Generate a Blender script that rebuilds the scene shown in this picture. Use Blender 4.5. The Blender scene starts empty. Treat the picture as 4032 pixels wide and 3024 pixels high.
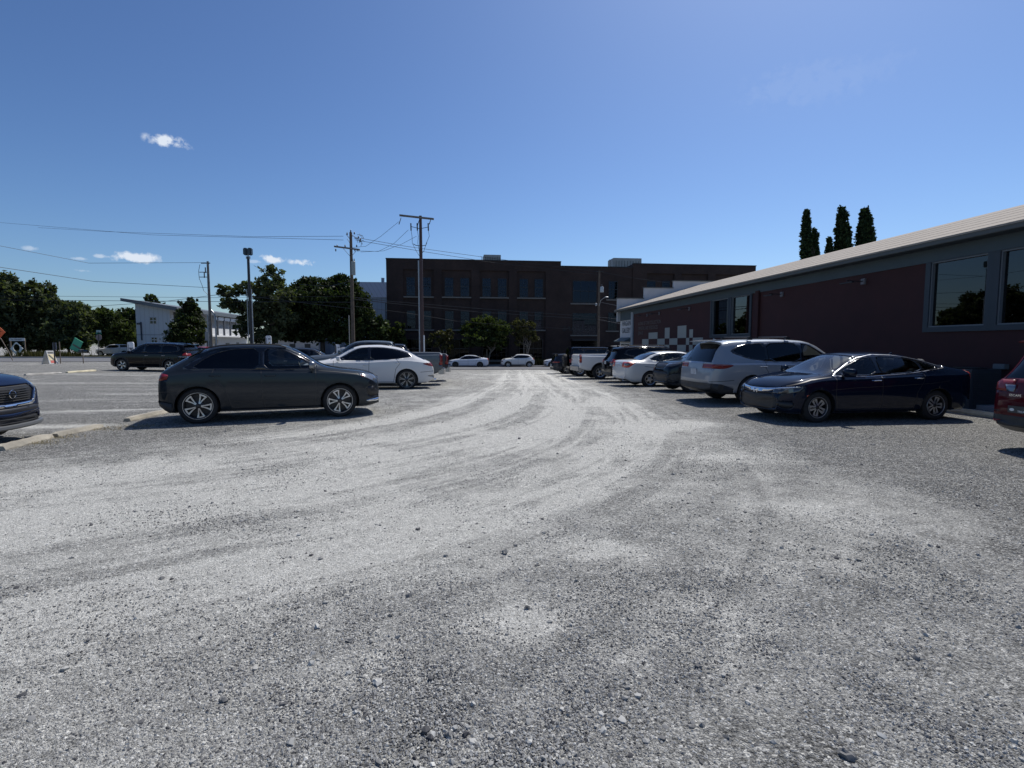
import bpy, bmesh, math, random
import numpy as np
from mathutils import Vector, Matrix
R = math.radians
rnd = random.Random(7)
rng = np.random.default_rng(11)
scene = bpy.context.scene
col = scene.collection

# ------------------------------------------------------------------ camera
EYE = 1.57
FPX = 2050.0                       # focal length in pixels of the 4032 wide photograph
PITCH = math.atan(155.0 / FPX)
cd = bpy.data.cameras.new('camera')
cam = bpy.data.objects.new('camera', cd)
col.objects.link(cam)
cam.location = (0, 0, EYE)
cam.rotation_euler = (R(90) - PITCH, 0, 0)
cd.sensor_width = 36.0
cd.lens = 36.0 * FPX / 4032.0
cd.clip_start = 0.05
cd.clip_end = 3000
scene.camera = cam
# ------------------------------------------------------------------ sky and sun
SUN_EL, SUN_AZ = R(56), R(32)      # azimuth from +Y towards +X
world = bpy.data.worlds.new('World')
scene.world = world
world.use_nodes = True
def build_world():
    nt = world.node_tree
    nt.nodes.clear()
    N, L = nt.nodes.new, nt.links.new
    out = N('ShaderNodeOutputWorld'); bg = N('ShaderNodeBackground')
    bg.inputs['Strength'].default_value = 0.066
    sky = N('ShaderNodeTexSky'); sky.sky_type = 'NISHITA'
    sky.sun_disc = False
    sky.sun_elevation = SUN_EL; sky.sun_rotation = SUN_AZ
    sky.altitude = 300; sky.air_density = 1.0; sky.dust_density = 1.1; sky.ozone_density = 3.0
    tc = N('ShaderNodeTexCoord')
    # small cumulus: soft ellipses round fixed sky directions, broken up with noise
    nz = N('ShaderNodeTexNoise'); nz.inputs['Scale'].default_value = 58; nz.inputs['Detail'].default_value = 7
    nz.inputs['Roughness'].default_value = 0.6
    L(tc.outputs['Generated'], nz.inputs['Vector'])
    total = None
    def mth(op, a, b=None, clamp=False):
        n = N('ShaderNodeMath'); n.operation = op; n.use_clamp = clamp
        for i, v in enumerate((a, b)):
            if v is None: continue
            if isinstance(v, (int, float)): n.inputs[i].default_value = v
            else: L(v, n.inputs[i])
        return n.outputs[0]
    clouds = [(665, 558, 72, 26, .95), (528, 1014, 84, 24, .95), (402, 1008, 32, 9, .5), (312, 1018, 24, 7, .4),
              (1070, 1020, 52, 20, .95), (1192, 1034, 56, 18, .95), (122, 978, 26, 10, .4), (330, 1066, 30, 6, .3),
              (3180, 330, 260, 90, .05), (3330, 290, 220, 70, .035), (1010,1030,40,9,.35)]
    for (px, py, rx, ry, amp) in clouds:
        x = (px - 2016) / FPX; yv = (1512 - py) / FPX
        d = Vector((x, math.cos(PITCH) + yv * math.sin(PITCH), -math.sin(PITCH) + yv * math.cos(PITCH))).normalized()
        rt = Vector((d.y, -d.x, 0)).normalized(); up = rt.cross(d)
        k = d.length
        def dot(v, s):
            n = N('ShaderNodeVectorMath'); n.operation = 'DOT_PRODUCT'
            L(tc.outputs['Generated'], n.inputs[0]); n.inputs[1].default_value = tuple(v * s)
            return n.outputs['Value']
        sc = FPX * (1 / math.sqrt(1 + x * x + yv * yv)) ** -1
        u = dot(rt, FPX * .92 / rx); w = dot(up, FPX * .95 / ry); f = dot(d, 1)
        # flat bottom: compress lower half
        r2 = mth('ADD', mth('MULTIPLY', u, u), mth('MULTIPLY', w, w))
        m = mth('SUBTRACT', 1.0, r2, True)
        m = mth('MULTIPLY', m, mth('GREATER_THAN', f, 0.5))
        n2 = mth('MULTIPLY', mth('SUBTRACT', nz.outputs['Fac'], 0.5), 4.6)
        m = mth('MULTIPLY', m, 1.5)
        m2 = mth('MULTIPLY', mth('ADD', m, mth('SUBTRACT', n2, 0.62)), mth('MULTIPLY', m, 1.0), True)
        m2 = mth('MULTIPLY', m2, amp, True)
        total = m2 if total is None else mth('MAXIMUM', total, m2)
    mix = N('ShaderNodeMix'); mix.data_type = 'RGBA'
    L(total, mix.inputs['Factor']); 
    k1 = N('ShaderNodeVectorMath'); k1.operation = 'SCALE'; k1.inputs['Scale'].default_value = .14; L(sky.outputs[0], k1.inputs[0])
    gm = N('ShaderNodeGamma'); gm.inputs['Gamma'].default_value = 1.28; L(k1.outputs[0], gm.inputs[0])
    hs = N('ShaderNodeVectorMath'); hs.operation = 'MULTIPLY'; hs.inputs[1].default_value = (9.4, 10.7, 12.1)
    L(gm.outputs[0], hs.inputs[0])
    L(hs.outputs[0], mix.inputs[6]); mix.inputs[7].default_value = (11.5, 12.5, 14.0, 1)
    L(mix.outputs[2], bg.inputs['Color']); L(bg.outputs[0], out.inputs['Surface'])
build_world()
sd = bpy.data.lights.new('sun', 'SUN'); sd.energy = 4.2; sd.angle = R(0.53); sd.color = (1, .955, .89)
sun = bpy.data.objects.new('sun', sd); col.objects.link(sun)
sdir = Vector((math.sin(SUN_AZ) * math.cos(SUN_EL), math.cos(SUN_AZ) * math.cos(SUN_EL), math.sin(SUN_EL)))
sun.rotation_euler = sdir.to_track_quat('Z', 'Y').to_euler()
sun.location = sdir * 60
scene.view_settings.view_transform = 'Standard'
scene.view_settings.look = 'None'
scene.view_settings.exposure = 0.0
scene.view_settings.gamma = 1.0
scene.view_settings.use_curve_mapping = False

# ------------------------------------------------------------------ helpers
def ray(px, py):
    x = (px - 2016) / FPX; yv = (1512 - py) / FPX
    return Vector((x, math.cos(PITCH) + yv * math.sin(PITCH), -math.sin(PITCH) + yv * math.cos(PITCH)))
def at(px, py, Y):
    """point of the photograph's pixel at world depth Y"""
    d = ray(px, py); t = Y / d.y
    return Vector((d.x * t, Y, EYE + d.z * t))
class WallPlane:
    def __init__(s, x0, y0, dx, dy):
        s.p = Vector((x0, y0, 0)); s.d = Vector((dx, dy, 0)).normalized(); s.n = Vector((s.d.y, -s.d.x, 0))
    def hit(s, px, py):
        d = ray(px, py); o = Vector((0, 0, EYE))
        t = (s.p - o).dot(s.n) / d.dot(s.n)
        q = o + d * t
        return (q - s.p).dot(s.d), q.z
    def pt(s, a, z=0, off=0):
        return s.p + s.d * a + s.n * off + Vector((0, 0, z))
def sstep(a, b, x):
    t = np.clip((x - a) / (b - a), 0, 1); return t * t * (3 - 2 * t)
def gh(x, y):
    """height of the ground: the lot falls gently away towards the street on the right"""
    w = sstep(-30, -5, x)
    yy = np.minimum(np.maximum(y - 15, 0), 49)
    h = -0.0235 * yy * w * sstep(13, 22, y)
    return h - 0.015 * np.clip(y - 66, 0, 20) * (1 - w)
def g(x, y): return float(gh(np.float64(x), np.float64(y)))

MATS = {}
def mat(name, color, rough=0.6, metal=0.0, coat=0.0, spec=0.5, noise=None, bump=None, emit=None, trans=None):
    """noise=(scale, amount) value variation; bump=(scale, strength)"""
    if name in MATS: return MATS[name]
    m = bpy.data.materials.new(name); m.use_nodes = True
    nt = m.node_tree; b = nt.nodes['Principled BSDF']
    b.inputs['Base Color'].default_value = (*color, 1)
    b.inputs['Roughness'].default_value = rough
    b.inputs['Metallic'].default_value = metal
    b.inputs['Coat Weight'].default_value = coat
    b.inputs['Coat Roughness'].default_value = 0.03
    b.inputs['Specular IOR Level'].default_value = spec
    N, L = nt.nodes.new, nt.links.new
    tc = N('ShaderNodeTexCoord')
    if noise:
        n = N('ShaderNodeTexNoise'); n.inputs['Scale'].default_value = noise[0]; n.inputs['Detail'].default_value = 6
        L(tc.outputs['Object'], n.inputs['Vector'])
        mr = N('ShaderNodeMapRange'); mr.inputs[1].default_value = 0.25; mr.inputs[2].default_value = 0.75
        mr.inputs[3].default_value = 1 - noise[1]; mr.inputs[4].default_value = 1 + noise[1]
        L(n.outputs['Fac'], mr.inputs[0])
        mx = N('ShaderNodeVectorMath'); mx.operation = 'SCALE'; mx.inputs[0].default_value = color
        L(mr.outputs[0], mx.inputs['Scale']); L(mx.outputs[0], b.inputs['Base Color'])
    if bump:
        n = N('ShaderNodeTexNoise'); n.inputs['Scale'].default_value = bump[0]; n.inputs['Detail'].default_value = 8
        L(tc.outputs['Object'], n.inputs['Vector'])
        bp = N('ShaderNodeBump'); bp.inputs['Strength'].default_value = bump[1]; bp.inputs['Distance'].default_value = 0.02
        L(n.outputs['Fac'], bp.inputs['Height']); L(bp.outputs[0], b.inputs['Normal'])
    MATS[name] = m
    return m
def paint(name, color, metal=0.0, rough=0.3, coat=None):
    """car paint: clear coat, flake-like roughness and a thin film of road dust on low and upward surfaces"""
    if name in MATS: return MATS[name]
    m = mat(name, color, rough, metal, coat or (.9 if max(color) > .2 else .62), 0.0)
    nt = m.node_tree; b = nt.nodes['Principled BSDF']; N, L = nt.nodes.new, nt.links.new
    tc = N('ShaderNodeTexCoord'); n = N('ShaderNodeTexNoise'); n.inputs['Scale'].default_value = 5; n.inputs['Detail'].default_value = 8
    L(tc.outputs['Object'], n.inputs['Vector'])
    sx = N('ShaderNodeSeparateXYZ'); L(tc.outputs['Object'], sx.inputs[0])
    mr = N('ShaderNodeMapRange'); mr.inputs[1].default_value = 0.65; mr.inputs[2].default_value = 0.2; mr.inputs[3].default_value = 0; mr.inputs[4].default_value = 0.10
    L(sx.outputs['Z'], mr.inputs[0])
    mu = N('ShaderNodeMath'); mu.operation = 'MULTIPLY'; L(mr.outputs[0], mu.inputs[0]); L(n.outputs['Fac'], mu.inputs[1])
    ad = N('ShaderNodeMath'); ad.operation = 'MULTIPLY_ADD'; L(n.outputs['Fac'], ad.inputs[0]); ad.inputs[1].default_value = 0.008; L(mu.outputs[0], ad.inputs[2])
    mx = N('ShaderNodeMix'); mx.data_type = 'RGBA'; L(ad.outputs[0], mx.inputs['Factor'])
    mx.inputs[6].default_value = (*color, 1); mx.inputs[7].default_value = (.12, .12, .125, 1); L(mx.outputs[2], b.inputs['Base Color'])
    r2 = N('ShaderNodeMapRange'); r2.inputs[1].default_value = .3; r2.inputs[2].default_value = .75; r2.inputs[3].default_value = 0.02; r2.inputs[4].default_value = 0.10
    L(n.outputs['Fac'], r2.inputs[0]); L(r2.outputs[0], b.inputs['Coat Roughness'])
    return m
def glass(name, tint, ior=1.5, rough=0.015, refl=(.95, .97, 1)):
    if name in MATS: return MATS[name]
    m = bpy.data.materials.new(name); m.use_nodes = True
    nt = m.node_tree; nt.nodes.clear(); N, L = nt.nodes.new, nt.links.new
    o = N('ShaderNodeOutputMaterial'); tr = N('ShaderNodeBsdfTransparent'); tr.inputs[0].default_value = (*tint, 1)
    gl = N('ShaderNodeBsdfGlossy'); gl.inputs['Roughness'].default_value = rough; gl.inputs['Color'].default_value = (*refl, 1)
    fr = N('ShaderNodeFresnel'); fr.inputs[0].default_value = ior
    ge = N('ShaderNodeNewGeometry')
    mx = N('ShaderNodeMixShader'); L(fr.outputs[0], mx.inputs[0]); L(tr.outputs[0], mx.inputs[1]); L(gl.outputs[0], mx.inputs[2])
    L(mx.outputs[0], o.inputs['Surface'])
    MATS[name] = m
    return m
M_BLACK = mat('black_plastic', (.018, .018, .02), .45)
M_TRIM = mat('gloss_black', (.008, .008, .009), .12, 0, .5)
M_LOWER = mat('grey_plastic', (.035, .036, .038), .6, noise=(6, .3))
M_CHROME = mat('chrome', (.75, .76, .78), .12, 1)
M_ALLOY = mat('alloy', (.50, .51, .53), .28, .9)
M_DARKALLOY = mat('dark_alloy', (.05, .05, .055), .35, .7)
M_TYRE = mat('rubber', (.022, .021, .021), .8, noise=(9, .4), bump=(60, .3))
M_INT = mat('cabin', (.03, .03, .032), .8)
M_SEAT = mat('seat_cloth', (.07, .07, .075), .85)
M_SEATL = mat('light_seat_cloth', (.25, .24, .22), .85)
M_REDL = mat('red_lens', (.20, .006, .006), .3, 0, .35)
M_ORANGE = mat('orange_lens', (.6, .09, .02), .25, 0, 1)
M_CLEARL = mat('clear_lens', (.17, .18, .20), .15, .5, .6)
M_HEADDARK = mat('headlight_dark', (.03, .03, .035), .1, .3, 1)
M_WHITE = mat('white_plastic', (.75, .75, .74), .4)
M_PLATE = mat('plate', (.42, .45, .5), .4, noise=(14, .35))
GL_DARK = glass('privacy_glass', (.03, .035, .04))
GL_MID = glass('tinted_glass', (.30, .33, .34))
GL_CLEAR = glass('clear_glass', (.72, .76, .75))

def new_obj(name, me, m=None, parent=None, smooth=False, angle=35):
    o = bpy.data.objects.new(name, me); col.objects.link(o)
    if m is not None:
        for x in (m if isinstance(m, (list, tuple)) else [m]): me.materials.append(x)
    if parent is not None: o.parent = parent
    if smooth:
        me.shade_smooth()
        me.set_sharp_from_angle(angle=R(angle))
    return o
def tag(o, label, cat, group=None, kind=None):
    o['label'] = label; o['category'] = cat
    if group: o['group'] = group
    if kind: o['kind'] = kind
    return o
def empty(name, loc, rz, label, cat, group=None):
    o = bpy.data.objects.new(name, None); col.objects.link(o); o.location = loc; o.rotation_euler = (0, 0, rz)
    o.empty_display_size = .3
    return tag(o, label, cat, group)
def structure(o):
    o['kind'] = 'structure'; return o
class MB:
    """collects primitive shapes into one mesh"""
    def __init__(s): s.bm = bmesh.new(); s.mi = 0
    def _mi(s, fs):
        for f in fs: f.material_index = s.mi
    def hexa(s, p):
        v = [s.bm.verts.new(q) for q in p]
        fs = [s.bm.faces.new([v[i] for i in q]) for q in ((0, 3, 2, 1), (4, 5, 6, 7), (0, 1, 5, 4), (1, 2, 6, 5), (2, 3, 7, 6), (3, 0, 4, 7))]
        s._mi(fs); return v
    def box(s, x0, x1, y0, y1, z0, z1):
        return s.hexa([(x0, y0, z0), (x1, y0, z0), (x1, y1, z0), (x0, y1, z0), (x0, y0, z1), (x1, y0, z1), (x1, y1, z1), (x0, y1, z1)])
    def face(s, pts):
        f = s.bm.faces.new([s.bm.verts.new(p) for p in pts]); f.material_index = s.mi; return f
    def prism(s, poly, fn, d0, d1):
        """poly (u,v) list, fn(u,v,d)->xyz"""
        a = [s.bm.verts.new(fn(u, v, d0)) for u, v in poly]; b = [s.bm.verts.new(fn(u, v, d1)) for u, v in poly]
        n = len(poly); fs = [s.bm.faces.new(a[::-1]), s.bm.faces.new(b)]
        for i in range(n): fs.append(s.bm.faces.new((a[i], a[(i + 1) % n], b[(i + 1) % n], b[i])))
        s._mi(fs)
    def tube(s, pts, r, seg=8, caps=True):
        pts = [Vector(p) for p in pts]; n = len(pts)
        rs = r if isinstance(r, (list, tuple)) else [r] * n
        rings = []; prev = None
        for i, p in enumerate(pts):
            d = (pts[min(i + 1, n - 1)] - pts[max(i - 1, 0)]).normalized()
            if prev is None:
                a = d.orthogonal().normalized()
            else:
                a = (prev - d * prev.dot(d))
                a = a.normalized() if a.length > 1e-6 else d.orthogonal().normalized()
            prev = a; b = d.cross(a)
            rings.append([s.bm.verts.new(p + (a * math.cos(t) + b * math.sin(t)) * rs[i]) for t in [2 * math.pi * k / seg for k in range(seg)]])
        fs = []
        for i in range(n - 1):
            for k in range(seg):
                fs.append(s.bm.faces.new((rings[i][k], rings[i][(k + 1) % seg], rings[i + 1][(k + 1) % seg], rings[i + 1][k])))
        if caps:
            fs.append(s.bm.faces.new(rings[0][::-1])); fs.append(s.bm.faces.new(rings[-1]))
        s._mi(fs)
    def lathe(s, prof, seg=32, axis='y', loc=(0, 0, 0), closed=False):
        """prof: (radius, along-axis)"""
        rings = []
        lx, ly, lz = loc
        for r, a in prof:
            ring = []
            for k in range(seg):
                t = 2 * math.pi * k / seg; c, n = r * math.cos(t), r * math.sin(t)
                p = {'y': (lx + c, ly + a, lz + n), 'z': (lx + c, ly + n, lz + a), 'x': (lx + a, ly + c, lz + n)}[axis]
                ring.append(s.bm.verts.new(p))
            rings.append(ring)
        fs = []
        m = len(rings)
        for i in range(m if closed else m - 1):
            A, B = rings[i], rings[(i + 1) % m]
            for k in range(seg): fs.append(s.bm.faces.new((A[k], A[(k + 1) % seg], B[(k + 1) % seg], B[k])))
        s._mi(fs)
    def blob(s, c, r, seg=10, rings=7, pw=1.0):
        """ellipsoid (pw<1 gives a boxier shape)"""
        def sg(v): return math.copysign(abs(v) ** pw, v)
        vs = []
        for i in range(rings + 1):
            ph = math.pi * i / rings
            if i in (0, rings):
                vs.append([s.bm.verts.new((c[0], c[1], c[2] + r[2] * math.cos(ph)))]); continue
            vs.append([s.bm.verts.new((c[0] + r[0] * sg(math.sin(ph)) * sg(math.cos(2 * math.pi * k / seg)), c[1] + r[1] * sg(math.sin(ph)) * sg(math.sin(2 * math.pi * k / seg)), c[2] + r[2] * sg(math.cos(ph)))) for k in range(seg)])
        fs = []
        for i in range(rings):
            A, B = vs[i], vs[i + 1]
            for k in range(seg):
                k2 = (k + 1) % seg
                if len(A) == 1: fs.append(s.bm.faces.new((A[0], B[k], B[k2])))
                elif len(B) == 1: fs.append(s.bm.faces.new((A[k], B[0], A[k2])))
                else: fs.append(s.bm.faces.new((A[k], B[k], B[k2], A[k2])))
        s._mi(fs)
    def build(s, name, m, parent=None, bevel=0, smooth=False, recalc=True, angle=35):
        if bevel: bmesh.ops.bevel(s.bm, geom=[e for e in s.bm.edges], offset=bevel, segments=2, affect='EDGES', clamp_overlap=True)
        if recalc: bmesh.ops.recalc_face_normals(s.bm, faces=s.bm.faces[:])
        me = bpy.data.meshes.new(name); s.bm.to_mesh(me); s.bm.free()
        return new_obj(name, me, m, parent, smooth, angle)
def copy_tree(o, parent=None):
    c = o.copy(); col.objects.link(c); c.parent = parent
    for ch in list(o.children): copy_tree(ch, c)
    return c
def text_obj(name, body, size, m, M, parent, extrude=.004, align='LEFT', sx=1.0):
    cu = bpy.data.curves.new(name, 'FONT'); cu.body = body; cu.size = size; cu.extrude = extrude; cu.align_x = align
    cu.resolution_u = 3
    o = bpy.data.objects.new(name, cu); col.objects.link(o)
    me = bpy.data.meshes.new_from_object(o)
    bpy.data.objects.remove(o); bpy.data.curves.remove(cu)
    me.transform(Matrix.Diagonal((sx, 1, 1, 1))); me.transform(M)
    return new_obj(name, me, m, parent)
# ------------------------------------------------------------------ cars
def pchip(pts):
    X = np.array([p[0] for p in pts], float); Y = np.array([p[1] for p in pts], float)
    o = np.argsort(X); X, Y = X[o], Y[o]
    h = np.diff(X); d = np.diff(Y) / h
    m = np.zeros(len(X)); m[0], m[-1] = d[0], d[-1]
    for i in range(1, len(X) - 1):
        if d[i - 1] * d[i] > 0:
            w1, w2 = 2 * h[i] + h[i - 1], h[i] + 2 * h[i - 1]
            m[i] = (w1 + w2) / (w1 / d[i - 1] + w2 / d[i])
    def f(x):
        i = int(np.clip(np.searchsorted(X, x) - 1, 0, len(X) - 2)); t = min(max((x - X[i]) / h[i], 0), 1)
        return float((2 * t**3 - 3 * t**2 + 1) * Y[i] + (t**3 - 2 * t**2 + t) * h[i] * m[i] + (3 * t**2 - 2 * t**3) * Y[i + 1] + (t**3 - t**2) * h[i] * m[i + 1])
    return f, X[0], X[-1]
def inpoly(x, y, P):
    c = False; n = len(P); j = n - 1
    for i in range(n):
        xi, yi = P[i]; xj, yj = P[j]
        if (yi > y) != (yj > y) and x < (xj - xi) * (y - yi) / (yj - yi) + xi: c = not c
        j = i
    return c
def rounded(poly, k=2):
    """Chaikin corner cutting of a closed polygon"""
    for _ in range(k):
        q = []
        for i in range(len(poly)):
            a, b = poly[i], poly[(i + 1) % len(poly)]
            q += [(a[0] * .8 + b[0] * .2, a[1] * .8 + b[1] * .2), (a[0] * .2 + b[0] * .8, a[1] * .2 + b[1] * .8)]
        poly = q
    return poly
def strip(pts, w):
    """thin closed polygon along a polyline (u,v)"""
    L_, R_ = [], []
    for i, p in enumerate(pts):
        a = Vector(pts[max(i - 1, 0)]); b = Vector(pts[min(i + 1, len(pts) - 1)]); d = (b - a).normalized(); n = Vector((-d.y, d.x)) * w / 2
        L_.append((p[0] + n.x, p[1] + n.y)); R_.append((p[0] - n.x, p[1] - n.y))
    return L_ + R_[::-1]
NB, NS, NC, NR = 8, 6, 3, 5
IA, IB, IC, ICEN = NB, NB + NS, NB + NS + NC, NB + NS + NC + NR
def car_body(S):
    top, x0, x1 = pchip(S['top']); belt = pchip(S['belt'])[0]; bot = pchip(S['bot'])[0]
    w0 = S['w']; fr, rr = S.get('nose', (.55, .74, 2.4)), S.get('tail_plan', (.45, .85, 2.6))
    kf, kr = S.get('bow', (.13, .07)); roof = S.get('roofw', .70)
    bedx = S.get('bed')
    # stations: even steps along the silhouette
    xs = [x0]; x = x0; st = .055
    while x < x1 - 1e-4:
        dx = st
        while dx > .004 and math.hypot(dx, top(min(x + dx, x1)) - top(x)) > st * 1.3: dx *= .8
        x = min(x + dx, x1); xs.append(x)
    for fx in S['fixed']:
        i = min(range(len(xs)), key=lambda i: abs(xs[i] - fx))
        if 0 < i < len(xs) - 1: xs[i] = fx
    xs = sorted(set(xs))
    bm = bmesh.new(); lab = bm.faces.layers.int.new('lab'); cl = bm.faces.layers.int.new('colm')
    rows = []
    for x in xs:
        W = w0
        if x > x1 - fr[0]: W = w0 * (1 - (1 - fr[1]) * ((x - (x1 - fr[0])) / fr[0]) ** fr[2])
        if x < x0 + rr[0]: W = w0 * (1 - (1 - rr[1]) * (((x0 + rr[0]) - x) / rr[0]) ** rr[2])
        zt = top(x); zb = bot(x); zs = min(belt(x), zt - .012); zs = max(zs, zb + .05); h = zt - zs
        t = min(max(h / .42, 0), 1); t = t * t * (3 - 2 * t)
        Rr = W * (.86 - (.86 - roof) * t)
        c = min(S.get('crown', .085), h * .42 + .004)
        if bedx and bedx[0] < x < bedx[1]:
            Rr = W * .90; c = .012
        H = zs - zb; tb = S.get('tuck', .93)
        P = [(0, zb), (W * .78, zb), (W * (tb - .015), zb + .015), (W * tb + .02, zb + .075), (W * .985, zb + .30 * H), (W * 1.0, zb + .58 * H), (W * .994, zb + .80 * H), (W * .982, zs - .055 * min(H, 1)), (W * .925, zs)]
        A = Vector((W * .925, zs)); B = Vector((Rr, zt - c)); C2 = Vector((Rr - min(.14, Rr * .25), zt - c * .28))
        for k in range(1, NS + 1):
            u = k / NS; q = A.lerp(B, u); bl = .022 * math.sin(math.pi * u) * t
            P.append((q.x + bl, q.y))
        K = Vector((Rr - .035 * (1 if h > .1 else .3), zt - c * .55))
        for k in range(1, NC + 1):
            u = k / NC; q = B * (1 - u) ** 2 + K * 2 * u * (1 - u) + C2 * u * u
            P.append((q.x, q.y))
        for k in range(1, NR + 1):
            u = k / NR; y = C2.x * (1 - u); P.append((y, zt - (zt - C2.y) * (1 - u) ** 2))
        row = []
        ef = max(0, (x - (x1 - 1.5)) / 1.5) ** .7 if x > x1 - 1.5 else 0
        er = max(0, ((x0 + 1.2) - x) / 1.2) ** .7 if x < x0 + 1.2 else 0
        for (y, z) in P:
            q = (y / w0) ** 2
            row.append(bm.verts.new((x - kf * ef * q + kr * er * q, y, z)))
        rows.append(row)
    for i in range(len(rows) - 1):
        for k in range(ICEN):
            f = bm.faces.new((rows[i][k], rows[i][k + 1], rows[i + 1][k + 1], rows[i + 1][k]))
            f[cl] = k
            xm = (xs[i] + xs[i + 1]) / 2
            if k < 2: f[lab] = 1
            elif k >= IC - 2:
                if S['xh'] < xm < S['xc']: f[lab] = 2
                elif S.get('rg') and S['rg'][0] < xm < S['rg'][1]: f[lab] = 3
            if bedx and bedx[0] < xm < bedx[1] and k >= IB: f[lab] = 1
    for row, fl in ((rows[0], False), (rows[-1], True)):
        n = len(row); cz = Vector((row[0].co.x, 0, (row[0].co.z + row[-1].co.z) / 2))
        inner = [bm.verts.new(cz.lerp(v.co, .5)) for v in row]; cv = bm.verts.new(cz)
        for k in range(n - 1):
            for q in ((row[k], inner[k], inner[k + 1], row[k + 1]), (inner[k], cv, inner[k + 1])):
                q = q if not fl else q[::-1]
                try:
                    f = bm.faces.new(q); f[cl] = 100
                except ValueError: pass
    return bm, lab, cl
def cut(bm, lab, poly, proj, newlab, filt):
    ia = {'xz': (0, 2), 'yz': (1, 2), 'xy': (0, 1)}[proj]
    us = [p[0] for p in poly]; vs = [p[1] for p in poly]
    u0, u1, v0, v1 = min(us), max(us), min(vs), max(vs)
    fs = []
    for f in bm.faces:
        co = [v.co for v in f.verts]
        if max(c[ia[0]] for c in co) < u0 or min(c[ia[0]] for c in co) > u1 or max(c[ia[1]] for c in co) < v0 or min(c[ia[1]] for c in co) > v1: continue
        if filt(f): fs.append(f)
    n = len(poly)
    for i in range(n):
        a, b = poly[i], poly[(i + 1) % n]
        if math.hypot(b[0] - a[0], b[1] - a[1]) < 1e-4: continue
        co = [0, 0, 0]; no = [0, 0, 0]
        co[ia[0]], co[ia[1]] = a; no[ia[0]], no[ia[1]] = (b[1] - a[1]), -(b[0] - a[0])
        ex = .03
        lo = (min(a[0], b[0]) - ex, min(a[1], b[1]) - ex); hi = (max(a[0], b[0]) + ex, max(a[1], b[1]) + ex)
        sub, rest = [], []
        for f in fs:
            cc = [v.co for v in f.verts]
            if max(c[ia[0]] for c in cc) < lo[0] or min(c[ia[0]] for c in cc) > hi[0] or max(c[ia[1]] for c in cc) < lo[1] or min(c[ia[1]] for c in cc) > hi[1]: rest.append(f)
            else: sub.append(f)
        if not sub: continue
        geom = list({*sub, *[e for f in sub for e in f.edges], *[v for f in sub for v in f.verts]})
        r = bmesh.ops.bisect_plane(bm, geom=geom, dist=1e-5, plane_co=co, plane_no=no)
        fs = rest + [e for e in r['geom'] if isinstance(e, bmesh.types.BMFace)]
    hit = []
    for f in fs:
        if not f.is_valid: continue
        c = f.calc_center_median()
        if inpoly(c[ia[0]], c[ia[1]], poly): f[lab] = newlab; hit.append(f)
    return hit
def circle_poly(cx, cz, r, n=28, sq=1.0):
    return [(cx + r * math.cos(2 * math.pi * k / n), cz + r * sq * math.sin(2 * math.pi * k / n)) for k in range(n)]
def mesh_from_faces(faces, mode, inset=0, mi=None):
    """mode 'both' mirrors into one mesh, +1 / -1 keep one side"""
    V, F, MI = [], [], []
    sides = (1, -1) if mode == 'both' else (mode,)
    idx = {}
    for s in sides:
        for f in faces:
            ids = []
            for v in f.verts:
                key = (round(v.co.x, 5), round(v.co.y * s, 5) + 0.0, round(v.co.z, 5), )
                if key not in idx:
                    p = v.co - v.normal * inset if inset else v.co
                    idx[key] = len(V); V.append((p.x, p.y * s, p.z))
                ids.append(idx[key])
            k = []
            for i_ in ids:
                if not k or k[-1] != i_: k.append(i_)
            if len(k) > 1 and k[0] == k[-1]: k.pop()
            if len(set(k)) < 3: continue
            F.append(k if s == 1 else k[::-1]); MI.append(mi(f) if mi else 0)
    me = bpy.data.meshes.new('part'); me.from_pydata(V, [], F); me.validate()
    if mi and len(me.polygons) == len(MI): me.polygons.foreach_set('material_index', MI)
    me.update()
    return me
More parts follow.
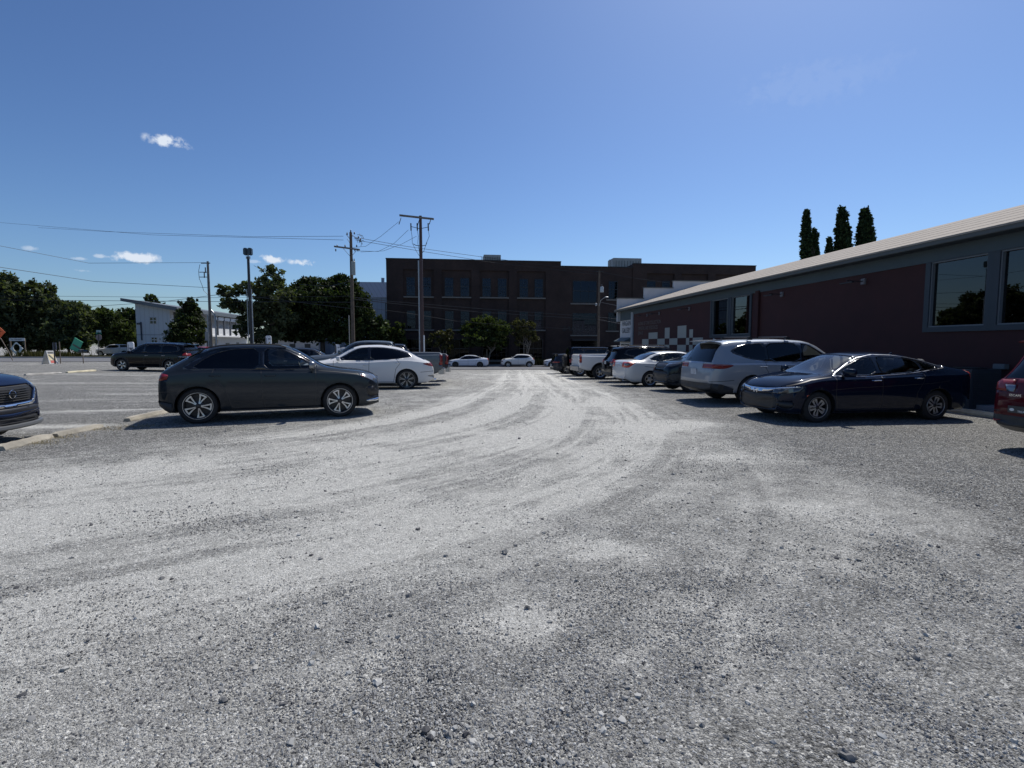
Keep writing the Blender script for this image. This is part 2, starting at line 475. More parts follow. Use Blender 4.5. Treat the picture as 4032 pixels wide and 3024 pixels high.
def wheel_meshes(r, rr, style, rimmat=M_ALLOY, width=.225):
    m = MB(); w = width / 2
    prof = [(rr - .012, -w * .80), (rr + .01, -w * .98), (rr + (r - rr) * .55, -w * 1.03), (r - .022, -w * .93), (r - .004, -w * .72), (r, -w * .35), (r - .006, -w * .32), (r - .006, -w * .28), (r, -w * .25), (r, -w * .03), (r - .007, -w * .01), (r - .007, w * .01), (r, w * .03),
            (r, w * .25), (r - .006, w * .28), (r - .006, w * .32), (r, w * .35), (r - .004, w * .72), (r - .022, w * .93), (r - .0 - (r - rr) * .45, w * 1.03), (rr + .01, w * .98), (rr - .012, w * .80)]
    m.lathe(prof, 40)
    bmesh.ops.recalc_face_normals(m.bm, faces=m.bm.faces[:]); tyre = bpy.data.meshes.new('tyre'); m.bm.to_mesh(tyre); m.bm.free(); tyre.materials.append(M_TYRE); tyre.shade_smooth(); tyre.set_sharp_from_angle(angle=R(40))
    # rim (outer face towards -y)
    two = style in ('audi', 'levante', 'civic', 'atlas', 'highlander')
    m = MB(); m.mi = 1 if two else 0
    m.lathe([(rr - .004, -w * .92), (rr + .006, -w * .98), (rr + .008, -w * .90), (rr - .012, -w * .5), (rr - .03, w * .6), (rr - .045, w * .6), (rr - .03, -w * .5), (rr - .022, -w * .88)], 40, closed=True)
    hub = .16 * rr / .25 * .30 + .015
    dish = -w * .62; face = -w * .80
    if style == 'steel':
        m.lathe([(.001, face), (.05, face), (rr * .45, dish), (rr * .8, face * .95), (rr - .01, dish)], 32)
    else:
        m.lathe([(.0005, face - .004), (.028, face - .004), (.034, face + .003), (hub + .03, dish), (hub + .03, dish + .03), (.0005, dish + .03)], 24)
        m.mi = 0
        if two: m.lathe([(rr + .002 + .006 * math.cos(t), -w * .97 + .006 * math.sin(t)) for t in [2 * math.pi * k / 6 for k in range(6)]], 40, closed=True)
        n, pair, wi, wo, tw = {'audi': (5, .21, .020, .036, 0), 'levante': (7, .10, .012, .026, 0), 'civic': (5, .33, .020, .075, .10), 'six': (6, 0, .055, .062, 0), 'highlander': (6, .17, .022, .035, 0), 'ten': (5, .16, .024, .03, 0), 'atlas': (5, 0, .05, .11, 0)}[style]
        for k in range(n):
            for sgn in ((-1, 1) if pair else (0,)):
                a0 = 2 * math.pi * k / n + math.pi / 2; ri = hub * .75; ro = rr - .006
                ai = a0 + sgn * pair * .55; ao = a0 + sgn * pair * 1.25 + tw * sgn
                def pt(rad, ang, off, y):
                    return (rad * math.cos(ang) - off * math.sin(ang), y, rad * math.sin(ang) + off * math.cos(ang))
                rows_ = []
                for u in (0, .35, .7, 1):
                    rad = ri + (ro - ri) * u; an = ai + (ao - ai) * u; ww = wi + (wo - wi) * u ** 1.6; y = face + (.004 + .010 * math.sin(math.pi * u))
                    rows_.append([pt(rad, an, -ww / 2, y), pt(rad, an, ww / 2, y), pt(rad, an, ww / 2 * .8, y + .028), pt(rad, an, -ww / 2 * .8, y + .028)])
                vv = [[m.bm.verts.new(p) for p in q] for q in rows_]
                for i in range(3):
                    for j in range(4):
                        fq = m.bm.faces.new((vv[i][j], vv[i][(j + 1) % 4], vv[i + 1][(j + 1) % 4], vv[i + 1][j])); fq.material_index = 1 if (two and j) else 0
        if style == 'audi':
            for k in range(n):
                a0 = 2 * math.pi * k / n + math.pi / 2
                pts = [(rr * .83, a0 - .25), (rr * .80, a0), (rr * .83, a0 + .25), (rr - .004, a0 + .38), (rr - .004, a0 + .12), (rr - .004, a0 - .12), (rr - .004, a0 - .38)]
                m.prism([(p[0] * math.cos(p[1]), p[0] * math.sin(p[1])) for p in pts], lambda u, v, d: (u, d, v), face - .001, face + .02)
    bmesh.ops.recalc_face_normals(m.bm, faces=m.bm.faces[:]); rim = bpy.data.meshes.new('rim'); m.bm.to_mesh(rim); m.bm.free(); rim.materials.append(rimmat); rim.materials.append(M_DARKALLOY); rim.shade_smooth(); rim.set_sharp_from_angle(angle=R(30))
    m = MB(); m.lathe([(.001, -w * .1), (rr * .93, -w * .1), (rr * .93, w * .3), (.001, w * .3)], 28); m.lathe([(.02, -w * .28), (rr * .58, -w * .28), (rr * .58, -w * .15), (.02, -w * .15)], 28)
    bmesh.ops.recalc_face_normals(m.bm, faces=m.bm.faces[:]); hubm = bpy.data.meshes.new('wheel'); m.bm.to_mesh(hubm); m.bm.free(); hubm.materials.append(M_BLACK)
    return hubm, tyre, rim
LAB = dict(under=1, windshield=2, rearwin=3, trim=4, win=10, head=30, tail=32, lower=34, grille=35, chrome=36, gap=37, lamp2=38, orange=39, plate=40, black=41, chrome2=42)
def make_car(name, S, loc, yaw, label, cat, group=None, detail=True):
    root = empty(name, loc, yaw, label, cat, group)
    bm, lab, cl = car_body(S)
    side = lambda f: f[cl] < IB and f.calc_center_median().y > .3
    green = lambda f: IA - 1 <= f[cl] < IB + 1
    lowside = lambda f: f.calc_center_median().y > .42 and (f[cl] < IA or f[cl] == 100)
    r = S['wr']; ra = r + S.get('archgap', .045)
    # openings over the wheels
    for ax in S['axles']:
        if S.get('cladding'):
            cut(bm, lab, circle_poly(ax, r - .01, ra + S['cladding']), 'xz', LAB['lower'], lowside)
        h = cut(bm, lab, circle_poly(ax, r - .01, ra), 'xz', 99, lowside)
        bmesh.ops.delete(bm, geom=h, context='FACES')
    for z in ([S['sill']] if S.get('sill') else []):
        x_0, x_1 = S['top'][0][0] - 1, S['top'][-1][0] + 1
        cut(bm, lab, [(x_0, z), (x_0, -.5), (x_1, -.5), (x_1, z)], 'xz', LAB['lower'], lambda f: f[lab] == 0)
    if S.get('dlo'):
        cut(bm, lab, rounded(S['dlo'], 1), 'xz', LAB['trim'], green)
        for i, p in enumerate(S['wins']):
            cut(bm, lab, rounded(p, 1), 'xz', LAB['win'] + i, lambda f: green(f) and f[lab] in (LAB['trim'], 0))
    for ln in S.get('gaps', []):
        cut(bm, lab, strip(ln, .014), 'xz', LAB['gap'], lambda f: side(f) and f[lab] in (0, LAB['lower']))
    for (pr, poly, lb, fl) in S.get('extra', []):
        poly = poly if fl.get('sharp') else rounded(poly, 1)
        def flt(f, fl=fl):
            c = f.calc_center_median()
            if c.y < fl.get('ymin', -1) - .03 or c.x < fl.get('xmin', -9) or c.x > fl.get('xmax', 9): return False
            if f[lab] in (2, 3) or LAB['win'] <= f[lab] < 30: return False
            if 'cols' in fl and not (fl['cols'][0] <= f[cl] < fl['cols'][1]): return False
            if f[cl] < 2 and not fl.get('under'): return False
            return True
        if 'ymin' in fl:   # split along the inner edge first
            ym = fl['ymin']; fs = [f for f in bm.faces if flt(f)]
            geom = list({*fs, *[e for f in fs for e in f.edges], *[v for f in fs for v in f.verts]})
            if fs: bmesh.ops.bisect_plane(bm, geom=geom, dist=1e-5, plane_co=(0, ym, 0), plane_no=(0, 1, 0))
            cut(bm, lab, poly, pr, LAB[lb], lambda f: flt(f) and f.calc_center_median().y > ym)
        else: cut(bm, lab, poly, pr, LAB[lb], flt)
    bm.normal_update()
    G = {}
    for f in bm.faces: G.setdefault(f[lab], []).append(f)
    pm = S['paint']
    bf = G.get(0, []) + G.get(LAB['gap'], [])
    me = mesh_from_faces(bf, 'both', 0, lambda f: 2 if f[lab] == LAB['gap'] else 0)
    b = new_obj('body', me, [pm, M_INT, M_BLACK], root, True, 32)
    so = b.modifiers.new('thickness', 'SOLIDIFY'); so.thickness = .012; so.offset = -1; so.material_offset = 1; so.material_offset_rim = 0; so.use_even_offset = False
    def part(nm, lb, m, mode='both', inset=0, solid=True, smooth=True):
        if lb not in G: return []
        res = []
        for md in (('both',) if mode == 'both' else (1, -1)):
            o = new_obj(nm, mesh_from_faces(G[lb], md, inset), m, root, smooth, 32)
            if solid:
                k = o.modifiers.new('thickness', 'SOLIDIFY'); k.thickness = .012; k.offset = -1; k.use_even_offset = False
            res.append(o)
        return res
    part('underbody', 1, M_BLACK)
    part('windshield', 2, S.get('wsglass', GL_CLEAR), 'both', .004, False)
    part('rear_window', 3, S.get('rgglass', GL_DARK), 'both', .004, False)
    part('window_trim', LAB['trim'], S.get('trimmat', M_TRIM), 'pair')
    for i in range(len(S.get('wins', []))):
        part('side_window', LAB['win'] + i, S.get('glass', [GL_MID, GL_DARK, GL_DARK])[i], 'pair', .006, False)
    part('headlight', LAB['head'], S.get('headmat', M_CLEARL), 'pair', -.003)
    part('taillight', LAB['tail'], S.get('tailmat', M_REDL), 'pair', -.003)
    part('lower_trim', LAB['lower'], S.get('lowermat', M_LOWER))
    part('grille', LAB['grille'], M_BLACK, 'both', .012)
    paired = lambda lb: 'pair' if all('ymin' in e[3] for e in S.get('extra', []) if e[2] == lb) else 'both'
    part('bright_trim', LAB['chrome'], M_CHROME, paired('chrome'), -.004)
    part('window_bead', LAB['chrome2'], mat('satin_chrome', (.55, .56, .58), .3, 1), 'pair', -.003)
    part('light_bezel', LAB['lamp2'], M_CLEARL, 'pair', -.004)
    part('side_marker', LAB['orange'], M_ORANGE, 'pair', -.004)
    part('bumper_insert', LAB['black'], M_BLACK, paired('black'), .004)
    bm.free()
    # wells, wheels
    hubm, tyre, rim = wheel_meshes(r, S['rim'], S['style'], S.get('rimmat', M_ALLOY), S.get('tw', .225))
    W = S['w']
    for ax in S['axles']:
        for s in (1, -1):
            m = MB(); seg = 16; A = []
            for k in range(seg + 1):
                t = -.35 + (math.pi + .7) * k / seg
                x, z = ax + (ra + .005) * math.cos(t), r - .01 + (ra + .005) * math.sin(t)
                A.append([m.bm.verts.new((x, s * (W - .03), max(z, S['bot'][1][1] + .01))), m.bm.verts.new((x, s * (W - .40), max(z, S['bot'][1][1] + .01)))])
            for k in range(seg): m.bm.faces.new((A[k][0], A[k + 1][0], A[k + 1][1], A[k][1]))
            m.bm.faces.new([a[1] for a in A])
            m.build('wheel_well', M_BLACK, root, recalc=False)
            wo = new_obj('wheel', hubm, None, root); wo.location = (ax, s * (W - .045 - S.get('tw', .225) / 2), r - .008)
            wo.rotation_euler = (0, rnd.uniform(0, 6), 0 if s < 0 else math.pi)
            new_obj('tyre', tyre, None, wo); new_obj('rim', rim, None, wo)
    # cabin
    if detail:
        xh, xc = S['xh'], S['xc']; zf = .38; zroof = max(p[1] for p in S['top']); sm = S.get('seat', M_SEAT)
        m = MB(); xb = S.get('cabin_back', -1.3)
        m.box(xb, xc + .1, -W * .84, W * .84, zf - .06, zf); m.build('cabin_floor', M_INT, root)
        m = MB(); m.box(xc - .42, xc + .05, -W * .80, W * .80, S['belt'][1][1] - .26, S['belt'][1][1] - .03); m.build('dashboard', M_INT, root, bevel=.05, smooth=True)
        rows_ = [(xh - .10, 1)] + ([(xh - 1.02, 1)] if not S.get('single') else [])
        for (sx, _) in rows_:
            for sy in (-.38, .38):
                m = MB()
                m.hexa([(sx - .5, sy - .25, .5), (sx + .02, sy - .25, .5), (sx + .02, sy + .25, .5), (sx - .5, sy + .25, .5), (sx - .5, sy - .25, .66), (sx + .02, sy - .25, .70), (sx + .02, sy + .25, .70), (sx - .5, sy + .25, .66)])
                h = S['belt'][1][1] + .10
                m.hexa([(sx - .55, sy - .24, .6), (sx - .42, sy - .24, .6), (sx - .42, sy + .24, .6), (sx - .55, sy + .24, .6), (sx - .74, sy - .19, h), (sx - .64, sy - .19, h), (sx - .64, sy + .19, h), (sx - .74, sy + .19, h)])
                m.build('seat', sm, root, bevel=.035, smooth=True)
                m = MB(); m.blob((sx - .73, sy, h + .12), (.06, .13, .09), pw=.7); m.build('headrest', sm, root, smooth=True)
        m = MB(); sy = .38; cx = xc - .58
        m.lathe([(.17 + .014 * math.cos(t), .014 * math.sin(t)) for t in [2 * math.pi * k / 6 for k in range(6)]], 20, axis='x', closed=True)
        for v in m.bm.verts: v.co.x += v.co.z * -.35 + cx; v.co.y += sy; v.co.z += S['belt'][1][1] - .06
        m.build('steering_wheel', M_BLACK, root, smooth=True)
    # mirrors
    if S.get('mirror'):
        mx, mz = S['mirror']
        for s in (1, -1):
            m = MB(); m.blob((mx, s * (W + .085), mz + .02), (.075, .125, .085), 12, 8, .62)
            for v in m.bm.verts:
                if v.co.x < mx - .02: v.co.x = mx - .02 - (mx - .02 - v.co.x) * .35
                v.co.x -= (abs(v.co.y) - W) * .18
            o = m.build('side_mirror', S.get('mirmat', pm), root, smooth=True, angle=60)
            m = MB(); m.box(mx - .04, mx + .04, min(s * (W - .08), s * (W + .03)), max(s * (W - .08), s * (W + .03)), mz - .07, mz - .03); m.build('mirror_arm', M_BLACK, o, bevel=.01)
    for (hx, hz) in S.get('handles', []):
        for s in (1, -1):
            m = MB(); y = W * .995
            m.tube([(hx - .10, s * (y - .01), hz), (hx - .08, s * (y + .025), hz + .002), (hx, s * (y + .03), hz + .003), (hx + .08, s * (y + .025), hz), (hx + .10, s * (y - .01), hz)], .011, 6)
            m.build('door_handle', S.get('handlemat', pm), root, smooth=True)
    if S.get('rails'):
        xa, xb2 = S['rails']; top = pchip(S['top'])[0]
        for s in (1, -1):
            m = MB(); n = 12; pts = []
            for k in range(n + 1):
                x = xa + (xb2 - xa) * k / n; lift = S.get('raillift', .045) * (1 if 0 < k < n else .1)
                pts.append((x, s * W * S.get('roofw', .7) * .955, top(x) - .045 + lift))
            m.tube(pts, .016, 6); m.build('roof_rail', S.get('railmat', M_BLACK), root, smooth=True)
            for xx in (xa + .15, xb2 - .15):
                pass
    if S.get('crossbars'):
        top = pchip(S['top'])[0]
        for x in S['crossbars']:
            m = MB(); yy = W * S.get('roofw', .7) * .97; z = top(x) + .035
            m.tube([(x, -yy, z - .01), (x, -yy * .9, z + .02), (x, yy * .9, z + .02), (x, yy, z - .01)], .018, 6); m.box(x - .06, x + .06, -yy - .02, -yy + .05, z - .06, z + .02); m.box(x - .06, x + .06, yy - .05, yy + .02, z - .06, z + .02)
            m.build('roof_bar', M_BLACK, root)
    if S.get('fin') is not None:
        top = pchip(S['top'])[0]; x = S['fin']; z = top(x) - .01
        m = MB(); m.prism([(-.09, 0), (.09, 0), (.0, .035), (-.07, .07)], lambda u, v, d: (x + u, d, z + v), -.012, .012); m.build('antenna_fin', pm, root, bevel=.004)
    if S.get('spoiler'):
        x, z, L_, hw = S['spoiler']; m = MB()
        m.hexa([(x - L_, -hw * .92, z - .045), (x, -hw, z - .02), (x, hw, z - .02), (x - L_, hw * .92, z - .045), (x - L_, -hw * .92, z - .02), (x, -hw, z + .012), (x, hw, z + .012), (x - L_, hw * .92, z - .02)])
        m.build('spoiler', pm, root, bevel=.008, smooth=True)
    if S.get('rplate'):
        x, z = S['rplate']; m = MB(); m.box(x - .012, x, -.155, .155, z - .08, z + .08); m.build('licence_plate', M_PLATE, root, bevel=.004)
    if S.get('exhaust'):
        x, z, y = S['exhaust']
        for s in (1, -1):
            m = MB(); m.lathe([(.045, 0), (.045, .22), (.038, .22), (.038, .02)], 14, 'x', (x, s * y, z), closed=False); m.build('exhaust_pipe', M_CHROME, root, smooth=True)
    for fn in S.get('add', []): fn(root, S)
    return root
# ------------------------------------------------------------------ car specifications (x forward from mid wheelbase, z up)
import copy as _copy
def scaled(S, sx=1, sz=1, **over):
    T = {}
    def pr(p): return (p[0] * sx, p[1] * sz)
    for k, v in S.items():
        if k in ('top', 'belt', 'bot', 'dlo', 'handles'): T[k] = [pr(p) for p in v]
        elif k in ('wins', 'gaps'): T[k] = [[pr(p) for p in q] for q in v]
        elif k == 'extra':
            T[k] = []
            for (pj, poly, lb, fl) in v:
                fl = dict(fl)
                for q in ('xmin', 'xmax'):
                    if q in fl: fl[q] *= sx
                T[k].append((pj, [(p[0] * (sx if pj == 'xz' else 1), p[1] * sz) for p in poly], lb, fl))
        elif k == 'fixed': T[k] = [x * sx for x in v]
        elif k in ('xh', 'xc', 'cabin_back', 'fin'): T[k] = v * sx
        elif v is None: T[k] = None
        elif k in ('rg', 'rails', 'bed', 'axles'): T[k] = tuple(x * sx for x in v)
        elif k in ('mirror', 'rplate'): T[k] = (v[0] * sx, v[1] * sz)
        elif k == 'spoiler': T[k] = (v[0] * sx, v[1] * sz, v[2], v[3])
        else: T[k] = v
    T.update(over)
    return T
def ring(m, c, r, t, ax, seg=20):
    """small torus standing in the plane across the car"""
    m.lathe([(r + t * math.cos(a), t * math.sin(a)) for a in [2 * math.pi * k / 6 for k in range(6)]], seg, ax, c, closed=True)
def four_rings(root, S):
    m = MB()
    for k in range(4): ring(m, (2.235, -.105 + .07 * k, .77), .045, .007, 'x')
    m.build('badge', M_CHROME, root, smooth=True)
def h_badge(root, S):
    m = MB(); x = 2.125; z = .605
    m.hexa([(x, -.055, z - .045), (x + .045, -.055, z - .045), (x + .045, -.035, z - .045), (x, -.035, z - .045), (x, -.068, z + .045), (x + .045, -.068, z + .045), (x + .045, -.048, z + .045), (x, -.048, z + .045)])
    m.hexa([(x, .035, z - .045), (x + .045, .035, z - .045), (x + .045, .055, z - .045), (x, .055, z - .045), (x, .048, z + .045), (x + .045, .048, z + .045), (x + .045, .068, z + .045), (x, .068, z + .045)])
    m.box(x, x + .04, -.045, .045, z - .008, z + .010)
    m.build('badge', M_CHROME, root, bevel=.003)
def round_badge(root, S):
    m = MB(); x, z = 2.33, .79
    ring(m, (x, 0, z), .062, .010, 'x', 28); m.box(x - .008, x + .012, -.082, .082, z - .011, z + .011)
    m.build('badge', M_CHROME, root, smooth=True, angle=30)
def grille_bars(x0, z0, z1, n, hw, bow, mt, taper=0):
    def f(root, S):
        m = MB()
        for k in range(n):
            z = z0 + (z1 - z0) * k / (n - 1); w_ = hw - taper * abs(z - (z0 + z1) / 2)
            pts = []
            for j in range(13):
                y = -w_ + 2 * w_ * j / 12
                pts.append((x0 - bow * (y / S['w']) ** 2, y, z))
            m.tube(pts, .008, 5)
        m.build('grille_bars', mt, root, smooth=True)
    return f
def bumper_bar(x, z0, z1, hw, mt, depth=.14):
    def f(root, S):
        m = MB(); n = 10; pr_ = []
        for k in range(n + 1):
            y = -hw + 2 * hw * k / n; xx = x + .12 * abs(y / hw) ** 3
            pr_.append((xx, y))
        poly = pr_ + [(p[0] + depth * (.8 if k_ not in (0, n) else 1.6), p[1]) for k_, p in reversed(list(enumerate(pr_)))]
        m.prism(poly, lambda u, v, d: (u, v, d), z0, z1)
        m.build('bumper', mt, root, bevel=.012, smooth=True)
    return f
P_Q3 = paint('paint_green_grey', (.021, .027, .034), .3, .4)
P_CIVIC = paint('paint_dark_blue', (.004, .009, .024), .1, .3)
P_SILVER = paint('paint_silver', (.30, .325, .36), .3, .45)
P_WHITE = paint('paint_white', (.70, .70, .69), 0, .35)
P_WHITE2 = paint('paint_pearl', (.60, .61, .61), .1, .35)
P_BLUEWHITE = paint('paint_cold_white', (.62, .66, .74), 0, .35)
P_NAVY = paint('paint_navy', (.008, .016, .045), .1, .35)
P_BLACK = paint('paint_black', (.004, .004, .006), 0, .3)
P_DGREY = paint('paint_dark_grey', (.025, .03, .042), .2, .35)
P_GREY = paint('paint_grey', (.10, .12, .14), .3, .4)
P_TEAL = paint('paint_dark_teal', (.007, .012, .020), .1, .35)
P_RED = paint('paint_ruby', (.075, .005, .010), .15, .35)
P_GREYW = paint('paint_van_shaded_white', (.42, .43, .45), 0, .5)  # white van greyed: the shade under the trees is put into its colour
P_REDX = paint('paint_bright_red', (.30, .03, .03), .1, .35)
AUDI = dict(paint=P_Q3, nose=(.42, .80, 3.2), tail_plan=(.32, .86, 3.2), bow=(.11, .05), w=.925, wr=.362, rim=.262, style='audi', tw=.245, axles=(1.34, -1.34), roofw=.69, archgap=.038,
    top=[(-2.05, .58), (-2.045, .80), (-2.02, .95), (-1.97, 1.05), (-1.88, 1.13), (-1.72, 1.24), (-1.15, 1.52), (-.85, 1.575), (-.3, 1.595), (.2, 1.575), (.42, 1.515), (1.16, 1.10), (1.40, 1.055), (1.9, .985), (2.10, .93), (2.19, .86), (2.235, .70), (2.25, .50)],
    belt=[(-2.3, .95), (-1.2, 1.06), (0, 1.03), (1.2, 1.0), (1.9, .93), (2.25, .72)], bot=[(-2.05, .36), (-1.85, .22), (1.9, .20), (2.25, .26)],
    fixed=[.42, 1.16, -1.87, -1.20], xh=.42, xc=1.16, rg=(-1.87, -1.20), cabin_back=-1.5,
    dlo=[(-1.64, 1.085), (-1.38, 1.26), (-1.08, 1.435), (-.75, 1.505), (-.3, 1.525), (.15, 1.50), (.42, 1.42), (.98, 1.065), (.2, 1.045), (-.8, 1.07)],
    wins=[[(-.13, 1.07), (-.13, 1.495), (.12, 1.48), (.38, 1.40), (.86, 1.08), (.3, 1.07)], [(-1.44, 1.10), (-1.26, 1.25), (-1.05, 1.385), (-.72, 1.475), (-.23, 1.50), (-.23, 1.075), (-.8, 1.09)]],
    glass=[GL_CLEAR, GL_DARK], wsglass=GL_MID,
    gaps=[[(-.19, 1.06), (-.17, .45), (-.12, .28)], [(.86, 1.05), (.86, .6), (.84, .28)], [(-1.05, 1.08), (-1.08, .95), (-.92, .78), (-.80, .55), (-.74, .28)], [(-.74, .28), (.84, .28)], [(-.70, .42), (.80, .40)], [(.92, 1.02), (1.3, .985), (1.75, .925), (2.05, .86)], [(-1.72, .66), (-2.2, .64)], [(1.74, .62), (1.95, .60)]],
    extra=[('xz', [(1.72, .950), (1.95, .925), (2.19, .885), (2.21, .82), (2.03, .79), (1.96, .82), (1.84, .86)], 'head', dict(ymin=.42, sharp=1)),
           ('xz', [(1.79, .915), (1.84, .90), (1.85, .87), (1.81, .88)], 'orange', dict(ymin=.42)),
           ('yz', [(-.1, .87), (.30, .87), (.42, .76), (.36, .46), (-.1, .46)], 'grille', dict(xmin=1.9, sharp=1)),
           ('xz', [(1.90, .66), (2.08, .68), (2.16, .60), (2.2, .44), (1.93, .42)], 'black', dict(ymin=.50)),
           ('xz', [(1.90, .36), (2.3, .40), (2.3, .33), (1.90, .31)], 'chrome', dict(ymin=.3)),
           ('xz', [(-2.3, 1.0), (-1.95, 1.01), (-1.80, .98), (-1.85, .88), (-2.3, .84)], 'tail', dict(ymin=.42)),
           ('xz', [(-2.3, .50), (-1.78, .42), (-1.78, .18), (-2.3, .3)], 'lower', dict(sharp=1))],
    headmat=M_CLEARL, sill=.25, mirror=(.80, 1.12), mirmat=paint('paint_mirror_silver', (.22, .23, .24), .6), handles=[(-.02, .93), (-1.02, .95)], rails=(-1.35, .30), raillift=.03, spoiler=(-1.30, 1.475, .34, .50), add=[four_rings, grille_bars(2.235, .50, .84, 6, .36, .16, M_TRIM, .3)], seat=M_SEATL)
CIVIC = dict(paint=P_CIVIC, tailmat=mat('bright_red_lens', (.55, .05, .03), .3, 0, .35), w=.90, wr=.318, rim=.205, style='civic', tw=.215, axles=(1.35, -1.35), roofw=.655, rimmat=mat('grey_alloy', (.42, .43, .44), .35, .7),
    top=[(-2.30, .55), (-2.29, .80), (-2.26, 1.00), (-2.19, 1.055), (-1.97, 1.09), (-1.65, 1.175), (-1.1, 1.325), (-.7, 1.39), (-.2, 1.416), (.2, 1.395), (.38, 1.35), (1.22, .975), (1.45, .935), (1.85, .85), (2.05, .75), (2.14, .66), (2.18, .50)],
    belt=[(-2.4, 1.0), (-.6, .955), (.3, .92), (1.2, .90), (1.8, .80), (2.23, .62)], bot=[(-2.30, .36), (-2.05, .20), (1.95, .17), (2.18, .24)],
    fixed=[.38, 1.22, -1.68, -.92], xh=.38, xc=1.22, rg=(-1.68, -.92), cabin_back=-1.5,
    dlo=[(-1.60, 1.085), (-1.25, 1.205), (-.95, 1.275), (-.5, 1.335), (-.05, 1.345), (.30, 1.285), (.62, 1.14), (1.00, .945), (.2, .935), (-.7, .985)],
    wins=[[(.01, .965), (.01, 1.315), (.26, 1.265), (.58, 1.12), (.84, .965)], [(-1.02, 1.03), (-1.02, 1.225), (-.8, 1.275), (-.45, 1.315), (-.09, 1.320), (-.09, .97)], [(-1.46, 1.095), (-1.24, 1.175), (-1.08, 1.215), (-1.08, 1.045)]],
    glass=[GL_CLEAR, GL_CLEAR, GL_CLEAR], wsglass=GL_CLEAR, rgglass=GL_MID,
    gaps=[[(-.05, .95), (-.05, .5), (-.02, .25)], [(.98, .92), (1.0, .62), (.94, .25)], [(-1.05, 1.0), (-1.0, .82), (-.86, .60), (-.82, .25)], [(-.82, .25), (.94, .25)], [(-1.60, .82), (-1.2, .775), (-.5, .74), (.6, .70), (1.1, .66)], [(1.05, .92), (1.5, .865), (1.95, .74)]],
    extra=[('xz', [(1.66, .745), (1.95, .715), (2.2, .665), (2.2, .59), (1.98, .585), (1.80, .625)], 'head', dict(ymin=.50)),
           ('yz', [(-.1, .665), (.25, .67), (.50, .69), (.86, .735), (.86, .718), (.52, .668), (.42, .625), (.2, .595), (-.1, .59)], 'chrome', dict(xmin=1.55, sharp=1)),
           ('xz', strip([(1.00, .942), (.62, 1.15), (.30, 1.30), (-.05, 1.362), (-.5, 1.352), (-.95, 1.29), (-1.25, 1.22), (-1.64, 1.095)], .014), 'chrome2', dict(sharp=1, cols=(IA - 1, IB + 2), ymin=.2)),
           ('xz', strip([(1.00, .935), (.2, .925), (-.7, .975), (-1.64, 1.085)], .014), 'chrome2', dict(sharp=1, cols=(IA - 2, IB + 1), ymin=.2)),
           ('yz', [(-.1, .545), (.46, .585), (.60, .50), (.62, .30), (.40, .245), (-.1, .245)], 'grille', dict(xmin=1.9, sharp=1)),
           ('xz', [(1.50, .56), (1.64, .575), (1.64, .525), (1.52, .515)], 'orange', dict(ymin=.5)),
           ('xz', [(1.85, .42), (2.10, .44), (2.16, .36), (2.0, .28), (1.88, .30)], 'black', dict(ymin=.60)),
           ('xz', [(-2.5, 1.04), (-2.24, 1.045), (-2.13, 1.03), (-2.20, .90), (-2.30, .72), (-2.5, .72)], 'tail', dict(ymin=.30))],
    headmat=mat('smoked_lens', (.10, .105, .11), .12, .6, .6), sill=.205, mirror=(.80, .99), handles=[(.10, .845), (-.88, .885)], handlemat=M_CHROME, add=[h_badge], fin=-1.0, seat=mat('grey_seat', (.13, .13, .135), .85), lowermat=P_CIVIC)
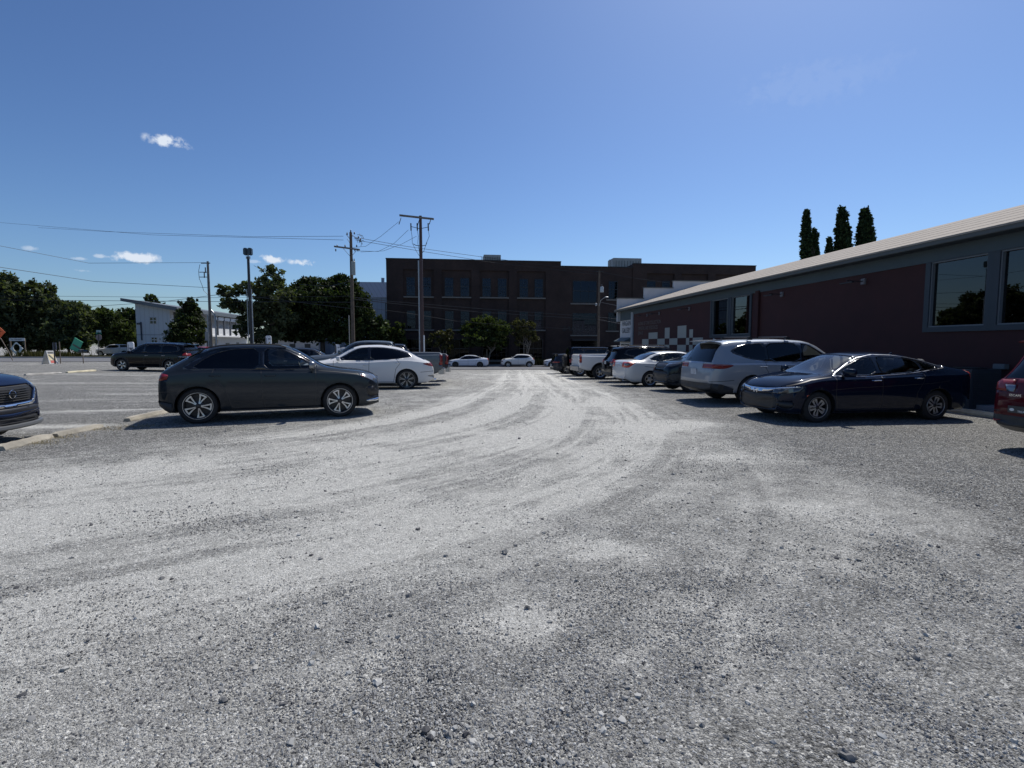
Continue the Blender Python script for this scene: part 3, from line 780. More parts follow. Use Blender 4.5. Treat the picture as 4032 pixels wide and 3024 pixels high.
HIGH = dict(paint=P_SILVER, w=.965, wr=.375, rim=.245, style='highlander', tw=.24, axles=(1.425, -1.425), roofw=.70,
    top=[(-2.595, .55), (-2.585, .78), (-2.55, .98), (-2.50, 1.14), (-2.36, 1.40), (-2.22, 1.60), (-2.12, 1.655), (-1.8, 1.70), (-.6, 1.73), (.2, 1.70), (.48, 1.64), (1.30, 1.19), (1.55, 1.13), (2.1, 1.03), (2.28, .90), (2.355, .6)],
    belt=[(-2.6, 1.07), (-1.2, 1.09), (0, 1.07), (1.2, 1.07), (2.0, .95), (2.355, .8)], bot=[(-2.595, .38), (-2.2, .26), (2.0, .22), (2.355, .32)],
    fixed=[.48, 1.30, -2.51, -2.20], xh=.48, xc=1.30, rg=(-2.51, -2.20), cabin_back=-2.0,
    dlo=[(-2.02, 1.37), (-1.80, 1.52), (-1.45, 1.60), (-.8, 1.63), (0, 1.635), (.38, 1.57), (1.06, 1.145), (0, 1.11), (-.9, 1.12), (-1.5, 1.19)],
    wins=[[(.12, 1.125), (.12, 1.60), (.36, 1.545), (.92, 1.15)], [(-.92, 1.135), (-.92, 1.605), (.02, 1.605), (.02, 1.125)], [(-1.90, 1.37), (-1.75, 1.485), (-1.42, 1.57), (-1.0, 1.60), (-1.0, 1.145), (-1.5, 1.22)]],
    glass=[GL_MID, GL_DARK, GL_DARK],
    gaps=[[(.06, 1.1), (.08, .6), (.10, .30)], [(1.1, 1.12), (1.08, .7), (1.02, .30)], [(-1.02, 1.12), (-1.05, .95), (-.92, .75), (-.86, .30)], [(-2.52, 1.02), (-2.28, 1.05)], [(-2.55, .60), (-1.95, .64)]],
    extra=[('xz', [(-2.7, 1.05), (-2.3, 1.065), (-1.93, 1.035), (-2.12, .965), (-2.3, .935), (-2.7, .965)], 'tail', dict(ymin=.40)),
           ('yz', [(-.1, .985), (.30, .985), (.42, .72), (-.1, .70)], 'black', dict(xmin=-9, xmax=-2.4, sharp=1)) if False else ('xz', [(-2.7, .56), (-2.30, .54), (-1.95, .42), (-1.95, .1), (-2.7, .1)], 'lower', dict(sharp=1)),
           ('xz', [(1.75, 1.0), (2.3, .95), (2.3, .82), (1.9, .88)], 'head', dict(ymin=.45))],
    sill=.31, mirror=(.95, 1.16), handles=[(-.08, .98), (-1.12, 1.0)], handlemat=M_CHROME, rails=None, crossbars=(-1.35, -.25), fin=-1.95, spoiler=(-2.10, 1.69, .34, .60), rplate=(-2.575, .84))
LEV = dict(paint=P_WHITE, w=.985, wr=.385, rim=.285, style='levante', tw=.26, axles=(1.5, -1.5), roofw=.64, archgap=.035, rimmat=mat('black_cut_alloy', (.36, .36, .37), .3, .8),
    top=[(-2.56, .52), (-2.55, .74), (-2.49, .92), (-2.40, 1.03), (-2.28, 1.09), (-1.95, 1.27), (-1.5, 1.50), (-1.0, 1.62), (-.5, 1.67), (.1, 1.65), (.42, 1.575), (1.25, 1.15), (1.5, 1.09), (2.1, .98), (2.33, .82), (2.45, .5)],
    belt=[(-2.5, 1.02), (-1.4, 1.13), (0, 1.06), (1.2, 1.04), (2.0, .93), (2.45, .7)], bot=[(-2.56, .36), (-2.2, .24), (2.0, .20), (2.45, .30)],
    fixed=[.42, 1.25, -2.20, -1.45], xh=.42, xc=1.25, rg=(-2.20, -1.45), cabin_back=-1.6,
    dlo=[(-1.72, 1.225), (-1.62, 1.37), (-1.25, 1.49), (-.7, 1.575), (0, 1.58), (.35, 1.50), (1.03, 1.10), (0, 1.085), (-1.0, 1.13)],
    wins=[[(-.10, 1.11), (-.10, 1.55), (.08, 1.54), (.33, 1.465), (.90, 1.115)], [(-1.62, 1.235), (-1.53, 1.35), (-1.2, 1.455), (-.7, 1.54), (-.20, 1.55), (-.20, 1.115), (-1.0, 1.16)]],
    glass=[GL_MID, GL_DARK],
    gaps=[[(-.15, 1.08), (-.13, .6), (-.05, .30)], [(1.1, 1.08), (1.1, .7), (1.02, .30)], [(-1.12, 1.14), (-1.25, .98), (-1.1, .78), (-1.02, .30)], [(-1.02, .3), (1.02, .3)], [(-2.5, .70), (-2.0, .66)]],
    extra=[('xz', [(-2.7, 1.0), (-2.45, 1.015), (-2.05, .985), (-2.3, .90), (-2.5, .865), (-2.7, .88)], 'tail', dict(ymin=.35)),
           ('xz', [(-2.7, .34), (-2.3, .30), (-2.3, .10), (-2.7, .1)], 'lower', dict(sharp=1)),
           ('xz', [(-2.6, .52), (-2.28, .54), (-2.28, .505), (-2.6, .47)], 'black', dict(ymin=.55))],
    sill=.25, mirror=(.93, 1.15), mirmat=P_WHITE, handles=[(-.02, .93), (-1.18, 1.0)], handlemat=M_CHROME, exhaust=(-2.62, .36, .62))
ROGUE = scaled(HIGH, .94, .985, paint=P_NAVY, w=.92, wr=.365, rim=.23, style='ten', cladding=.05, crossbars=None, spoiler=None, fin=None, rplate=None, bow=(.20, .07), nose=(.60, .80, 2.8),
    top=[(-2.35, .55), (-2.34, .78), (-2.30, 1.05), (-2.15, 1.45), (-2.0, 1.62), (-1.7, 1.67), (-.5, 1.70), (.2, 1.68), (.40, 1.62), (1.20, 1.20), (1.45, 1.15), (2.0, 1.06), (2.19, .98), (2.27, .86), (2.30, .5)],
    belt=[(-2.3, 1.07), (-1, 1.07), (1.2, 1.06), (2.0, .97), (2.30, .84)], bot=[(-2.35, .38), (-2.0, .24), (1.9, .20), (2.3, .30)], fixed=[.40, 1.20, -2.2, -1.98], xh=.40, xc=1.20, rg=(-2.28, -2.0),
    extra=[('yz', [(-.1, .925), (.50, .935), (.60, .84), (.50, .665), (-.1, .655)], 'grille', dict(xmin=1.7, sharp=1)),
           ('yz', strip([(.60, .985), (.68, .85), (.57, .645), (.50, .62), (-.1, .61)], .05), 'chrome', dict(xmin=1.7, sharp=1)),
           
           ('xz', [(1.85, 1.0), (2.3, .96), (2.3, .90), (1.95, .92)], 'head', dict(ymin=.70)),
           ('yz', [(-.1, .57), (.60, .58), (.78, .55), (.80, .50), (-.1, .48)], 'black', dict(xmin=1.7, sharp=1)),
           ('yz', [(-.1, .43), (.66, .44), (.72, .30), (-.1, .29)], 'grille', dict(xmin=1.7, sharp=1))],
    sill=.33, add=[round_badge, grille_bars(2.298, .685, .905, 7, .47, .23, M_LOWER, .3), grille_bars(2.30, .335, .40, 2, .62, .20, M_LOWER), bumper_bar(-2.28, .2, .3, .7, M_LOWER)])
def lip(root, S):
    m = MB(); n = 14; pts = []
    for k in range(n + 1):
        y = -.88 + 1.76 * k / n; pts.append((2.33 - .23 * (y / .92) ** 2 - .25 * max(0, abs(y / .92) - .75) ** 1.2, y, .275))
    m.tube(pts, .038, 6); m.build('skid_lip', mat('satin_grey', (.10, .105, .11), .45), root, smooth=True)
ROGUE['add'] = [ROGUE['add'][0], ROGUE['add'][1], ROGUE['add'][2], lip]
ATLAS = scaled(HIGH, 1.0, 1.0, paint=P_BLACK, w=.99, wr=.385, rim=.255, style='atlas', roofw=.74, axles=(1.49, -1.49), crossbars=None, cladding=.045,
    top=[(-2.62, .55), (-2.61, .85), (-2.57, 1.08), (-2.50, 1.22), (-2.34, 1.55), (-2.24, 1.68), (-2.0, 1.74), (-.8, 1.78), (.1, 1.76), (.40, 1.70), (1.20, 1.24), (1.45, 1.18), (2.15, 1.08), (2.33, .97), (2.42, .6)],
    belt=[(-2.6, 1.10), (-1.2, 1.14), (1.2, 1.12), (2.1, 1.0), (2.42, .85)], fixed=[.40, 1.20, -2.53, -2.30], xh=.40, xc=1.20, rg=(-2.53, -2.30),
    dlo=[(-2.12, 1.30), (-1.98, 1.60), (-1.5, 1.66), (0, 1.69), (.34, 1.62), (1.0, 1.18), (0, 1.16), (-1.4, 1.18)],
    wins=[[(.12, 1.18), (.12, 1.65), (.32, 1.59), (.88, 1.19)], [(-.92, 1.19), (-.92, 1.645), (.02, 1.655), (.02, 1.18)], [(-2.0, 1.31), (-1.88, 1.57), (-1.5, 1.62), (-1.0, 1.64), (-1.0, 1.20), (-1.4, 1.21)]],
    extra=[('xz', [(-2.7, 1.18), (-2.35, 1.20), (-2.28, 1.02), (-2.7, .98)], 'tail', dict(ymin=.45)),
           ('xz', [(-2.7, .96), (-2.05, .955), (-2.05, .925), (-2.7, .93)], 'chrome', dict(ymin=.45)),
           ('xz', [(1.95, 1.05), (2.4, 1.0), (2.4, .88), (2.0, .92)], 'head', dict(ymin=.5))],
    rails=(-1.9, .2), railmat=M_CHROME, spoiler=(-2.22, 1.73, .25, .64), rplate=(-2.60, .95), fin=-1.95)
PATH = scaled(ATLAS, 1.0, 1.0, paint=P_BLACK, w=.98, style='ten', raillift=.055, cladding=0,
    top=[(-2.60, .55), (-2.59, .85), (-2.55, 1.03), (-2.46, 1.18), (-2.28, 1.50), (-2.15, 1.66), (-1.95, 1.72), (-.8, 1.775), (.1, 1.76), (.40, 1.68), (1.20, 1.22), (1.45, 1.16), (2.15, 1.05), (2.33, .93), (2.42, .6)],
    dlo=[(-1.95, 1.35), (-1.80, 1.58), (-1.4, 1.65), (0, 1.68), (.34, 1.61), (1.0, 1.18), (0, 1.15), (-1.2, 1.20)],
    wins=[[(.12, 1.18), (.12, 1.64), (.32, 1.58), (.88, 1.19)], [(-.85, 1.19), (-.85, 1.635), (.02, 1.645), (.02, 1.18)], [(-1.82, 1.36), (-1.72, 1.54), (-1.4, 1.60), (-.95, 1.625), (-.95, 1.21), (-1.2, 1.23)]],
    extra=[('xz', [(-2.7, 1.10), (-2.3, 1.13), (-2.16, 1.09), (-2.30, .93), (-2.7, .95)], 'tail', dict(ymin=.55)),
           ('xz', [(-2.7, .93), (-2.32, .92), (-2.34, .80), (-2.7, .82)], 'lamp2', dict(ymin=.62)),
           ('xz', [(-2.7, .50), (-2.3, .48), (-1.9, .36), (-1.9, .1), (-2.7, .1)], 'lower', dict(sharp=1))], railmat=M_DARKALLOY)
ALTIMA = scaled(CIVIC, 1.03, 1.04, paint=P_WHITE2, w=.90, style='ten', wr=.33, rim=.215, rimmat=M_ALLOY, add=[], roofw=.66, fin=None, handlemat=P_WHITE2, lowermat=P_WHITE2,
    top=[(-2.47, .55), (-2.46, .85), (-2.41, 1.02), (-2.28, 1.09), (-1.80, 1.13), (-1.25, 1.36), (-.9, 1.445), (-.3, 1.475), (.2, 1.455), (.40, 1.40), (1.25, 1.0), (1.5, .96), (1.95, .86), (2.2, .75), (2.35, .5)],
    belt=[(-2.4, 1.03), (-.6, .985), (1.2, .93), (1.9, .83), (2.35, .62)], bot=[(-2.47, .34), (-2.15, .20), (2.0, .17), (2.35, .24)],
    fixed=[.40, 1.25, -1.82, -1.05], xh=.40, xc=1.25, rg=(-1.82, -1.05), axles=(1.39, -1.39),
    dlo=[(-1.42, 1.12), (-1.15, 1.27), (-.8, 1.37), (-.3, 1.405), (.05, 1.395), (.36, 1.32), (1.00, .975), (0, .985), (-.9, 1.02)],
    wins=[[(.01, 1.0), (.01, 1.37), (.28, 1.31), (.86, .99)], [(-1.0, 1.05), (-.98, 1.27), (-.7, 1.345), (-.3, 1.375), (-.09, 1.372), (-.09, 1.01)], [(-1.33, 1.12), (-1.12, 1.235), (-1.06, 1.25), (-1.06, 1.07)]],
    extra=[('xz', [(-2.6, 1.01), (-2.3, 1.03), (-2.02, 1.02), (-2.20, .88), (-2.32, .80), (-2.6, .82)], 'tail', dict(ymin=.44)),
           ('xz', [(-2.42, .97), (-2.30, .98), (-2.22, .93), (-2.34, .87), (-2.44, .88)], 'lamp2', dict(ymin=.60)),
           ('yz', [(-.1, .955), (.36, .955), (.36, .925), (-.1, .925)], 'chrome', dict(xmax=-2.2, sharp=1)),
           ('xz', [(1.8, .78), (2.3, .72), (2.3, .62), (1.9, .68)], 'head', dict(ymin=.5))],
    rplate=(-2.455, .84), rgglass=GL_MID, wsglass=GL_MID, exhaust=(-2.50, .27, .60))
RAV = scaled(HIGH, .93, .985, paint=P_TEAL, w=.93, wr=.36, rim=.23, cladding=.06, crossbars=None, spoiler=None, fin=None, rplate=None, style='ten',
    extra=[('yz', [(-.1, 1.0), (.42, .98), (.50, .90), (.35, .80), (-.1, .79)], 'grille', dict(xmin=1.7, sharp=1)),
           ('xz', [(1.65, 1.02), (1.9, 1.0), (2.3, .93), (2.3, .86), (1.9, .90)], 'head', dict(ymin=.45)),
           ('yz', [(-.1, .70), (.60, .70), (.70, .50), (.6, .36), (-.1, .36)], 'grille', dict(xmin=1.7, sharp=1)),
           ('xz', [(1.75, .66), (2.0, .64), (2.2, .50), (1.9, .40), (1.75, .45)], 'lower', dict(ymin=.5))], headmat=mat('smoked_lens', (.1, .1, .11)))
CAMRY = scaled(CIVIC, 1.055, 1.02, paint=P_BLUEWHITE, w=.92, style='highlander', rimmat=M_DARKALLOY, glass=[GL_DARK] * 3, add=[], handlemat=P_BLUEWHITE, lowermat=P_BLUEWHITE, wr=.335, rim=.235, headmat=M_CLEARL)
JUKE = scaled(HIGH, .835, .91, paint=P_WHITE, w=.88, wr=.335, rim=.215, style='ten', cladding=.05, crossbars=None, rplate=None, fin=None, glass=[GL_DARK] * 3, axles=(1.265, -1.265),
    top=[(-1.95, .5), (-1.94, .75), (-1.88, .95), (-1.75, 1.12), (-1.45, 1.40), (-1.25, 1.49), (-.4, 1.56), (.1, 1.54), (.35, 1.46), (.98, 1.12), (1.2, 1.09), (1.8, 1.0), (2.02, .82), (2.1, .55)],
    belt=[(-1.9, .95), (-.9, 1.04), (.9, 1.02), (1.6, .92), (2.1, .7)], bot=[(-1.95, .38), (-1.7, .26), (1.8, .22), (2.1, .35)],
    fixed=[.35, .98, -1.72, -1.40], xh=.35, xc=.98, rg=(-1.72, -1.40), dlo=[(-1.40, 1.28), (-1.1, 1.40), (0, 1.45), (.28, 1.38), (.85, 1.08), (0, 1.08), (-1.0, 1.10)],
    wins=[[(.1, 1.1), (.1, 1.40), (.26, 1.35), (.74, 1.09)], [(-1.30, 1.28), (-1.05, 1.365), (.02, 1.41), (.02, 1.10), (-.95, 1.12)]], glass_=1,
    gaps=[[(.06, 1.06), (.08, .4)], [(.9, 1.04), (.85, .4)], [(-.9, 1.06), (-.75, .4)]], handles=[(-.05, .95)], mirror=(.72, 1.12),
    extra=[('xz', [(-2.1, 1.02), (-1.62, 1.10), (-1.72, .92), (-2.1, .85)], 'tail', dict(ymin=.5)), ('xz', [(1.55, 1.02), (1.9, .98), (1.95, .90), (1.6, .93)], 'head', dict(ymin=.5)), ('xz', [(1.85, .78), (2.05, .76), (2.05, .62), (1.88, .64)], 'lamp2', dict(ymin=.5))], spoiler=(-1.42, 1.455, .2, .5))
TRUCK = dict(paint=P_GREY, w=1.01, wr=.41, rim=.25, style='six', tw=.27, axles=(1.87, -1.87), roofw=.76, archgap=.07, tail_plan=(.10, .985, 3), crown=.07, bow=(.12, 0.0), tuck=.95,
    top=[(-3.05, 1.36), (-3.02, 1.41), (-2.98, 1.42), (-1.20, 1.44), (-1.12, 1.46), (-1.09, 1.55), (-1.00, 1.82), (-.88, 1.90), (0, 1.93), (.45, 1.90), (.68, 1.83), (1.42, 1.36), (1.6, 1.33), (2.5, 1.26), (2.76, 1.13), (2.87, .75)],
    belt=[(-3.1, 1.36), (-1.2, 1.33), (1.4, 1.27), (2.4, 1.15), (2.87, 1.0)], bot=[(-3.05, .62), (-2.6, .50), (2.4, .42), (2.87, .50)],
    fixed=[.68, 1.42, -3.0, -1.15, -1.10, -.98], xh=.68, xc=1.42, rg=(-1.11, -.97), bed=(-3.0, -1.15), cabin_back=-1.0,
    dlo=[(-.95, 1.37), (-.90, 1.78), (-.2, 1.83), (.45, 1.80), (.62, 1.73), (1.18, 1.36)], wins=[[(.26, 1.38), (.26, 1.78), (.58, 1.70), (1.02, 1.385)], [(-.86, 1.39), (-.84, 1.75), (-.1, 1.80), (.16, 1.79), (.16, 1.38)]], glass=[GL_MID, GL_DARK],
    gaps=[[(.2, 1.36), (.2, .5)], [(1.25, 1.34), (1.2, .5)], [(-1.0, 1.4), (-1.0, .5)], [(-1.17, 1.42), (-1.17, .5)]],
    extra=[('xz', [(-3.2, 1.33), (-2.93, 1.33), (-2.95, 1.12), (-2.90, .90), (-3.2, .90)], 'tail', dict(ymin=.86, sharp=1)),
           ('yz', [(-.1, 1.2), (.7, 1.2), (.7, .85), (-.1, .85)], 'grille', dict(xmin=2.4, sharp=1)), ('xz', [(2.5, 1.15), (2.9, 1.1), (2.9, .9), (2.55, .95)], 'head', dict(ymin=.7))],
    sill=.45, mirror=(1.15, 1.42), handles=[(.35, 1.15), (-.72, 1.15)], seat=M_SEAT, add=[bumper_bar(-3.22, .50, .74, .98, mat('bumper_chrome', (.30, .31, .33), .22, 1))])
GMC = scaled(TRUCK, 1.0, .97, paint=P_WHITE, add=[bumper_bar(-3.24, .48, .72, .96, mat('aged_chrome', (.42, .41, .40), .35, .8))], archgap=.10, style='six', rimmat=M_ALLOY,
    extra=[('xz', [(-3.2, 1.36), (-2.92, 1.36), (-2.92, 1.13), (-3.2, 1.13)], 'tail', dict(ymin=.84, sharp=1)), ('xz', [(-3.2, 1.13), (-2.92, 1.13), (-2.92, 1.05), (-3.2, 1.05)], 'orange', dict(ymin=.84, sharp=1)),
           ('xz', [(-3.2, 1.05), (-2.92, 1.05), (-2.92, .93), (-3.2, .93)], 'tail', dict(ymin=.84, sharp=1)), ('yz', [(.02, 1.24), (.06, 1.24), (.06, 1.16), (.02, 1.16)], 'black', dict(xmax=-2.9, sharp=1))], cladding=.035)
ESCAPE = scaled(HIGH, .915, .97, paint=P_RED, w=.92, wr=.355, rim=.22, crossbars=None, fin=None, cladding=.05, sill=.36,
    extra=[('xz', [(-2.6, 1.04), (-2.25, 1.06), (-2.05, 1.02), (-2.15, .90), (-2.6, .86)], 'tail', dict(ymin=.52)),
           ('yz', [(.50, .98), (.66, .98), (.62, .88), (.50, .88)], 'lamp2', dict(xmax=-2.0, sharp=1, ymin=.3)),
           ('xz', [(-2.7, .54), (-2.20, .52), (-1.9, .44), (-1.9, .1), (-2.7, .1)], 'lower', dict(sharp=1)),
           ('xz', [(-2.7, .45), (-2.1, .45), (-2.1, .36), (-2.7, .36)], 'tail', dict(ymin=.66))])
JEEP = dict(paint=P_BLACK, w=.93, wr=.40, rim=.22, style='six', tw=.26, axles=(1.47, -1.47), roofw=.83, crown=.06, tail_plan=(.08, .97, 3), nose=(.3, .85, 3), bow=(.05, 0), archgap=.09, cladding=.05,
    top=[(-2.12, .9), (-2.11, 1.15), (-2.06, 1.5), (-1.98, 1.80), (-1.85, 1.86), (0, 1.87), (.38, 1.84), (.50, 1.80), (.80, 1.26), (.95, 1.22), (1.9, 1.15), (2.02, 1.05), (2.06, .7)],
    belt=[(-2.1, 1.18), (-1.0, 1.18), (.8, 1.18), (1.8, 1.1), (2.06, 1.0)], bot=[(-2.12, .55), (-1.9, .45), (1.8, .45), (2.06, .6)],
    fixed=[.50, .80, -2.08, -1.99], xh=.50, xc=.80, rg=(-2.09, -1.99), dlo=[(-1.95, 1.28), (-1.92, 1.72), (.40, 1.74), (.66, 1.24), (-1, 1.22)],
    wins=[[(-.25, 1.26), (-.25, 1.69), (.36, 1.68), (.55, 1.27)], [(-1.15, 1.26), (-1.15, 1.69), (-.35, 1.69), (-.35, 1.26)], [(-1.88, 1.30), (-1.86, 1.69), (-1.25, 1.69), (-1.25, 1.27)]], glass=[GL_DARK] * 3,
    gaps=[[(-.3, 1.2), (-.3, .5)], [(.7, 1.2), (.7, .5)], [(-1.2, 1.2), (-1.2, .5)]], extra=[('xz', [(-2.2, 1.10), (-2.0, 1.10), (-2.0, .88), (-2.2, .88)], 'tail', dict(ymin=.72, sharp=1))], sill=.5, mirror=(.62, 1.28))
def spare(root, S):
    h, t, r_ = wheel_meshes(.40, .22, 'six', M_DARKALLOY, .24)
    o = new_obj('spare_wheel', h, None, root); o.location = (-2.27, 0, 1.0); o.rotation_euler = (0, 0, -R(90))
    new_obj('tyre', t, None, o); new_obj('rim', r_, None, o)
JEEP['add'] = [spare]
VAN = dict(paint=P_WHITE, w=1.0, wr=.36, rim=.2, style='six', axles=(1.7, -1.7), roofw=.86, crown=.07, tail_plan=(.1, .95, 3), bow=(.15, 0),
    top=[(-2.8, .7), (-2.79, 1.6), (-2.72, 2.0), (-2.6, 2.08), (.6, 2.1), (.9, 2.0), (1.75, 1.35), (2.3, 1.15), (2.5, .9), (2.55, .6)], belt=[(-2.8, 1.2), (0, 1.2), (1.6, 1.18), (2.3, 1.05), (2.55, .8)], bot=[(-2.8, .4), (-2.5, .3), (2.2, .25), (2.55, .4)],
    fixed=[.9, 1.75], xh=.9, xc=1.75, dlo=[(.3, 1.25), (.3, 1.8), (.85, 1.8), (1.5, 1.28)], wins=[[(.36, 1.28), (.36, 1.75), (.82, 1.75), (1.38, 1.30)]], glass=[GL_DARK], gaps=[[(.25, 1.9), (.25, .4)], [(-1.2, 1.9), (-1.2, .4)]], sill=.4, mirror=(1.3, 1.35))
SEDAN_FAR = scaled(CAMRY, 1, 1, paint=P_BLUEWHITE)
HATCH = scaled(HIGH, .86, .86, paint=P_DGREY, w=.88, wr=.33, rim=.21, crossbars=None, fin=None, rplate=(-2.22, .62))

# ------------------------------------------------------------------ placing them
def perp(yaw): return Vector((-math.sin(yaw), math.cos(yaw)))
def park(name, S, axle_xy, which, yaw, label, cat, group=None, dz=0, detail=True):
    """axle_xy: centre of an axle on the ground, or the nose / tail centre"""
    ax = {'front': max(S['axles']), 'rear': min(S['axles']), 'nose': S['top'][-1][0], 'tail': S['top'][0][0], 'mid': 0}[which]
    c = Vector(axle_xy) - Vector((math.cos(yaw), math.sin(yaw))) * ax
    fx = c + Vector((math.cos(yaw), math.sin(yaw))) * 1.4; rx = c - Vector((math.cos(yaw), math.sin(yaw))) * 1.4
    zf, zr = g(fx.x, fx.y), g(rx.x, rx.y)
    o = make_car(name, S, (c.x, c.y, (zf + zr) / 2 + dz), yaw, label, cat, group, detail)
    o.rotation_euler = (0, -math.atan2(zf - zr, 2.8), yaw)
    return o
GL_, GR_ = 'cars parked on the left side of the gravel lot', 'cars parked in the row beside the red building'
GW = 'parked vehicles'
park('parked_suv', AUDI, (-5.31, 11.57), 'mid', R(22), 'dark grey-green coupe-roofed SUV with bright two-tone wheels, nose towards the open lane', 'car', GL_)
park('parked_suv', ROGUE, (-7.88, 8.15), 'nose', R(7), 'navy SUV cut off by the left edge, showing a chrome V grille with round badge', 'car', GL_)
park('parked_suv', LEV, (-4.14, 20.3), 'rear', R(193), 'white coupe-roofed SUV with thin-spoked dark wheels behind the dark grey-green SUV', 'car', GL_)
park('pickup_truck', TRUCK, (-3.15, 23.2), 'tail', R(190), 'grey crew-cab pickup with tall red taillight, half hidden behind the white coupe-roofed SUV', 'pickup', GL_)
park('pickup_truck', scaled(TRUCK, 1, .98, paint=P_DGREY), (-3.35, 26.8), 'tail', R(190), 'dark pickup whose tail and bumper just show behind the grey crew-cab pickup', 'pickup', GL_)
park('parked_suv', ATLAS, (-22.85, 33.4), 'mid', R(180), 'large black SUV with silver roof rails standing alone beyond the cream parking block', 'car', GL_)
park('parked_car', scaled(HIGH, .93, .97, paint=P_DGREY, crossbars=None, fin=None), (-11.0, 28.2), 'mid', R(15), 'dark hatch-tailed car seen over the bonnet of the dark grey-green SUV', 'car', GL_, detail=False)
park('parked_car', scaled(CIVIC, 1, 1, paint=P_REDX), (-28.2, 47.5), 'mid', R(170), 'red car peeping out behind the tail of the large black SUV', 'car', GL_, detail=False)
park('work_van', scaled(VAN, .95, .86, paint=P_GREYW), (-14.4, 46.5), 'mid', R(183), 'white work van with dark round marks parked under the big trees', 'van', None, detail=False)
park('pickup_truck', scaled(TRUCK, .93, .92, paint=P_WHITE), (-57.5, 76), 'mid', R(180), 'white pickup standing in the weeds beyond the street near the stop sign', 'pickup', None, detail=False)
RW = R(5.8)
park('parked_sedan', CIVIC, (6.02, 11.22), 'front', R(188.2), 'dark blue four-door sedan with a chrome nose bar, nose towards the lane', 'car', GR_)
park('parked_suv', HIGH, (6.16, 14.55), 'rear', RW + R(3), 'silver three-row SUV with black roof bars, tail towards the lane', 'car', GR_)
park('parked_suv', RAV, (5.1, 18.2), 'nose', R(185.8), 'dark teal SUV parked nose out between the silver three-row SUV and the pearl white sedan', 'car', GR_)
park('parked_sedan', ALTIMA, (4.42, 21.8), 'tail', RW + R(3), 'pearl white sedan, tail out, in front of the checkered mural', 'car', GR_)
park('parked_suv', PATH, (4.55, 25.4), 'tail', RW, 'black three-row SUV with roof rails and red and clear taillights beside the white pickup', 'car', GR_)
park('pickup_truck', GMC, (3.55, 29.2), 'tail', RW, 'white pickup with dented bumper and amber striped taillight, tail towards the lane', 'pickup', GR_)
park('parked_jeep', JEEP, (3.55, 33.6), 'tail', RW, 'boxy black off-roader with flat roof and spare wheel behind the white pickup', 'car', GR_, detail=False)
park('parked_car', HATCH, (2.85, 38.0), 'tail', RW, 'small dark grey hatchback at the far end of the row by the red building', 'car', GR_, detail=False)
park('parked_suv', ESCAPE, (7.38, 7.12), 'tail', R(5), 'ruby red SUV cut off by the right edge with a sticker on its tailgate', 'car', GR_)
park('parked_sedan', CAMRY, (-5.2, 61.4), 'mid', R(183), 'cold white sedan with dark wheels parked at the street in front of the brick building', 'car', 'cars parked on the street')
park('parked_car', JUKE, (.75, 62.4), 'mid', R(183), 'small white crossover with rounded wings parked under the street trees', 'car', 'cars parked on the street')
park('parked_sedan', SEDAN_FAR, (3.75 + 2.3, 63.0), 'mid', R(183), 'white car on the street mostly hidden behind the dark grey hatchback', 'car', 'cars parked on the street', detail=False)
# ------------------------------------------------------------------ ground
def smooth_noise(x, y, seed, n=5):
    """cheap band-limited noise: sum of rotated sines"""
    r = np.random.default_rng(seed); v = 0
    for k in range(n):
        a = r.uniform(0, 2 * np.pi); f = r.uniform(.6, 1.6); p = r.uniform(0, 6.3)
        v = v + np.sin(f * (x * np.cos(a) + y * np.sin(a)) * 2 + p + 1.3 * np.sin(f * .7 * (x * np.sin(a) - y * np.cos(a)) + p * 2))
    return v / n
def vnoise(x, y, seed):
    """value noise on an integer lattice"""
    xi, yi = np.floor(x).astype(np.int64), np.floor(y).astype(np.int64); fx, fy = x - xi, y - yi
    fx, fy = fx * fx * (3 - 2 * fx), fy * fy * (3 - 2 * fy)
    def h(a, b):
        n = (a * 374761393 + b * 668265263 + seed * 974634777) & 0x7fffffff
        n = (n ^ (n >> 13)) * 1274126177 & 0x7fffffff
        return ((n ^ (n >> 16)) & 0xffff) / 65535.0
    return (h(xi, yi) * (1 - fx) + h(xi + 1, yi) * fx) * (1 - fy) + (h(xi, yi + 1) * (1 - fx) + h(xi + 1, yi + 1) * fx) * fy
def fnoise(x, y, seed, octv=4):
    s, a, v = 0, 1, 0
    for k in range(octv):
        v = v + a * vnoise(x * 2**k, y * 2**k, seed + k); s += a; a *= .55
    return v / s
# wheel tracks: centre lines of the routes cars take (x, y), each leaves two pale ruts
ROUTES = [
    ([(1.6, 60), (1.5, 30), (1.35, 20), (1.0, 14.5), (.1, 10.6), (-1.6, 7.7), (-4.2, 5.6), (-9, 3.2)], 1.0),
    ([(.6, 60), (.4, 30), (.1, 20), (-.5, 14.5), (-1.5, 11), (-3.2, 8.3), (-5.6, 6.6), (-10, 4.6)], .75),
    ([(2.2, 60), (2.2, 30), (2.2, 16), (2.0, 11.0), (1.0, 7.6), (-.8, 5.2), (-2.6, 4.0), (-6, 1.8)], .85),
    ([(2.8, 60), (2.9, 30), (2.9, 14), (2.6, 9.0), (2.0, 6.0), (.9, 3.8), (-.8, 2.2), (-4, 0)], .22),
    ([(3.2, 60), (3.3, 30), (3.2, 14), (3.1, 9.0), (2.8, 6.0), (2.2, 3.8), (1.4, 2.0), (.5, -1)], .05),
    ([(-30, 13.4), (-20, 13.0), (-14, 13.2), (-9.5, 13.6), (-6, 15.5)], .0),
]
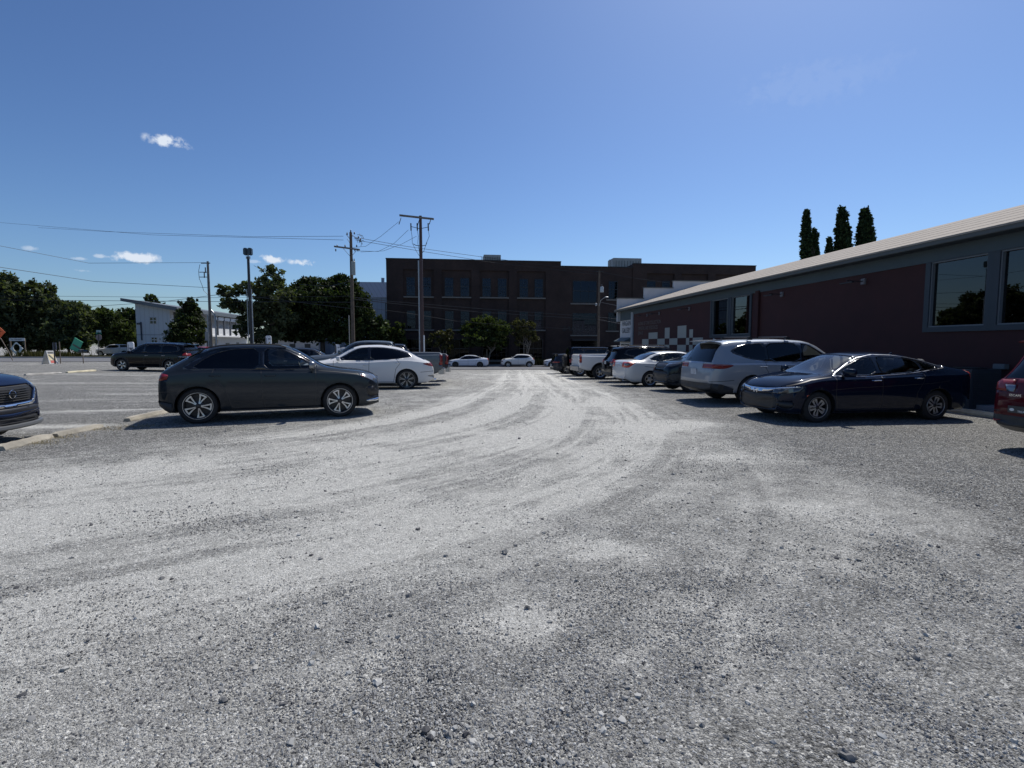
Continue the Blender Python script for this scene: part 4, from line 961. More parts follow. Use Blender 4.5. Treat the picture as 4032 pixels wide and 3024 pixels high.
def poly_dist(x, y, pts):
    P = []
    for i in range(len(pts) - 1):
        p0 = np.array(pts[max(i - 1, 0)]); p1 = np.array(pts[i]); p2 = np.array(pts[i + 1]); p3 = np.array(pts[min(i + 2, len(pts) - 1)])
        for t in np.linspace(0, 1, 6, endpoint=False):
            P.append(.5 * (2 * p1 + (p2 - p0) * t + (2 * p0 - 5 * p1 + 4 * p2 - p3) * t**2 + (3 * p1 - p0 - 3 * p2 + p3) * t**3))
    P.append(np.array(pts[-1], float))
    best = np.full(x.shape, 1e9); sd_ = np.zeros(x.shape); arc = np.zeros(x.shape); acc = 0
    for a, b in zip(P[:-1], P[1:]):
        d = b - a; L_ = math.hypot(*d)
        t = np.clip(((x - a[0]) * d[0] + (y - a[1]) * d[1]) / L_**2, 0, 1)
        ex, ey = x - a[0] - t * d[0], y - a[1] - t * d[1]; q = np.hypot(ex, ey)
        s = np.sign(ex * d[1] - ey * d[0]); m = q < best
        best = np.where(m, q, best); sd_ = np.where(m, q * s, sd_); arc = np.where(m, acc + t * L_, arc); acc += L_
    return sd_, arc
def dust_at(x, y):
    x = np.asarray(x, float); y = np.asarray(y, float)
    d = np.full(x.shape, .19)
    d += .22 * (fnoise(x * .30, y * .30, 3) - .4) + .50 * sstep(.50, .78, fnoise(x * .8, y * .8, 9)) * .6 + .42 * (fnoise(x * 2.6, y * 2.6, 19) - .5)
    sh = np.zeros(x.shape)
    for (pts, amp) in ROUTES:
        if amp <= 0: continue
        s, a = poly_dist(x, y, pts)
        st = fnoise(s * 3.2 + 7, a * .22, 21) * .45 + fnoise(s * 11 + 3, a * .5, 33) * .55
        wide = np.exp(-(s / 2.2) ** 2)
        rut = np.exp(-((np.abs(s) - .80) / .30) ** 2)
        sh = np.maximum(sh, .95 * amp * (wide * (.18 + .50 * sstep(.38, .62, st)) + rut * (.30 + .9 * sstep(.40, .60, st)) * .8))
    d = d + sh * (1 - .42 * sstep(10, 22, y)) * (.75 + .5 * fnoise(x * 1.7, y * 1.7, 91))
    # lane is worn in the middle, loose deep gravel lies at both sides
    lane = sstep(-6.5, -3.5, x + .35 * np.maximum(8 - y, 0) * 1.6) * (1 - sstep(2.8, 5.0, x - .0 * y))
    d = d * (.35 + .65 * lane) + .12 * lane
    # pale streaks where cars turn in on the left side of the lot
    left = 1 - sstep(-7.5, -5.5, x)
    st = fnoise(x * .16 + .12 * y, (y - .07 * x) * 1.5, 51, 3)
    d = d + left * .32 * sstep(.60, .75, st) * (.3 + .7 * sstep(8, 11, y))
    st2 = np.exp(-((y - 9.9 - .10 * (x + 9)) / .28) ** 2) * sstep(-12.5, -10.5, x) * (1 - sstep(-8.3, -7.2, x))
    st3 = np.exp(-((y - 12.6 - .22 * (x + 9)) / .16) ** 2) * sstep(-12.5, -10, x) * (1 - sstep(-7.6, -6.8, x))
    d = d + .95 * (st2 + st3) * (.5 + .8 * fnoise(x * 2, y * 5, 77))
    far = sstep(36, 46, y)
    d = d * (1 - .4 * far) + .12 * far
    for (cx, cy, r_) in [(.05, 2.85, .17), (1.35, 7.6, .35), (2.55, 9.9, .5), (2.9, 7.2, .22), (.75, 3.9, .2), (3.6, 10.3, .45), (-.9, 4.6, .3)]:
        d += .75 * np.exp(-(((x - cx) / (r_ * 1.5)) ** 2 + ((y - cy) / r_) ** 2)) * (.4 + fnoise(x * 6, y * 6, 5))
    return np.clip(d, 0, 1.15)
def ground_mesh():
    def axis(lo, hi, step, c, grow):
        v = [c]; s = step
        while v[-1] < hi: v.append(v[-1] + s); s = max(step, abs(v[-1] - c) * grow)
        w_ = [c]; s = step
        while w_[-1] > lo: w_.append(w_[-1] - s); s = max(step, abs(w_[-1] - c) * grow)
        return np.array(sorted(set(v + w_)))
    xs = axis(-900, 900, .055, 0, .0115); ys = axis(-40, 1500, .05, 1.5, .011)
    X, Y = np.meshgrid(xs, ys); nx, ny = len(xs), len(ys)
    near = np.exp(-(np.hypot(X, Y) / 14) ** 2)
    D = dust_at(X, Y)
    Z = gh(X, Y) + .012 * (fnoise(X * 1.1, Y * 1.1, 2) - .5) - .010 * np.clip(D - .3, 0, 1) + .006 * (fnoise(X * 6, Y * 6, 8) - .5) * near
    co = np.stack([X, Y, Z], -1).reshape(-1, 3).astype(np.float32)
    i = np.arange(ny - 1)[:, None] * nx + np.arange(nx - 1)[None]
    F = np.stack([i, i + 1, i + nx + 1, i + nx], -1).reshape(-1, 4).astype(np.int32)
    me = bpy.data.meshes.new('ground')
    me.vertices.add(len(co)); me.vertices.foreach_set('co', co.ravel())
    me.loops.add(F.size); me.loops.foreach_set('vertex_index', F.ravel())
    me.polygons.add(len(F)); me.polygons.foreach_set('loop_start', np.arange(0, F.size, 4, dtype=np.int32))
    me.polygons.foreach_set('use_smooth', np.ones(len(F), bool))
    me.update(); a = me.attributes.new('dust', 'FLOAT', 'POINT'); a.data.foreach_set('value', D.ravel().astype(np.float32))
    return me
def gravel_material():
    m = bpy.data.materials.new('gravel'); m.use_nodes = True
    nt = m.node_tree; b = nt.nodes['Principled BSDF']; N, L = nt.nodes.new, nt.links.new
    b.inputs['Roughness'].default_value = .92; b.inputs['Specular IOR Level'].default_value = .25
    geo = N('ShaderNodeNewGeometry'); at_ = N('ShaderNodeAttribute'); at_.attribute_name = 'dust'
    def mth(op, a, b_=None, clamp=False, c=None):
        n = N('ShaderNodeMath'); n.operation = op; n.use_clamp = clamp
        for i, v in enumerate((a, b_, c)):
            if v is None: continue
            if isinstance(v, (int, float)): n.inputs[i].default_value = v
            else: L(v, n.inputs[i])
        return n.outputs[0]
    def rng_(v, a, b_, c, d):
        n = N('ShaderNodeMapRange'); n.inputs[1].default_value = a; n.inputs[2].default_value = b_; n.inputs[3].default_value = c; n.inputs[4].default_value = d
        L(v, n.inputs[0]); return n.outputs[0]
    def vor(scale, feat='F1', rand=1):
        n = N('ShaderNodeTexVoronoi'); n.inputs['Scale'].default_value = scale; n.feature = feat; n.inputs['Randomness'].default_value = rand
        L(geo.outputs['Position'], n.inputs['Vector']); return n
    def noi(scale, det=8, ro=.6):
        n = N('ShaderNodeTexNoise'); n.inputs['Scale'].default_value = scale; n.inputs['Detail'].default_value = det; n.inputs['Roughness'].default_value = ro
        L(geo.outputs['Position'], n.inputs['Vector']); return n
    v1 = vor(78); v2 = vor(26); v3 = vor(185); n5 = noi(11, 5, .75); n1 = noi(3.5); n2 = noi(45, 6, .7); n3 = noi(.45, 4); n4 = noi(150, 4, .7)
    s1 = N('ShaderNodeSeparateColor'); L(v1.outputs['Color'], s1.inputs[0]); s2 = N('ShaderNodeSeparateColor'); L(v2.outputs['Color'], s2.inputs[0])
    s3 = N('ShaderNodeSeparateColor'); L(v3.outputs['Color'], s3.inputs[0]); grit = mth('MULTIPLY', rng_(s3.outputs[0], 0, 1, .55, 1.28), rng_(n5.outputs['Fac'], .3, .7, .80, 1.18))
    dn = mth('ADD', at_.outputs['Fac'], mth('MULTIPLY', mth('SUBTRACT', n1.outputs['Fac'], .5), .9))
    dn = mth('ADD', dn, mth('MULTIPLY', mth('SUBTRACT', n2.outputs['Fac'], .5), 1.1))
    dust = rng_(dn, .12, .95, 0, 1); 
    # bare gravel: individual stones of different greys
    ramp = N('ShaderNodeValToRGB'); e = ramp.color_ramp.elements
    e[0].position = 0; e[0].color = (.055, .055, .052, 1); e[1].position = 1; e[1].color = (.66, .65, .60, 1)
    e.new(.35).color = (.17, .168, .158, 1); e.new(.75).color = (.31, .306, .286, 1)
    L(s1.outputs[0], ramp.inputs['Fac'])
    cellvar = mth('MULTIPLY', mth('MULTIPLY', grit, 1.02), rng_(s2.outputs[1], 0, 1, .75, 1.2))
    gr = N('ShaderNodeVectorMath'); gr.operation = 'SCALE'; L(ramp.outputs[0], gr.inputs[0]); L(cellvar, gr.inputs['Scale'])
    du = N('ShaderNodeVectorMath'); du.operation = 'SCALE'; du.inputs[0].default_value = (.76, .75, .69); L(mth('MULTIPLY', grit, rng_(n2.outputs['Fac'], .35, .6, .80, 1.06)), du.inputs['Scale'])
    mx = N('ShaderNodeMix'); mx.data_type = 'RGBA'; L(mth('MULTIPLY', dust, .80, True), mx.inputs['Factor']); L(gr.outputs[0], mx.inputs[6]); L(du.outputs[0], mx.inputs[7])
    L(mx.outputs[2], b.inputs['Base Color'])
    # relief
    st = mth('MULTIPLY', mth('SUBTRACT', 1.0, rng_(v1.outputs['Distance'], 0, .55, 0, 1)), mth('SUBTRACT', 1.35, dust))
    st2_ = mth('MULTIPLY', mth('MULTIPLY', mth('SUBTRACT', 1.0, rng_(v2.outputs['Distance'], 0, .45, 0, 1)), mth('GREATER_THAN', s2.outputs[0], .72)), mth('SUBTRACT', 1.2, dust))
    hgt = mth('ADD', mth('ADD', mth('MULTIPLY', st, .010), mth('MULTIPLY', st2_, .014)), mth('ADD', mth('MULTIPLY', n2.outputs['Fac'], .022), mth('MULTIPLY', rng_(v3.outputs['Distance'], 0, .6, 1, 0), .0055)))
    bp = N('ShaderNodeBump'); bp.inputs['Strength'].default_value = 1; bp.inputs['Distance'].default_value = 1.0; L(hgt, bp.inputs['Height']); L(bp.outputs[0], b.inputs['Normal'])
    return m
structure(new_obj('ground', ground_mesh(), gravel_material()))

def raw_mesh(name, V, F, m, attr=None, smooth=False):
    me = bpy.data.meshes.new(name); V = np.asarray(V, np.float32); F = np.asarray(F, np.int32); k = F.shape[1]
    me.vertices.add(len(V)); me.vertices.foreach_set('co', V.ravel()); me.loops.add(F.size); me.loops.foreach_set('vertex_index', F.ravel())
    me.polygons.add(len(F)); me.polygons.foreach_set('loop_start', np.arange(0, F.size, k, dtype=np.int32))
    me.polygons.foreach_set('use_smooth', np.full(len(F), smooth)); me.update()
    if attr is not None:
        a = me.attributes.new('tone', 'FLOAT', 'FACE'); a.data.foreach_set('value', np.asarray(attr, np.float32))
    me.materials.append(m); return me
def tone_material(name, c0, c1, rough=.9, trans=0.0):
    """base colour runs from c0 to c1 with each piece's own tone"""
    m = bpy.data.materials.new(name); m.use_nodes = True; nt = m.node_tree; b = nt.nodes['Principled BSDF']; N, L = nt.nodes.new, nt.links.new
    a = N('ShaderNodeAttribute'); a.attribute_name = 'tone'; mx = N('ShaderNodeMix'); mx.data_type = 'RGBA'
    mx.inputs[6].default_value = (*c0, 1); mx.inputs[7].default_value = (*c1, 1); L(a.outputs['Fac'], mx.inputs['Factor']); L(mx.outputs[2], b.inputs['Base Color'])
    b.inputs['Roughness'].default_value = rough; b.inputs['Specular IOR Level'].default_value = .12
    if trans:
        t = N('ShaderNodeBsdfTranslucent'); s = N('ShaderNodeMixShader'); s.inputs[0].default_value = trans
        g2 = N('ShaderNodeVectorMath'); g2.operation = 'MULTIPLY'; g2.inputs[1].default_value = (1.5, 1.7, .5); L(mx.outputs[2], g2.inputs[0]); L(g2.outputs[0], t.inputs[0])
        L(b.outputs[0], s.inputs[1]); L(t.outputs[0], s.inputs[2]); L(s.outputs[0], nt.nodes['Material Output'].inputs[0])
    return m
OCT_V = np.array([(1, 0, 0), (0, 1, 0), (-1, 0, 0), (0, -1, 0), (0, 0, 1), (0, 0, -1)], float)
OCT_F = np.array([(0, 1, 4), (1, 2, 4), (2, 3, 4), (3, 0, 4), (1, 0, 5), (2, 1, 5), (3, 2, 5), (0, 3, 5)])
def ico(sub):
    bm = bmesh.new(); bmesh.ops.create_icosphere(bm, subdivisions=sub, radius=1); v = np.array([q.co[:] for q in bm.verts]); f = np.array([[q.index for q in p.verts] for p in bm.faces]); bm.free(); return v, f
def scatter_stones(n, rmin, rmax, base, smin, smax, keepfn, seed, flat=.6, sink=.25, pw=1.0):
    r = np.random.default_rng(seed)
    ang = r.uniform(-1.0, 1.0, n); rad = rmin * (rmax / rmin) ** (r.random(n) ** pw)
    x, y = rad * np.sin(ang), rad * np.cos(ang)
    keep = r.random(n) < keepfn(x, y); x, y = x[keep], y[keep]; n = len(x)
    s = smin + (smax - smin) * r.random(n) ** 2.6
    BV, BF = base; k = len(BV)
    V = BV[None] * (1 + r.uniform(-.30, .30, (n, k, 1))) + r.uniform(-.16, .16, (n, k, 3))
    V = V * np.stack([np.ones(n), r.uniform(.6, 1, n), r.uniform(.45, .8, n) * flat / .6], -1)[:, None]
    t = r.uniform(-.5, .5, n); c, q = np.cos(t)[:, None], np.sin(t)[:, None]
    V = np.stack([V[..., 0] * c - V[..., 2] * q, V[..., 1], V[..., 0] * q + V[..., 2] * c], -1)
    t = r.uniform(0, 6.28, n); c, q = np.cos(t)[:, None], np.sin(t)[:, None]
    V = np.stack([V[..., 0] * c - V[..., 1] * q, V[..., 0] * q + V[..., 1] * c, V[..., 2]], -1) * s[:, None, None]
    z = gh(x, y) - .010 * np.clip(dust_at(x, y) - .3, 0, 1)
    V = V + np.stack([x, y, z + s * (.32 - sink)], -1)[:, None]
    F = BF[None] + (np.arange(n) * k)[:, None, None]
    tone = np.repeat(np.clip(r.normal(.45, .25, n), 0, 1), len(BF))
    return V.reshape(-1, 3), F.reshape(-1, 3), tone
M_STONE = tone_material('loose_stone', (.07, .07, .075), (.60, .595, .56))
def kf(x, y):
    d = dust_at(x, y); c = fnoise(x * 1.3, y * 1.3, 61)
    return np.clip(1.2 - d * .85, .42, 1) * (.5 + .75 * sstep(.35, .65, c))
V, F, T = scatter_stones(420000, 1.7, 24, (OCT_V, OCT_F), .0032, .0105, kf, 1)
o = new_obj('loose_gravel', raw_mesh('loose_gravel', V, F, M_STONE, T)); tag(o, 'loose grey gravel spread over the worn parking lot', 'gravel', kind='stuff')
iv = ico(1)
V, F, T = scatter_stones(5200, 1.7, 20, iv, .008, .021, lambda x, y: .12 + .88 * sstep(.48, .66, fnoise(x * 1.1, y * 1.1, 71)), 2, sink=.2)
V2, F2, T2 = scatter_stones(55, 2.0, 11, ico(2), .016, .030, lambda x, y: np.ones(x.shape), 5, sink=.1)
V = np.concatenate([V, V2]); F = np.concatenate([F, F2 + len(V) - len(V2)]); T = np.concatenate([T, T2 * .85])
o = new_obj('loose_stones', raw_mesh('loose_stones', V, F, M_STONE, T, True)); o.data.set_sharp_from_angle(angle=R(30)); tag(o, 'larger loose stones lying here and there on the gravel', 'stones', kind='stuff')

# ------------------------------------------------------------------ street, kerbs, verge
def sheet(name, xs, y0, y1, dz, m, ny=14, tilt=0.0):
    ysn = np.linspace(y0, y1, ny); X, Y = np.meshgrid(xs, ysn); Y = Y + tilt * X
    Z = gh(X, Y) + dz; nx = len(xs); V = np.stack([X, Y, Z], -1).reshape(-1, 3)
    i = np.arange(ny - 1)[:, None] * nx + np.arange(nx - 1)[None]
    F = np.stack([i, i + 1, i + nx + 1, i + nx], -1).reshape(-1, 4)
    return structure(new_obj(name, raw_mesh(name, V, F, m, smooth=True)))
XS = np.linspace(-160, 120, 141)
M_ASPH = mat('asphalt', (.135, .137, .145), .88, noise=(.5, .22), bump=(40, .25))
M_CONC = mat('concrete', (.34, .335, .32), .9, noise=(1.2, .2), bump=(30, .2))
M_PAVE = mat('pavement', (.27, .265, .26), .9, noise=(1.0, .2), bump=(30, .2))
TL = .055
sheet('street', XS, 49.5, 63.6, .035, M_ASPH, 12, TL)
M_LINE = mat('worn_road_paint', (.42, .42, .40), .8, noise=(1.2, .5))
sheet('street_edge_line', XS, 50.3, 50.5, .040, M_LINE, 2, TL)
def kerb(name, y0, y1, h, m):
    mb = MB()
    for a, b in zip(XS[:-1], XS[1:]):
        p = []
        for (x, y) in ((a, y0), (b, y0), (b, y1), (a, y1)): p.append((x, y + TL * x, g(x, y + TL * x) - .02))
        mb.hexa(p + [(q[0], q[1], q[2] + .02 + h) for q in p])
    return structure(mb.build(name, m))
kerb('kerb', 63.6, 63.85, .16, M_CONC)
sheet('pavement', np.linspace(-16, 120, 69), 63.85, 67.5, .125, M_PAVE, 4, TL)

# ------------------------------------------------------------------ vegetation
def leaf_cloud(blobs, n, size, seed, shell=.55, flat=1.0, droop=0.0, clump=26):
    """leaf quads through several ellipsoids (cx,cy,cz,rx,ry,rz,weight): grouped in clumps so that gaps and lit tufts show"""
    r = np.random.default_rng(seed); w = np.array([b[6] for b in blobs]); w = w / w.sum(); V = []; T = []
    for b, k in zip(blobs, r.multinomial(n, w)):
        nc = max(int(k / clump), 3)
        u = r.normal(size=(nc, 3)); u /= np.linalg.norm(u, axis=1)[:, None]
        rad = shell + (1 - shell) * r.random(nc) ** .6; rad *= r.uniform(.78, 1.16, nc)
        cc = u * rad[:, None]; ct = r.normal(.42, .22, nc)
        idx = r.integers(0, nc, k); p = cc[idx] + r.normal(scale=.105, size=(k, 3))
        p = p * np.array(b[3:6]) + np.array(b[:3])
        V.append(p); T.append(np.clip(ct[idx] + r.normal(scale=.13, size=k), 0, 1))
    P = np.concatenate(V); T = np.concatenate(T); n = len(P)
    a = r.normal(size=(n, 3)); a[:, 2] -= droop; a /= np.linalg.norm(a, axis=1)[:, None]
    c = r.normal(size=(n, 3)); c -= a * (a * c).sum(1)[:, None]; c /= np.linalg.norm(c, axis=1)[:, None]
    s = size * r.uniform(.6, 1.35, n)[:, None]; l = a * s; wv = c * s * .5 * flat
    Q = np.stack([P - l, P + wv, P + l, P - wv], 1).reshape(-1, 3)
    F = np.arange(n * 4).reshape(-1, 4)
    return Q, F, T
M_LEAF = tone_material('leaf_dark', (.008, .014, .006), (.070, .095, .034), .55, .2)
M_LEAF2 = tone_material('leaf_mid', (.014, .022, .009), (.092, .118, .042), .8, .3)
M_LEAFG = tone_material('leaf_grey', (.020, .029, .016), (.15, .17, .09), .8, .28)
M_LEAFY = tone_material('leaf_yellowing', (.022, .026, .012), (.13, .12, .05), .6, .2)
M_CYP = tone_material('cypress_leaf', (.010, .022, .012), (.055, .090, .038), .8, .15)
M_BARK = mat('bark', (.075, .06, .05), .9, noise=(6, .35), bump=(14, .6))
M_BARKP = mat('pale_bark', (.22, .19, .16), .85, noise=(5, .3), bump=(10, .3))
def tree(name, base, blobs, n, size, label, cat='tree', group=None, leaf=M_LEAF, bark=M_BARK, tr=.18, seed=1, trunk_h=None, multi=1, shell=.55, clump=26):
    """blobs relative to the base"""
    x, y = base; z = g(x, y); r_ = random.Random(seed)
    root = empty(name, (x, y, z), 0, label, cat, group)
    m = MB(); top_ = max(b[2] for b in blobs)
    for k in range(multi):
        ox, oy = (r_.uniform(-.25, .25), r_.uniform(-.2, .2)) if multi > 1 else (0, 0)
        hh = trunk_h or top_ * .5
        pts = [(ox * .4, oy * .4, -.15), (ox, oy, hh * .35), (ox * 2.2 + r_.uniform(-.1, .1), oy * 2, hh * .7), (ox * 4 + r_.uniform(-.2, .2), oy * 4, hh)]
        m.tube(pts, [tr, tr * .85, tr * .7, tr * .55], 8)
        for b in blobs:
            if multi > 1 and r_.random() > .6: continue
            s = Vector(pts[2]).lerp(Vector(pts[3]), r_.random()); e = Vector(b[:3]); mid = s.lerp(e, .5) + Vector((r_.uniform(-.2, .2), r_.uniform(-.2, .2), .1)) * (e - s).length * .3
            m.tube([s, mid, e], [tr * .45, tr * .28, tr * .08], 6)
            for q in range(4):
                d = Vector((r_.uniform(-1, 1), r_.uniform(-1, 1), r_.uniform(-.3, 1))); e2 = e + Vector((d.x * b[3], d.y * b[4], d.z * b[5])) * .75
                m.tube([mid.lerp(e, .6), e2], [tr * .16, tr * .03], 5)
    m.build('trunk', bark, root, smooth=True)
    V, F, T = leaf_cloud(blobs, n, size, seed, shell, clump=clump)
    new_obj('crown', raw_mesh('crown', V, F, leaf, T), None, root)
    return root
def blobs_from(pxs, Y, base, depth=1.0, jit=.8):
    """crown lobes given by where they stand: (px, py, rx_px, rz_px) at depth Y"""
    out = []; bx, by = base; bz = g(bx, by); sc = Y / FPX; r_ = random.Random(len(pxs))
    for (px, py, rx, rz) in pxs:
        p = at(px, py, Y); out.append((p.x - bx, p.y - by + r_.uniform(-jit, jit), p.z - bz, rx * sc, max(rx, rz) * sc * depth, rz * sc, rx * rz))
    return out
def ptree(name, Y, bpx, lobes, n, size, label, **kw):
    b = at(bpx, 1357, Y); base = (b.x, Y)
    return tree(name, base, blobs_from(lobes, Y, base, jit=kw.pop('jit', .8)), n, size, label, **kw)
TG = 'trees along the street'
ptree('broadleaf_tree', 70, 40, [(10, 1140, 60, 60), (-60, 1180, 90, 90), (60, 1200, 60, 60), (30, 1290, 90, 70), (-60, 1300, 80, 80)], 16000, .30, 'tallest dark broadleaf tree at the left edge behind the diamond sign', leaf=M_LEAFG, seed=11, group=TG)
ptree('broadleaf_tree', 72, 150, [(150, 1165, 42, 60), (130, 1230, 70, 60), (180, 1220, 50, 55), (150, 1310, 80, 65), (90, 1330, 60, 50)], 15000, .28, 'dark broadleaf tree with a pointed crown behind the white sign board', leaf=M_LEAFG, seed=12, group=TG)
ptree('broadleaf_tree', 71, 270, [(225, 1225, 36, 45), (285, 1235, 45, 50), (330, 1265, 32, 42), (255, 1300, 65, 55), (315, 1330, 50, 50), (210, 1340, 50, 40)], 15000, .26, 'rounded dark tree behind the leaning green board', leaf=M_LEAFG, seed=13, group=TG)
ptree('broadleaf_tree', 92, 420, [(400, 1255, 36, 40), (445, 1270, 38, 45), (410, 1310, 55, 50), (470, 1310, 60, 50)], 12000, .30, 'wispy green tree beyond the stop sign and white pickup', leaf=M_LEAF2, seed=14, group=TG)
ptree('broadleaf_tree', 96, 520, [(500, 1260, 30, 45), (530, 1265, 36, 48), (520, 1320, 50, 50)], 8000, .30, 'green tree just left of the white shed-roofed building', leaf=M_LEAF, seed=15, group=TG)
ptree('broadleaf_tree', 97, 590, [(582, 1180, 22, 22), (600, 1200, 30, 22)], 1500, .26, 'green treetop rising behind the white building roof', leaf=M_LEAF2, seed=16, group=TG)
ptree('conical_tree', 62, 742, [(742, 1205, 22, 30), (738, 1240, 42, 30), (742, 1280, 62, 34), (745, 1325, 72, 40), (728, 1195, 6, 16), (765, 1195, 6, 18)], 12000, .17, 'dark conical tree in front of the white building', leaf=M_LEAF, seed=17, group=TG)
ptree('sycamore_tree', 60, 1075, [(1075, 1100, 46, 45), (1020, 1140, 50, 38), (960, 1135, 40, 26), (905, 1150, 40, 22), (1110, 1165, 60, 50), (1050, 1215, 70, 45), (930, 1205, 50, 26), (885, 1195, 30, 22), (985, 1265, 50, 45), (1110, 1265, 60, 55), (960, 1300, 36, 26), (1040, 1330, 60, 30)], 15000, .21, 'tall open broadleaf tree with sky showing through its crown', leaf=M_LEAFG, seed=18, group=TG, tr=.28, shell=.45)
ptree('spreading_tree', 64, 1270, [(1150, 1195, 60, 60), (1120, 1285, 60, 50), (1235, 1130, 70, 42), (1330, 1125, 70, 42), (1180, 1175, 50, 50), (1280, 1190, 110, 70), (1400, 1190, 60, 55), (1200, 1270, 80, 70), (1330, 1270, 110, 75), (1430, 1255, 50, 60), (1480, 1290, 45, 55), (1180, 1320, 60, 30), (1440, 1330, 60, 40)], 40000, .24, 'broad dark green tree behind the left utility pole', leaf=M_LEAF, seed=19, group=TG, tr=.35)
ptree('small_tree', 66, 1545, [(1540, 1310, 32, 26), (1580, 1300, 22, 28), (1520, 1345, 36, 28), (1575, 1350, 30, 24)], 5000, .17, 'small shrubby tree at the left corner of the brick building', leaf=M_LEAF2, seed=20, group=TG)
CM = 'crepe myrtle trees on the pavement before the brick building'
ptree('street_tree', 65.5, 1745, [(1740, 1322, 36, 22), (1770, 1315, 18, 24), (1715, 1345, 32, 22), (1760, 1365, 28, 24)], 2600, .15, 'smallest and barest street tree with leaning pale trunks, next to the tall pole', leaf=M_LEAFY, bark=M_BARKP, seed=21, group=CM, multi=3, tr=.07, trunk_h=2.6)
ptree('street_tree', 65.8, 1918, [(1900, 1265, 50, 26), (1860, 1295, 50, 30), (1935, 1290, 55, 34), (1975, 1300, 38, 30), (1890, 1335, 60, 32), (1950, 1345, 48, 34)], 9500, .15, 'fullest green street tree, behind the cold white sedan', leaf=M_LEAF2, bark=M_BARKP, seed=22, group=CM, multi=3, tr=.08, trunk_h=2.4)
ptree('street_tree', 66, 2066, [(2045, 1275, 30, 22), (2080, 1290, 32, 28), (2050, 1310, 34, 26), (2100, 1325, 28, 24), (2040, 1345, 22, 16)], 4200, .14, 'open street tree with bare lower stems, above the small white crossover', leaf=M_LEAFY, bark=M_BARKP, seed=23, group=CM, multi=4, tr=.06, trunk_h=2.8)
CY = 'columnar cypresses beyond the gallery roof'
def spire(px, ytop, ybase, w):
    n = 18; return [(px + ((k * 7) % 5 - 2) * w * .03, ytop + (ybase - ytop) * (k + .5) / n, w * (.20 + .85 * ((k + .6) / n) ** .5), (ybase - ytop) / n * 1.3) for k in range(n)]
for (px, lobes, lb, sd_) in ((3185, spire(3177, 838, 1110, 28) + spire(3209, 905, 1110, 19), 'cypress with two tops, leftmost behind the gallery roof', 31),
                         (3315, spire(3315, 825, 1110, 36) + spire(3341, 890, 1110, 15) + spire(3266, 935, 1110, 20), 'widest cypress with a low side shoot, between its two neighbours', 32),
                         (3408, spire(3406, 828, 1110, 42), 'single-topped cypress, nearest the roof ridge', 33)):
    ptree('cypress', 48, px, lobes, 34000, .12, lb, leaf=M_CYP, seed=sd_, group=CY, shell=.1, clump=10, jit=.1, trunk_h=8)
# verge: long grass and weeds beyond the street on the left
def tufts(name, n, area, h0, h1, m, label, seed, w=.03, zfn=g):
    r = np.random.default_rng(seed); x = r.uniform(area[0], area[1], n); y = r.uniform(area[2], area[3], n) + TL * x
    keep = fnoise(x * .5, y * .5, seed) > area[4] if len(area) > 4 else np.ones(n, bool); x, y = x[keep], y[keep]; n = len(x)
    hh = (h0 + (h1 - h0) * r.random(n)) * (.6 + .8 * fnoise(x * .35, y * .35, seed + 3)); a = r.uniform(0, 6.28, n); lean = r.normal(scale=.25, size=(n, 2)) * hh[:, None]
    z = gh(x, y); dx, dy = np.cos(a) * w * (.5 + hh), np.sin(a) * w * (.5 + hh)
    V = np.stack([np.stack([x - dx, y - dy, z], -1), np.stack([x + dx, y + dy, z], -1), np.stack([x + lean[:, 0], y + lean[:, 1], z + hh], -1)], 1).reshape(-1, 3)
    o = new_obj(name, raw_mesh(name, V, np.arange(n * 3).reshape(-1, 3), m, np.clip(r.normal(.5, .25, n), 0, 1))); return tag(o, label, 'grass', kind='stuff')
M_GRASS = tone_material('dry_grass', (.035, .032, .018), (.17, .14, .075), .8, .25)
M_STRAW = tone_material('straw', (.13, .10, .06), (.34, .28, .18), .9, .1)
M_WEED = tone_material('weeds', (.028, .030, .014), (.11, .10, .045), .85, .2)
sheet('verge', np.linspace(-160, -19, 71), 63.85, 75, .05, mat('soil_grass', (.075, .075, .035), .95, noise=(2, .4)), 4, TL)
tufts('verge_grass', 26000, (-78, -22, 63.9, 74), .08, .26, M_GRASS, 'unmown dry grass on the verge beyond the street', 5)
tufts('weeds', 7000, (-60, -53.5, 64.8, 70, .38), .3, .95, M_WEED, 'tall weeds round the leaning signs beyond the street', 6, w=.04)
tufts('hedge_plants', 5000, (2.5, 14, 66.0, 67.2), .5, 1.1, M_WEED, 'low planting along the foot of the brick building', 8, w=.06)

# ------------------------------------------------------------------ parking blocks
def parking_block(p, yaw, L_, m, label, group='concrete parking blocks', endm=None, bury=0):
    x, y = p; root = None
    mb = MB(); n = 10; r_ = random.Random(int(x * 10) + 50)
    prof = [(-.085, 0), (-.085, .04), (-.055, .105), (.055, .105), (.085, .04), (.085, 0)]
    rows_ = []
    for k in range(n + 1):
        u = -L_ / 2 + L_ * k / n; sh = .85 if k in (0, n) else 1
        rows_.append([mb.bm.verts.new((u, a * sh + r_.uniform(-.004, .004), b * sh + (r_.uniform(-.006, .004) if b else 0))) for a, b in prof])
    for i in range(n):
        for j in range(len(prof) - 1): mb.bm.faces.new((rows_[i][j], rows_[i + 1][j], rows_[i + 1][j + 1], rows_[i][j + 1]))
        mb.bm.faces.new((rows_[i][-1], rows_[i + 1][-1], rows_[i + 1][0], rows_[i][0]))
    mb.bm.faces.new(rows_[0]); mb.bm.faces.new(rows_[-1][::-1])
    o = mb.build('parking_block', m, None); o.location = (x, y, g(x, y) - bury); o.rotation_euler = (0, 0, yaw)
    tag(o, label, 'parking block', group)
    return o
